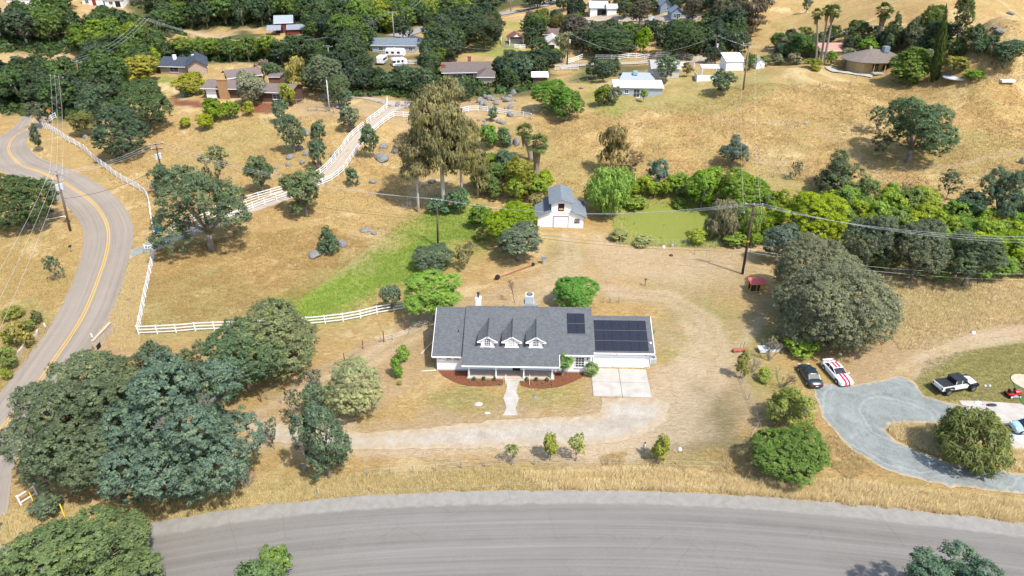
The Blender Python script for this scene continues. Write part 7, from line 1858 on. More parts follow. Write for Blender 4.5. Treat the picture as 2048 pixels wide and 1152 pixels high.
# white pickup with black top
def pickup(loc, rz, label):
    o = empty('pickup_truck', label, 'pickup truck', loc, rz); P = paint('truck_white', (.80, .80, .80)); DKP = mat('black_hardtop', (.022, .024, .028), .6, .1, 6, .2); G = glass('car_glass')
    mb = MB(); mb.box(-1.75, 0, .98, 1.75, 1.62, .62); mb.build('bed', P, o)
    mb = MB(); mb.box(-1.75, 0, 1.31, 1.68, 1.56, .05); mb.build('bed_cover', DKP, o)
    mb = MB(); mb.box(-2.645, 0, 1.0, .05, 1.5, .5); mb.box(-2.66, 0, 1.05, .03, .9, .1); mb.build('tailgate', P, o)
    mb = MB(); mb.box(.02, 0, .95, 1.88, 1.60, .66); mb.build('body', P, o)
    secs = [[(x, y * w, z + dz) for y, dz in ((.8, -.3), (.8, -.04), (.6, .02), (0, .05), (-.6, .02), (-.8, -.04), (-.8, -.3))] for x, w, z in ((.93, 1, 1.24), (1.6, .93, 1.22), (2.15, .84, 1.17), (2.2, .82, 1.05))]
    mb = MB(); loft(mb, secs); mb.box(1.52, 0, .82, 1.32, 1.1, .4); mb.build('hood', P, o, False)
    mb = MB(); mb.add([(-.9, .76, 1.26), (.92, .76, 1.26), (.62, .68, 1.80), (-.88, .70, 1.80), (-.9, -.76, 1.26), (.92, -.76, 1.26), (.62, -.68, 1.80), (-.88, -.70, 1.80)], [(1, 0, 3, 2), (4, 5, 6, 7), (0, 4, 7, 3), (5, 1, 2, 6)]); mb.build('window_glass', G, o)
    mb = MB(); mb.box(-.13, 0, 1.84, 1.58, 1.46, .09, taper=.97); mb.box(.1, 0, 1.895, .05, 1.3, .02); mb.build('hardtop', DKP, o)
    for sg in (-1, 1):
        mb = MB()
        for x, xt in ((-.88, -.87), (-.05, -.05), (.90, .60)): mb.tube([(x, sg * .77, 1.26), (xt, sg * .71, 1.8)], .05, 5)
        mb.build('pillar', P if sg else P, o)
        mb = MB()
        for x in (-.48, .43): mb.box(x, sg * .805, .96, .80, .02, .58)
        mb.build('door', P, o)
        mb = MB()
        for x in (-.78, .12): mb.box(x, sg * .825, 1.12, .14, .03, .035)
        mb.build('handle', BLACK, o)
        for x in (-1.72, 1.72):
            mb = MB(); mb.slab([(x - .58, sg * .72, .78), (x + .58, sg * .72, .78), (x + .42, sg * .72, 1.12), (x - .42, sg * .72, 1.12)][::sg], .02)
            mb.box(x, sg * .87, 1.10, .86, .32, .06); mb.box(x - .53, sg * .87, .98, .08, .30, .28, rz=0); mb.box(x + .53, sg * .87, .98, .08, .30, .28)
            mb.build('fender_flare', BLACK, o)
            wheel(o, x, sg * .86, .43, .30, mat('dark_alloy', (.12, .12, .13), .4))
        mb = MB(); mb.box(0, sg * .82, .58, 2.0, .12, .08); mb.build('side_step', BLACK, o)
        mb = MB(); mb.box(.72, sg * .95, 1.38, .12, .26, .2); mb.build('mirror', BLACK, o)
        mb = MB(); mb.box(-2.66, sg * .70, 1.02, .05, .14, .26); mb.build('tail_light', mat('tail_lamp', (.25, .02, .015)), o)
        mb = MB(); mb.tube([(2.2, sg * .52, .98), (2.25, sg * .52, .98)], .12, 12); mb.build('headlight', mat('headlamp', (.62, .65, .68)), o)
    mb = MB(); mb.box(-2.72, 0, .62, .18, 1.7, .2); mb.build('bumper', BLACK, o)
    mb = MB(); mb.box(2.35, 0, .62, .24, 1.6, .22); mb.build('bumper', BLACK, o)
    mb = MB()
    for i in range(7): mb.box(2.215, -.3 + i * .1, .98, .02, .045, .3)
    mb.build('grille', BLACK, o)
    mb = MB(); mb.box(-2.70, -.5, .82, .03, .3, .15); mb.build('licence_plate', mat('plate_white', (.7, .7, .68)), o)
    return o
pickup(hit(1908, 778), R(13), 'white four-door pickup with black hardtop and bed cover on the lawn edge')
# red ride-on mower
p = hit(2024, 792); o = empty('riding_mower', 'red ride-on lawn mower parked on the mown grass', 'lawn mower', p, R(4)); MR = paint('mower_red', (.45, .02, .015))
mb = MB(); secs = [[(x, y * w, z + dz) for y, dz in ((.3, -.35), (.3, -.05), (.2, .02), (-.2, .02), (-.3, -.05), (-.3, -.35))] for x, w, z in ((.1, .9, .82), (.5, 1, .84), (.85, .9, .78), (.95, .75, .62))]; loft(mb, secs); mb.build('hood', MR, o)
mb = MB(); mb.box(-.45, 0, .5, .75, .9, .14); mb.box(-.1, 0, .42, 1.2, .5, .16); mb.build('rear_fender', MR, o)
mb = MB(); mb.box(0, 0, .22, .8, 1.15, .14); mb.box(0, .66, .2, .4, .2, .06); mb.build('cutting_deck', mat('deck_grey', (.3, .3, .31)), o)
mb = MB(); mb.box(-.42, 0, .66, .42, .42, .1); mb.box(-.62, 0, .86, .09, .42, .36); mb.build('seat', BLACK, o)
mb = MB(); mb.tube([(.12, 0, .8), (-.05, 0, 1.02)], .03, 6); mb.tube([(-.05, 0, 1.02), (-.07, 0, 1.045)], .18, 12); mb.build('steering_wheel', BLACK, o)
for x, y, r_, w_ in ((-.5, .45, .27, .22), (-.5, -.45, .27, .22), (.65, .4, .19, .15), (.65, -.4, .19, .15)): wheel(o, x, y, r_, w_, mat('mower_rim', (.6, .6, .58)))
# caravans and distant cars
def caravan(px, py, rz, label, L=7, col=(.75, .76, .78), awn=True, Hh=2.9):
    p = hit(px, py); o = empty('caravan', label, 'caravan', p, rz); W_ = mat('caravan_white', col, .4, .022)
    mb = MB(); mb.extr_y([(-L/2, .5), (L/2 - .5, .5), (L/2, 1.0), (L/2 - .15, 2.2), (L/2 - .8, Hh), (-L/2 + .2, Hh), (-L/2, Hh - .4)], -1.2, 1.2); mb.build('body', W_, o)
    for x in (-.4 * L, -.12 * L, .18 * L):
        mb = MB(); mb.box(x, -1.22, 1.75, 1.0, .04, .7); mb.build('window', BLACK, o)
    mb = MB(); mb.box(0, -1.22, .8, L * .8, .03, .3); mb.build('stripe', mat('grey_decal', (.2, .2, .22)), o)
    for y in (-1.05, 1.05): wheel(o, -.3, y, .36, .22); wheel(o, .5, y, .36, .22)
    mb = MB(); mb.box(-.5, 0, Hh + .12, .9, .7, .22); mb.build('roof_vent', W_, o)
    return o
caravan(792, 114, R(-4), 'larger caravan with black window band below the blue house')
caravan(799, 132, R(25), 'small white caravan with rounded nose right of the red trailer', 5, Hh=2.6)
caravan(765, 127, R(80), 'white and red trailer left of the small caravan', 4, (.6, .35, .32), Hh=2.6)
caravan(722, 145, R(10), 'yellow-fronted white truck glimpsed between oaks', 4.5, (.66, .5, .3), Hh=2.4)
for px, py, rz, lb, c_ in [(1228,48,0,'white van parked by the upper lane','w'), (1176,47,0,'pale blue car on the upper lane','b'), (1115,26,.3,'dark car in the paddock by the far cypresses','k'), (668,118,.2,'white car behind the big grey-green tree','w'), (478,165,-.1,'first silver car parked behind the brown house','w'), (489,167,-.1,'second silver car parked behind the brown house','b'), (1302,45,.1,'dark car beside the little white hut','k'), (1385,38,.1,'dark blue car by the blue cottage','k')]:
    q = hit(px, py); car(q, rz, lb, 'car', {'w': (.75, .75, .75), 'b': (.42, .5, .56), 'k': (.03, .035, .05)}[c_], 'parked_car', pm=paint({'w': 'car_white', 'b': 'car_silver', 'k': 'car_black'}[c_], {'w': (.75, .75, .75), 'b': (.42, .5, .56), 'k': (.03, .035, .05)}[c_]))

# ================================================================ person
def person(loc, rz):
    o = empty('person', 'person in grey trousers and pale top walking beside the brightest sapling', 'person', loc, rz)
    J = {'pelvis': (0, 0, .95), 'waist': (0, 0, 1.08), 'chest': (.02, 0, 1.32), 'neck': (.03, 0, 1.47), 'headb': (.05, 0, 1.56), 'headm': (.06, 0, 1.66), 'headt': (.05, 0, 1.74),
         'sl': (.0, .19, 1.40), 'el': (.05, .25, 1.14), 'wl': (.24, .19, 1.08), 'hl': (.31, .17, 1.10), 'sr': (.0, -.19, 1.40), 'er': (-.08, -.26, 1.14), 'wr': (-.02, -.27, .90), 'hr': (.0, -.26, .82),
         'hpl': (0, .10, .92), 'kl': (.16, .11, .50), 'al': (.10, .11, .10), 'tl': (.27, .12, .05), 'hpr': (0, -.10, .92), 'kr': (-.03, -.11, .50), 'ar': (-.26, -.11, .13), 'tr': (-.10, -.12, .05)}
    Rr = {'pelvis': .135, 'waist': .12, 'chest': .15, 'neck': .055, 'headb': .085, 'headm': .10, 'headt': .07, 'sl': .065, 'el': .045, 'wl': .032, 'hl': .04, 'sr': .065, 'er': .045, 'wr': .032, 'hr': .04,
          'hpl': .095, 'kl': .065, 'al': .045, 'tl': .045, 'hpr': .095, 'kr': .065, 'ar': .045, 'tr': .045}
    E = [('pelvis','waist'),('waist','chest'),('chest','neck'),('neck','headb'),('headb','headm'),('headm','headt'),('chest','sl'),('sl','el'),('el','wl'),('wl','hl'),('chest','sr'),('sr','er'),('er','wr'),('wr','hr'),('pelvis','hpl'),('hpl','kl'),('kl','al'),('al','tl'),('pelvis','hpr'),('hpr','kr'),('kr','ar'),('ar','tr')]
    K = list(J); me = bpy.data.meshes.new('figure'); me.from_pydata([J[k_] for k_ in K], [(K.index(a), K.index(b)) for a, b in E], [])
    b_ = link('body', me, o); md = b_.modifiers.new('skin', 'SKIN'); sd_ = b_.modifiers.new('sub', 'SUBSURF'); sd_.levels = 1; sd_.render_levels = 1
    for i, k_ in enumerate(K): me.skin_vertices[0].data[i].radius = (Rr[k_], Rr[k_] * (1.25 if k_ in ('chest', 'waist', 'pelvis') else 1))
    me.skin_vertices[0].data[0].use_root = True
    dg = bpy.context.evaluated_depsgraph_get(); m2 = bpy.data.meshes.new_from_object(b_.evaluated_get(dg)); b_.modifiers.clear(); b_.data = m2
    ms = [mat('skin', (.36, .20, .13), .6), mat('pale_shirt', (.55, .52, .46), .9), mat('grey_trousers', (.20, .215, .24), .9), mat('white_shoes', (.7, .7, .7), .6), mat('brown_hair', (.06, .035, .022), .8)]
    m2.materials.clear()
    for q in ms: m2.materials.append(q)
    for f in m2.polygons:
        c_ = f.center; r_ = math.hypot(c_.x - .05, c_.y)
        if c_.z > 1.50: k_ = 4 if (c_.z > 1.70 or c_.x < .04) else 0
        elif c_.z > 1.02 and abs(c_.y) < .3 and not (c_.x > .17 or (abs(c_.y) > .2 and c_.z < 1.2)): k_ = 1
        elif abs(c_.y) > .2 and c_.z > .78 or c_.x > .17 and c_.z > 1: k_ = 0
        elif c_.z > .14: k_ = 2
        else: k_ = 3
        f.material_index = k_; f.use_smooth = True
    mb = MB(); mb.box(.13 + .02, 0, 1.655, .03, .03, .04); mb.build('nose', ms[0], o)
    mb = MB()
    for y in (-.035, .035): mb.box(.148, y, 1.675, .012, .02, .012)
    mb.build('eyes', BLACK, o)
    for nm, w_, sg in (('hand', 'hl', 1), ('hand', 'hr', -1)):
        mb = MB(); h_ = Vector(J[w_]); d = Vector((.8, 0, .3)).normalized() if sg > 0 else Vector((.2, 0, -1)).normalized(); u = Vector((0, 1, 0))
        for i in range(4): mb.tube([h_ + u * (-.03 + .02 * i), h_ + u * (-.03 + .02 * i) + d * (.05 + .008 * (i in (1, 2))), h_ + u * (-.03 + .02 * i) + d * .075 + Vector((.01, 0, -.015))], [.009, .008, .006], 5)
        mb.tube([h_ + u * .035 * -sg, h_ + u * .05 * -sg + d * .03], [.01, .008], 5); mb.build(nm, ms[0], o)
    return o
person(hit(1287, 908), R(10))

# ================================================================ boulders and small things
def boulder_mesh(seed):
    rg = np.random.default_rng(seed); import bmesh
    bm = bmesh.new(); bmesh.ops.create_icosphere(bm, subdivisions=3, radius=1)
    dirs = rg.normal(size=(9, 3)); dirs /= np.linalg.norm(dirs, axis=1)[:, None]; off = rg.uniform(.62, .95, 9)
    for v in bm.verts:
        p = np.array(v.co)
        for d, f in zip(dirs, off):
            k_ = p @ d
            if k_ > f: p = p - d * (k_ - f) * .85
        p *= 1 + (fbm(np.array([p[0] * 2 + seed]), np.array([p[1] * 2 + p[2] * 3]), 3)[0] - .5) * .25
        v.co = Vector(p)
    me = bpy.data.meshes.new('boulder'); bm.to_mesh(me); bm.free()
    me.materials.append(mat('granite', (.20, .19, .18), .9, .45, 2.6, .9)); return me
BM = [boulder_mesh(i) for i in range(5)]
def boulder(px, py, wpx, hpx, label, group=None, v=None):
    p = hit(px, py); s_ = scale_at(p); i = int(px) % 5 if v is None else v
    o = link('boulder', BM[i], None, p + Vector((0, 0, hpx / s_ * .18))); tag(o, label, 'boulder', group)
    o.scale = (wpx / s_ / 2, wpx / s_ / 2 * .8, hpx / s_ * .62); o.rotation_euler = (0, 0, px)
    return o
for a in [(762,318,40,14,'broad flat dark boulder below the driveway'),(790,305,18,16,'round boulder right of the flat dark one'),(767,296,20,14,'boulder against the dark double oak'),(745,365,18,8,'low pale boulder under the eucalyptus slope'),(715,368,14,8,'boulder at the foot of the low oak bush'),
          (864,364,18,8,'dark boulder at the eucalyptus roots'),(1032,288,20,18,'right half of the split round boulder by the palms'),(1020,290,14,16,'left half of the split round boulder by the palms'),(1022,272,10,8,'small boulder above the split one'),
          (630,512,34,12,'flat pale boulder in the meadow'),(684,490,26,12,'boulder beside the young conical oak'),(582,316,20,10,'largest of the boulders on the open left slope'),(612,310,16,10,'boulder touching the lower narrow oak'),(577,331,14,8,'pale boulder below the largest slope boulder'),(605,327,14,9,'small round boulder in the middle of the slope group'),(553,337,12,5,'tiny flat boulder of the slope group'),(557,349,8,4,'smallest white boulder of the slope group'),
          (307,375,18,12,'boulder by the transformer pole'),(668,313,18,10,'boulder beside the uphill driveway fence'),(598,299,22,10,'grey boulder under the oak above the slope'),(616,270,14,10,'boulder between the two narrow oaks'),(612,262,12,6,'thin slab boulder above the narrow oaks'),
          (680,216,22,9,'garden boulder at the foot of the plain pole'),(694,222,16,8,'second garden boulder right of the plain pole'),(172,277,14,10,'boulder on the roadside bank'),(288,250,24,18,'pale boulder between the two large dark oaks'),(1026,190,16,14,'upright boulder on the knoll'),(1015,202,22,10,'boulder below the upright knoll boulder'),(1032,202,12,4,'flat slab on the knoll'),
          (2045,327,18,18,'large pale boulder on the hillside at the edge'),(1720,300,1,1,'pebble on the hillside'),(732,462,26,8,'pale rocks in the upper meadow'),(748,468,14,7,'right hand pale rock in the upper meadow'),(1163,177,12,5,'flat boulder on the lawn left of the grey house'),(268,577,7,6,'upper pale rock on the bank by the road fence'),(258,600,7,6,'lower pale rock on the bank by the road fence'),(295,503,20,6,'stones at the driveway mouth'),
          (830,172,10,5,'round rock at the belt edge'),(1962,60,26,9,'rock outcrop high on the right far hill'),(2000,65,24,9,'second outcrop high on the right far hill'),(1950,68,18,7,'left outcrop on the right far hill'),(1575,83,26,9,'grey rock heap behind the dense dark tree'),(1534,97,12,8,'pale rock on the far slope'),(2020,28,18,7,'pale outcrop at the top right'),(1990,55,14,5,'small dark outcrop at the right far hill'),(975,130,12,6,'rock by the dark rail fence'),(1795,66,12,5,'pale rock behind the conifers')]:
    if a[2] > 2: boulder(*a)
rr = random.Random(4)
HP = []
for i in range(28):
    x = 958 + rr.random() * 70; y = 192 + rr.random() * 42
    HP.append((x, y, boulder(x, y, rr.uniform(7, 17), rr.uniform(5, 11), 'grey boulder of the jumbled heap on the knoll behind the level fence', 'boulder heap on the knoll'), 'grey'))
name_rows(HP, 'boulder', 'heap on the knoll', 8)
for i in range(9):
    boulder(955 + rr.random() * 55, 238 + rr.random() * 14, rr.uniform(8, 16), rr.uniform(4, 8), 'grey boulder scattered downhill of the level fence', 'boulders below the level fence')
for i in range(12):
    boulder(782 + rr.random() * 80 - 40, 205 + rr.random() * 12, rr.uniform(6, 12), rr.uniform(3, 6), 'stone edging along the upper driveway curve', 'edging stones of the upper driveway')
# towed spray boom: red pipe with wheels
a, b = hit(995, 559), hit(1066, 532); o = empty('irrigation_pipe', 'long red pipe with a black wheel at each end lying in the dry yard', 'pipe', a, math.atan2(b.y - a.y, b.x - a.x)); L = (b - a).length
mb = MB(); mb.tube([(0, 0, .35), (L, 0, .3 + b.z - a.z)], .07, 8); mb.build('pipe', mat('red_pipe', (.42, .10, .09), .6), o)
for x, r_ in ((0, .42), (L, .3)):
    mb = MB(); mb.tube([(x, -.14, r_ + (b.z - a.z) * x / L), (x, .14, r_ + (b.z - a.z) * x / L)], r_, 14); mb.build('wheel', RUBBER, o)
p = hit(1087, 527); o = empty('pump_box', 'small grey standpipe pump in the dry yard', 'pump', p)
mb = MB(); mb.tube([(0, 0, -.1), (0, 0, .9)], [.3, .26], 10); mb.build('barrel', GALV, o); mb = MB(); mb.box(0, 0, 1.1, .8, .5, .45); mb.build('housing', mat('pump_grey', (.22, .24, .26)), o)
p = hit(1480, 703); o = empty('steel_tank', 'rusty red steel cylinder lying on the dry grass', 'tank', p, R(8))
mb = MB(); mb.tube([(-1.05, 0, .25), (-1, 0, .25), (1, 0, .25), (1.05, 0, .25)], [.15, .26, .26, .15], 12); mb.build('tank', mat('rusty_red', (.34, .10, .06), .8, .25, 6), o); mb = MB(); mb.tube([(.4, 0, .4), (.4, 0, 1.5)], .03, 6); mb.build('rod', RUST, o)
p = hit(1536, 702); o = empty('trough', 'white metal trough among bare branches by the domed oak', 'trough', p, R(3)); TRM = mat('trough_white', (.66, .69, .72), .4)
mb = MB(); mb.extr_y([(-1.4, .6), (-1.2, .05), (1.2, .05), (1.4, .6), (1.32, .6), (1.14, .12), (-1.14, .12), (-1.32, .6)], -.45, .45); mb.build('basin', TRM, o)
mb = MB(); mb.box(0, -.46, .34, 2.5, .03, .5); mb.box(0, .46, .34, 2.5, .03, .5); mb.build('side_panel', TRM, o)
p = hit(1290, 572); o = empty('post_box', 'rusty post with a small box on top in the dry yard', 'post', p); mb = MB(); mb.tube([(0, 0, -.1), (0, 0, 1.1)], .05, 6); mb.build('post', RUST, o); mb = MB(); mb.box(0, 0, 1.2, .35, .25, .22); mb.build('box', RUST, o)
# washing/flag stand with items
p = hit(1958, 803); o = empty('birdfeeder_pole', 'thin pole with two crossbars and small boxes by the lawn', 'pole', p); mb = MB(); mb.tube([(0, 0, 0), (.25, 0, 2.3)], .035, 6); mb.build('shaft', GREYWOOD, o)
mb = MB(); mb.box(.25, 0, 2.25, .8, .04, .04); mb.box(0.22, 0, 1.95, .6, .04, .04); mb.build('crossbar', GREYWOOD, o); mb = MB(); mb.box(-.05, 0, 2.35, .16, .14, .16); mb.box(.5, 0, 2.35, .16, .14, .16); mb.build('box', TRIM, o)
def lump(px, py, sx, sy, sz, m, label, name, cat, rz=0):
    p = hit(px, py); mb = MB(); r2 = random.Random(int(px)); pts = []
    n = 10
    ring = lambda k, z: [(sx / 2 * k * math.cos(2 * math.pi * i / n) * r2.uniform(.8, 1.1), sy / 2 * k * math.sin(2 * math.pi * i / n) * r2.uniform(.8, 1.1), z * r2.uniform(.85, 1.1)) for i in range(n)]
    A, B, C_ = ring(1, 0), ring(.9, sz * .6), ring(.45, sz); mb.add(A + B + C_ + [(0, 0, sz)], [(i, (i + 1) % n, (i + 1) % n + n, i + n) for i in range(n)] + [(i + n, (i + 1) % n + n, (i + 1) % n + 2 * n, i + 2 * n) for i in range(n)] + [(i + 2 * n, (i + 1) % n + 2 * n, 3 * n) for i in range(n)])
    o = mb.build(name, m, None, True, p); o.rotation_euler = (0, 0, rz); tag(o, label, cat); return o
WB = mat('white_plastic', (.72, .73, .75), .5)
lump(1955, 806, .9, .5, .25, WB, 'crumpled white bag at the foot of the thin pole', 'plastic_bag', 'bag')
lump(1967, 810, .5, .4, .15, mat('pink_cloth', (.55, .25, .33)), 'pink cloth lying between the white bag and dark mat', 'cloth', 'cloth')
lump(1982, 811, 1.5, .6, .18, mat('dark_cloth', (.03, .03, .04)), 'dark folded mat on the edge of the slab', 'folded_mat', 'mat', .1)
lump(2040, 878, 2.0, 1.0, .4, WB, 'white covered pile on the second slab', 'covered_pile', 'pile')
lump(1360, 900, .5, .4, .3, WB, 'white sack right of the brightest sapling', 'plastic_bag', 'bag')
lump(1327, 495, .6, .5, .4, WB, 'white bucket-like thing near the pond fence', 'bucket', 'bucket')
lump(1344, 493, .6, .5, .5, mat('grey_plastic', (.3, .3, .33)), 'grey bundle next to the white one near the pond fence', 'bundle', 'bundle')
lump(1342, 512, .7, .6, .35, mat('dark_tyre', (.05, .05, .055)), 'dark lump in the dry field below the pond fence', 'lump', 'debris')
lump(1477, 497, .9, .6, .6, mat('dark_stump', (.08, .065, .05)), 'dark stump left of the leaning pole', 'tree_stump', 'stump')
lump(607, 935, .8, .6, .45, mat('granite', (.30, .28, .265)), 'pale block left of the oak on the dirt drive', 'stone_block', 'stone')
lump(1070, 793, .7, .6, .08, mat('granite', (.30, .28, .265)), 'flat stone in the lawn right of the walk', 'stone_slab', 'stone')
lump(957, 808, 1.1, .9, .05, mat('pale_gravel', (.42, .40, .37)), 'round pale patch of gravel in the left lawn', 'gravel_patch', 'gravel')
lump(975, 826, .7, .3, .12, WB, 'white scrap lying near the foot of the walk', 'scrap', 'debris')
lump(1612, 247, .6, .5, .5, mat('blue_white', (.5, .58, .7)), 'bluish bucket at the broken hillside fence', 'bucket', 'bucket')
lump(1946, 666, .6, .5, .3, WB, 'white sack on the dry track above the lawn', 'plastic_bag', 'bag')
# mailboxes, markers, signs
p = hit(144, 505); o = empty('mailbox', 'black mailbox on a post beside the winding road', 'mailbox', p); mb = MB(); mb.tube([(0, 0, -.1), (0, 0, 1.1)], .06, 6); mb.build('post', GREYWOOD, o)
mb = MB(); mb.extr_y([(-.14, 1.05), (.14, 1.05), (.14, 1.22), (.07, 1.3), (-.07, 1.3), (-.14, 1.22)], -.28, .28); mb.build('box', BLACK, o)
for px, py, lb in ((94, 661, 'white road marker on the outer side near the parapet'), (188, 682, 'white road marker in front of the culvert wall'), (140, 458, 'yellow guy marker at the foot of the brown pole')):
    p = hit(px, py); o = empty('road_marker', lb, 'marker post', p); mb = MB(); mb.box(0, 0, .55, .05, .05, 1.2); mb.build('post', GALV, o); mb = MB(); mb.box(0, -.03, .95, .2, .02, .6); mb.build('plate', mat('marker_yellow', (.65, .45, .03)) if 'yellow' in lb else TRIM, o)
p = hit(103, 240); o = empty('warning_sign', 'small orange diamond road sign at the far bend', 'road sign', p); mb = MB(); mb.tube([(0, 0, 0), (0, 0, 2.6)], .05, 6); mb.build('post', GREYWOOD, o)
mb = MB(); mb.extr_y([(-.6, 2.3), (0, 1.7), (.6, 2.3), (0, 2.9)], -.08, -.05); mb.build('plate', mat('sign_orange', (.62, .22, .01)), o)
p = hit(302, 500); o = empty('address_sign', 'white address board on the driveway fence', 'sign', p + Vector((-.2, -.3, 0)))
mb = MB(); mb.box(-.55, 0, .5, .1, .1, 1.3); mb.box(.55, 0, .5, .1, .1, 1.3); mb.build('post', FENCEW, o); mb = MB(); mb.box(0, -.06, .75, 1.2, .04, .6); mb.build('board', FENCEW, o)
mb = MB(); mb.box(-.25, -.085, .75, .3, .01, .34); mb.box(.22, -.085, .8, .4, .01, .08); mb.box(.22, -.085, .65, .34, .01, .08); mb.build('emblem', mat('sign_blue', (.12, .16, .3)), o)
# stop sign at the left edge, facing the road junction
p = hit(4, 1066); o = empty('stop_sign', 'red octagonal stop sign cut by the left picture edge', 'road sign', p, R(25)); mb = MB(); mb.tube([(0, 0, -.1), (0, 0, 2.4)], .04, 6); mb.build('post', GALV, o)
oc = [(.40 * math.cos(R(22.5 + 45 * i)), 2.1 + .40 * math.sin(R(22.5 + 45 * i))) for i in range(8)]
mb = MB(); mb.extr_y(oc, -.07, -.05); mb.build('plate', mat('sign_white', (.8, .8, .8)), o)
mb = MB(); mb.extr_y([(x * .92, 2.1 + (z - 2.1) * .92) for x, z in oc], -.075, -.071); mb.build('face', mat('sign_red', (.55, .02, .02)), o)
tx = bpy.data.curves.new('lettering', 'FONT'); tx.body = 'STOP'; tx.size = .26; tx.align_x = 'CENTER'; tx.align_y = 'CENTER'; tx.extrude = .003
t_ = link('lettering', tx, o, (0, -.08, 2.1)); t_.rotation_euler = (R(90), 0, 0); tx.materials.append(mat('sign_white', (.8, .8, .8)))
me_ = bpy.data.meshes.new_from_object(t_.evaluated_get(bpy.context.evaluated_depsgraph_get())); bpy.data.objects.remove(t_); t_ = link('lettering', me_, o, (0, -.08, 2.1)); t_.rotation_euler = (R(90), 0, 0)
# guy guards under the largest oak
for (a, b, lb) in (((62,992),(70,1012),'upper yellow guy-wire guard by the white gate'), ((118,1028),(134,1044),'lower yellow guy-wire guard in the verge grass')):
    q = hit(*b); mb = MB(); mb.tube([(0, 0, -.1), (-.55, .7, 1.7)], .06, 7); o = mb.build('guy_guard', mat('marker_yellow', (.65, .45, .03)), None, True, q); tag(o, lb, 'guy guard')
# culvert walls beside the road
CW = mat('culvert_concrete', (.46, .38, .28), .9, .2, 2, .3)
a, b = hit(192, 702), hit(226, 664); o = empty('culvert_wall', 'tan concrete culvert headwall right of the winding road', 'wall', a, math.atan2(b.y - a.y, b.x - a.x)); L = (b - a).length
mb = MB(); mb.box(L / 2, 0, .55, L, .25, 2.0); mb.box(L / 2, -.02, 1.6, L + .1, .35, .12); mb.build('wall', CW, o)
mb = MB(); mb.box(.6, -.14, .2, .9, .04, 1.0); mb.build('opening', mat('dark_opening', (.015, .015, .018)), o)
W = [hit(*q) for q in [(38,716),(52,698),(66,686),(76,676),(78,668)]]
o = empty('culvert_parapet', 'curved low concrete parapet left of the winding road', 'wall', W[0])
for a, b in zip(W, W[1:]):
    mb = MB(); c_ = (a + b) / 2 - W[0]; mb.box(c_.x, c_.y, .25, (b - a).length + .1, .25, 1.1, rz=math.atan2(b.y - a.y, b.x - a.x)); mb.build('segment', CW, o)
mb = MB(); p = hit(112, 436); a, b = hit(94, 442), hit(131, 435)
mb = MB(); mb.tube([(0, 0, .3), b - a + Vector((0, 0, .3))], .07, 8); mb.box(0, 0, .1, .12, .12, .6); q = b - a; mb.box(q.x, q.y, .1, .12, .12, .6); o = mb.build('white_barrier', TRIM, None, False, a); tag(o, 'white pipe barrier at the foot of the brown pole', 'barrier')
# bins by the driveway mouth
for px, c_, lb in ((316, (.03,.09,.30), 'blue wheelie bin at the driveway mouth'), (323, (.02,.14,.10), 'green wheelie bin at the driveway mouth')):
    q = hit(px, 466); o = empty('wheelie_bin', lb, 'bin', q); mb = MB(); mb.box(0, 0, .55, .55, .6, 1.0); mb.build('tub', mat(lb[:4].strip() + '_bin', c_, .5), o); mb = MB(); mb.box(0, -.02, 1.08, .6, .68, .07); mb.build('lid', mat(lb[:4].strip() + '_bin', c_), o)
# lawn furniture on the hill and small gear
p = hit(1740, 144); o = empty('white_barrel', 'grey-green garden screen beside the hip-roofed house', 'screen', p + Vector((-2.6, .3, 0)));
for i in range(4): mb = MB(); mb.box(i * .45, i * .18, .7, .42, .05, 1.5, rz=.38); mb.build('panel', mat('screen_green', (.30, .36, .33)), o)
p = hit(1910, 156); mb = MB(); mb.tube([(0, 0, 0), (0, 0, .25)], 2.6, 28); o = mb.build('hot_tub', mat('pool_grey', (.55, .57, .56), .6), None, True, p); tag(o, 'pale round low pool on the hill crest', 'pool')
p = hit(2013, 163); mb = MB(); mb.box(0, 0, .2, 3, 1.6, .5); o = mb.build('white_tarp', WB, None, False, p); tag(o, 'white covered box on the crest behind the chain-link fence', 'box')
# round concrete disc at the right lawn edge
p = hit(2052, 765); mb = MB(); mb.tube([(0, 0, -.05), (0, 0, .1)], 1.6, 30); o = mb.build('stone_disc', CW, None, False, p); tag(o, 'round concrete disc in the dark lawn at the right edge', 'disc')
# small timber on the side of the house
a, b = hw(-2.6, 3.2), hw(-.7, 7.5); mb = MB(); a = Vector((a.x, a.y, h1(a.x, a.y))); b = Vector((b.x, b.y, 0)); mb.tube([(0, 0, .12), b - a + Vector((0, 0, .12))], .12, 7); o = mb.build('log', mat('pale_log', (.45, .38, .3), .9, .2, 4), None, True, a); tag(o, 'pale log lying along the left side of the white house', 'log')
a, b = hit(840, 743), hit(872, 741); mb = MB(); mb.tube([(0, 0, .05), b - a + Vector((0, 0, .06))], .05, 6); o = mb.build('white_pipe', TRIM, None, True, a); tag(o, 'thin white pipe on the ground by the left wing corner', 'pipe')

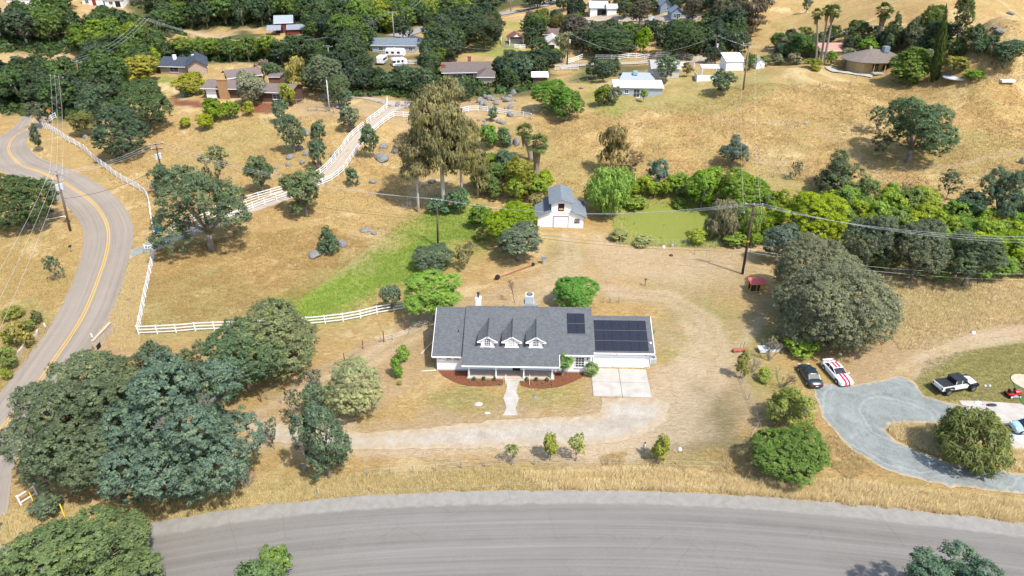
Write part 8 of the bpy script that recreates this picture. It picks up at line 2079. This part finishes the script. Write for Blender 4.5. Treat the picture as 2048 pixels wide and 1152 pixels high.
# ================================================================ grass that stands up
def blades(name, label, P, hgt, cols, spread=.14, nb=6, seed=1, kind='stuff', lean=.35, w=.018):
    """P (n, 3) tuft positions; every tuft is nb tapering blades"""
    rg = np.random.default_rng(seed); n = len(P); i = np.repeat(np.arange(n), nb); m = len(i)
    sc = (rg.uniform(.6, 1.25, n))[i]; h_ = (hgt[i] if hasattr(hgt, '__len__') else hgt) * sc * rg.uniform(.7, 1.1, m)
    sp = (spread[i] if hasattr(spread, '__len__') else spread)
    a = rg.uniform(0, 6.283, m); r_ = np.sqrt(rg.random(m)) * sp
    B = P[i] + np.c_[np.cos(a) * r_, np.sin(a) * r_, np.full(m, -.02)]
    T = B + np.c_[np.cos(a) * h_ * lean * rg.uniform(.2, 1.3, m) + .12 * h_, np.sin(a) * h_ * lean * rg.uniform(.2, 1.3, m), h_]
    f = rg.uniform(0, 3.14, m); ww = (w[i] if hasattr(w, '__len__') else w) * rg.uniform(.6, 1.4, m); S_ = np.c_[np.cos(f) * ww, np.sin(f) * ww, np.zeros(m)]
    V = np.stack([B - S_, B + S_, T], 1).reshape(-1, 3); F = np.arange(m * 3).reshape(m, 3)
    k_ = np.clip(.6 * rg.random(n)[i] + .4 * rg.random(m), 0, 1)
    c0 = np.array(cols); x = k_ * (len(c0) - 1); lo = np.floor(x).astype(int).clip(0, len(c0) - 2); C_ = c0[lo] * (1 - (x - lo))[:, None] + c0[lo + 1] * (x - lo)[:, None]
    me = np_mesh(name, V, F, BLADE, {'blade_colour': ('FACE', np.c_[C_, np.ones(m)])})
    return tag(link(name, me), label, 'grass' if kind == 'stuff' else None, kind=kind)
t = NT('grass_blades'); bc = t.n('Attribute', attribute_name='blade_colour').outputs['Color']
gn = t.n('VectorMath', {0: t.n('VectorMath', {0: t.n('NewGeometry').outputs['Normal'], 1: (.15, -.25, 1.3)}, operation='ADD').outputs[0]}, operation='NORMALIZE').outputs[0]
d = t.n('BsdfDiffuse', {'Color': bc, 'Normal': gn}); tr = t.n('BsdfTranslucent', {'Color': bc}); mx = t.n('MixShader', {0: .5, 1: d, 2: tr}); t.t.links.new(mx.outputs[0], t.out.inputs[0]); BLADE = t.m
def free(P):
    x, y = P[:, 0], P[:, 1]; ok = np.ones(len(P), bool); jt = (fbm(x * 1.3, y * 1.3, 3) - .5) * .8
    for C_, hw_ in AVO:
        m_ = hw_ or 0; bx = (x > C_[:, 0].min() - m_) & (x < C_[:, 0].max() + m_) & (y > C_[:, 1].min() - m_) & (y < C_[:, 1].max() + m_) & ok
        if bx.any():
            i_ = np.nonzero(bx)[0]; d_ = seg_dist(x[i_], y[i_], C_, False) - hw_ if hw_ else sdist(x[i_], y[i_], C_)
            ok[i_[d_ + jt[i_] < .05]] = False
    loc = P[:, :2] - np.array([-9.49, 70.9]); c_, s_ = math.cos(R(1.5)), math.sin(R(1.5)); lx = loc[:, 0] * c_ - loc[:, 1] * s_; ly = loc[:, 0] * s_ + loc[:, 1] * c_
    ok &= ~((lx > -.2) & (lx < 27.1) & (ly > -2.0) & (ly < 12)); ok &= ~((lx > 19.4) & (lx < 27) & (ly > -9) & (ly < 2)); ok &= ~((lx > 8.4) & (lx < 11.9) & (ly > -9) & (ly < 0))
    ok &= ~inside(P[:, 0], P[:, 1], POND)
    return ok
def scatter(poly_px, n, seed, dens=None):
    Q = [(q.x, q.y) for q in hits(poly_px)]; Q = np.array(Q); rg = np.random.default_rng(seed); x = rg.uniform(Q[:, 0].min(), Q[:, 0].max(), n * 3); y = rg.uniform(Q[:, 1].min(), Q[:, 1].max(), n * 3)
    k_ = inside(x, y, Q); x, y = x[k_][:n], y[k_][:n]
    if dens is not None: k_ = rg.random(len(x)) < dens(x, y); x, y = x[k_], y[k_]
    P = np.c_[x, y, H(x, y)]; return P[free(P)]
STR = [(.46, .33, .15), (.62, .47, .23), (.72, .58, .32), (.80, .68, .42)]
TST = [(.56, .42, .19), (.76, .60, .31), (.86, .72, .43), (.88, .79, .55)]
HST = [(.24, .155, .06), (.46, .32, .135), (.63, .47, .22), (.74, .59, .33)]
OLI = [(.34, .35, .13), (.60, .49, .23), (.74, .60, .33), (.80, .68, .42)]
LUS = [(.12, .22, .03), (.23, .36, .055), (.40, .48, .11), (.62, .60, .22)]
P = scatter([(1040,950),(1300,938),(1500,965),(1700,965),(1850,985),(2070,1010),(2070,1056),(1700,1014),(1400,992),(1100,986)], 15000, 1, lambda x, y: .35 + .65 * sstep(.40, .58, fbm(x / 1.6, y / 1.1, 3)))
blades('tall_dry_grass', 'tall golden dry grass standing along the wide road', P, .45 + .45 * fbm(P[:, 0] / 2.5, P[:, 1] / 1.2, 3), TST, .20, 8, 1, w=.026)
P = scatter([(300,1000),(500,965),(740,948),(1040,940),(1100,986),(760,997),(500,1022),(300,1054),(0,1100),(0,1030),(120,1000)], 12000, 2, lambda x, y: .3 + .7 * sstep(.40, .58, fbm(x / 1.8, y / 1.2, 3)))
blades('verge_grass', 'mixed green and straw grass on the verge under the largest oak', P, .42, OLI, .16, 7, 2, w=.024)
P = scatter([(1870,850),(1945,848),(2048,870),(2070,950),(1985,932),(1905,922),(1850,903),(1796,880),(1775,860),(1790,848)], 3600, 3)
blades('island_grass', 'tall straw grass inside the curve of the gravel drive', P, .55, TST, .2, 8, 3, w=.026)
P = scatter([(1500,960),(1680,965),(1760,935),(1668,868),(1634,812),(1600,800),(1560,850),(1470,900),(1250,905),(1100,925)], 9000, 4, lambda x, y: sstep(.42, .6, fbm(x / 2.2, y / 2.2, 3)))
blades('bank_grass', 'straw and olive grass on the bank between the verge saplings and gravel drive', P, .38, STR[:3] + OLI[1:2], .16, 7, 4, w=.024)
P = scatter([(500,840),(560,855),(680,875),(740,945),(500,960),(450,900)], 2500, 5); P2_ = scatter([(510,830),(640,760),(860,640),(980,640),(1000,850),(700,850)], 11000, 6, lambda x, y: .15 + .85 * sstep(.45, .62, fbm(x / 2.5, y / 2.5, 3)))
blades('yard_grass', 'short dry grass of the yard left of the white house', np.vstack([P, P2_]), .14, STR[:3], .18, 6, 6, w=.022)
P = scatter([(930,405),(975,430),(985,480),(960,505),(905,522),(860,562),(800,592),(730,614),(660,645),(590,640),(590,605),(640,585),(690,555),(720,515),(760,485),(790,448),(850,425)], 24000, 7, lambda x, y: zone_val('lush', x, y) ** 1.5 * (.25 + .75 * sstep(.42, .58, fbm(x / 4, y / 4, 3))))
blades('lush_grass', 'lush green grass of the damp swale left of the barn', P, .34, LUS, .22, 7, 7, w=.035)
P = scatter([(282,665),(300,560),(316,500),(480,470),(650,450),(700,470),(760,480),(600,600),(590,645),(410,658)], 22000, 8, lambda x, y: .35 + .65 * sstep(.4, .6, fbm(x / 3, y / 3, 3)))
blades('meadow_grass', 'golden brown grass of the fenced meadow', P, .26, [(.30,.19,.07),(.42,.29,.12),(.55,.40,.19),(.38,.34,.12)], .22, 6, 8, w=.035)
P = scatter([(1060,245),(1300,215),(1480,170),(1700,165),(2090,165),(2090,460),(1900,380),(1690,385),(1530,350),(1300,395),(1100,390),(950,400),(980,300)], 60000, 9, lambda x, y: .3 + .7 * sstep(.38, .62, fbm(x / 4, y / 4, 4)))
sz = .20 + .24 * fbm(P[:, 0] / 3, P[:, 1] / 3, 3)
blades('hillside_grass', 'golden dry grass covering the right hillside', P, sz, HST, .30, 4, 9, w=.05)
P = scatter([(130,270),(350,240),(500,235),(720,225),(780,270),(900,400),(760,480),(640,440),(310,470),(230,370),(110,260)], 30000, 10, lambda x, y: .3 + .7 * sstep(.38, .6, fbm(x / 4, y / 4, 4)))
blades('left_hill_grass', 'golden dry grass on the fenced left hillside', P, .34, HST, .28, 4, 10, w=.045)
P = scatter([(1540,545),(1600,480),(1700,520),(1850,560),(2080,560),(2080,650),(1980,650),(1860,700),(1800,700),(1700,560)], 15000, 11, lambda x, y: .3 + .7 * sstep(.4, .6, fbm(x / 3, y / 3, 3)))
blades('field_grass', 'straw grass in the field behind the huge domed oak', P, .42, STR + OLI[1:2], .2, 6, 11, w=.035)
P = scatter([(1000,500),(1240,495),(1480,500),(1520,600),(1460,720),(1330,640),(1210,610),(900,640),(870,600)], 14000, 12, lambda x, y: .1 + .6 * sstep(.45, .62, fbm(x / 3, y / 3, 3)))
blades('dry_yard_grass', 'short dry stubble behind the white house', P, .13, STR, .2, 6, 12, w=.03)
P = scatter([(-20,450),(110,465),(140,480),(170,570),(140,640),(90,720),(-20,820)], 9000, 13, lambda x, y: .3 + .7 * sstep(.4, .6, fbm(x / 3, y / 3, 3)))
blades('roadside_grass', 'orange-gold grass on the left of the winding road', P, .36, [(.36,.25,.09),(.50,.36,.14),(.60,.47,.22),(.36,.35,.11)], .2, 6, 13, w=.03)
P = scatter([(278,672),(300,500),(262,512),(250,560),(225,620),(200,660),(230,700),(280,700)], 4500, 14)
blades('bank_weeds', 'dry weeds on the bank between road and meadow fence', P, .3, STR[:3] + OLI[:1], .2, 6, 14, w=.03)
P = scatter([(1850,722),(1925,702),(2080,682),(2090,820),(1960,815),(1890,802),(1808,790),(1840,750)], 9000, 15)
blades('lawn_grass', 'mown olive green lawn around the pickup', P, .09, [(.18,.19,.06),(.28,.26,.09),(.40,.35,.14)], .2, 6, 15, w=.03)
P = scatter([(1225,395),(1300,392),(1440,400),(1520,440),(1510,490),(1400,496),(1230,490)], 9000, 16)
blades('reeds', 'green reeds and weeds ringing the pond', P, .5, LUS[1:] + OLI[2:3], .22, 6, 16, w=.03)
# low undergrowth beneath the woods
def under(polys, n, seed):
    rg = np.random.default_rng(seed); Ps = []; Ns = []; Sz = []; Tn = []
    for P0 in polys:
        Q = np.array([(q.x, q.y) for q in hits(P0)]); k = int(n / len(polys)); x = rg.uniform(Q[:, 0].min(), Q[:, 0].max(), k * 3); y = rg.uniform(Q[:, 1].min(), Q[:, 1].max(), k * 3)
        m = inside(x, y, Q); x, y = x[m][:k], y[m][:k]
        z = H(x, y); r = rg.uniform(.9, 2.2, len(x)); idx = np.repeat(np.arange(len(x)), 46); d = rg.normal(size=(len(idx), 3)); d /= np.linalg.norm(d, axis=1)[:, None]; d[:, 2] = np.abs(d[:, 2])
        Ps.append(np.c_[x, y, z][idx] + d * (r[idx] * rg.uniform(.6, 1.05, len(idx)))[:, None] * np.array([1, 1, .8])); Ns.append(d + rg.normal(size=d.shape) * .5); Tn.append(np.clip(rg.random(len(x))[idx] * .5 + rg.random(len(idx)) * .5, 0, 1))
    return leaves_mesh('undergrowth', np.vstack(Ps), np.vstack(Ns), .62, np.concatenate(Tn), 1.5, rg=rg)
UG = [[(0,165),(150,120),(340,100),(240,165),(225,230),(95,232),(0,228)], [(340,90),(560,95),(745,82),(700,150),(560,125),(430,123),(330,118)], [(0,64),(180,38),(340,40),(370,70),(220,92),(0,106)], [(262,10),(420,0),(700,2),(690,70),(610,72),(600,52),(480,50),(350,56)], [(690,2),(1010,0),(985,24),(860,46),(800,62),(700,76)], [(700,145),(860,150),(1080,135),(1090,150),(1050,185),(860,200),(700,190)]]
uo = tag(link('undergrowth', under(UG, 2600, 21)), 'dense green undergrowth between the trees of the woods', kind='stuff'); uo.color = (.075, .125, .045, 1)
rg = np.random.default_rng(77); fx = rg.uniform(-330, 330, 1500); fy = rg.uniform(400, 640, 1500)
m = (fbm(fx / 60, fy / 60, 3) > .46) & (np.abs(fx) / fy < .62) & ~((fx > 40) & (fy < 520)); fx, fy = fx[m], fy[m]; fz = H(fx, fy); r_ = rg.uniform(4, 7, len(fx)); idx = np.repeat(np.arange(len(fx)), 90)
d = rg.normal(size=(len(idx), 3)); d /= np.linalg.norm(d, axis=1)[:, None]; d[:, 2] = np.abs(d[:, 2]) - .2
Pm = np.c_[fx, fy, fz + r_ * .5][idx] + d * (r_[idx] * rg.uniform(.75, 1.05, len(idx)))[:, None]; k_ = np.array([ray(0, 0)])
fw = tag(link('far_woods', leaves_mesh('far_woods', Pm, d, 1.9, np.clip(rg.random(len(fx))[idx] * .7 + rg.random(len(idx)) * .3, 0, 1), 1.2, rg=rg)), 'dark woods on the far hills beyond the valley', kind='stuff'); fw.color = (.07, .11, .05, 1)
tot = 0; seen = {}
for ob in bpy.data.objects:
    if ob.type == 'MESH' and ob.data.name not in seen: seen[ob.data.name] = 1; tot += sum(len(p.vertices) - 2 for p in ob.data.polygons) if len(ob.data.polygons) < 5000 else len(ob.data.loops) - 2 * len(ob.data.polygons)
print('TRIS unique', tot, 'objects', len(bpy.data.objects))
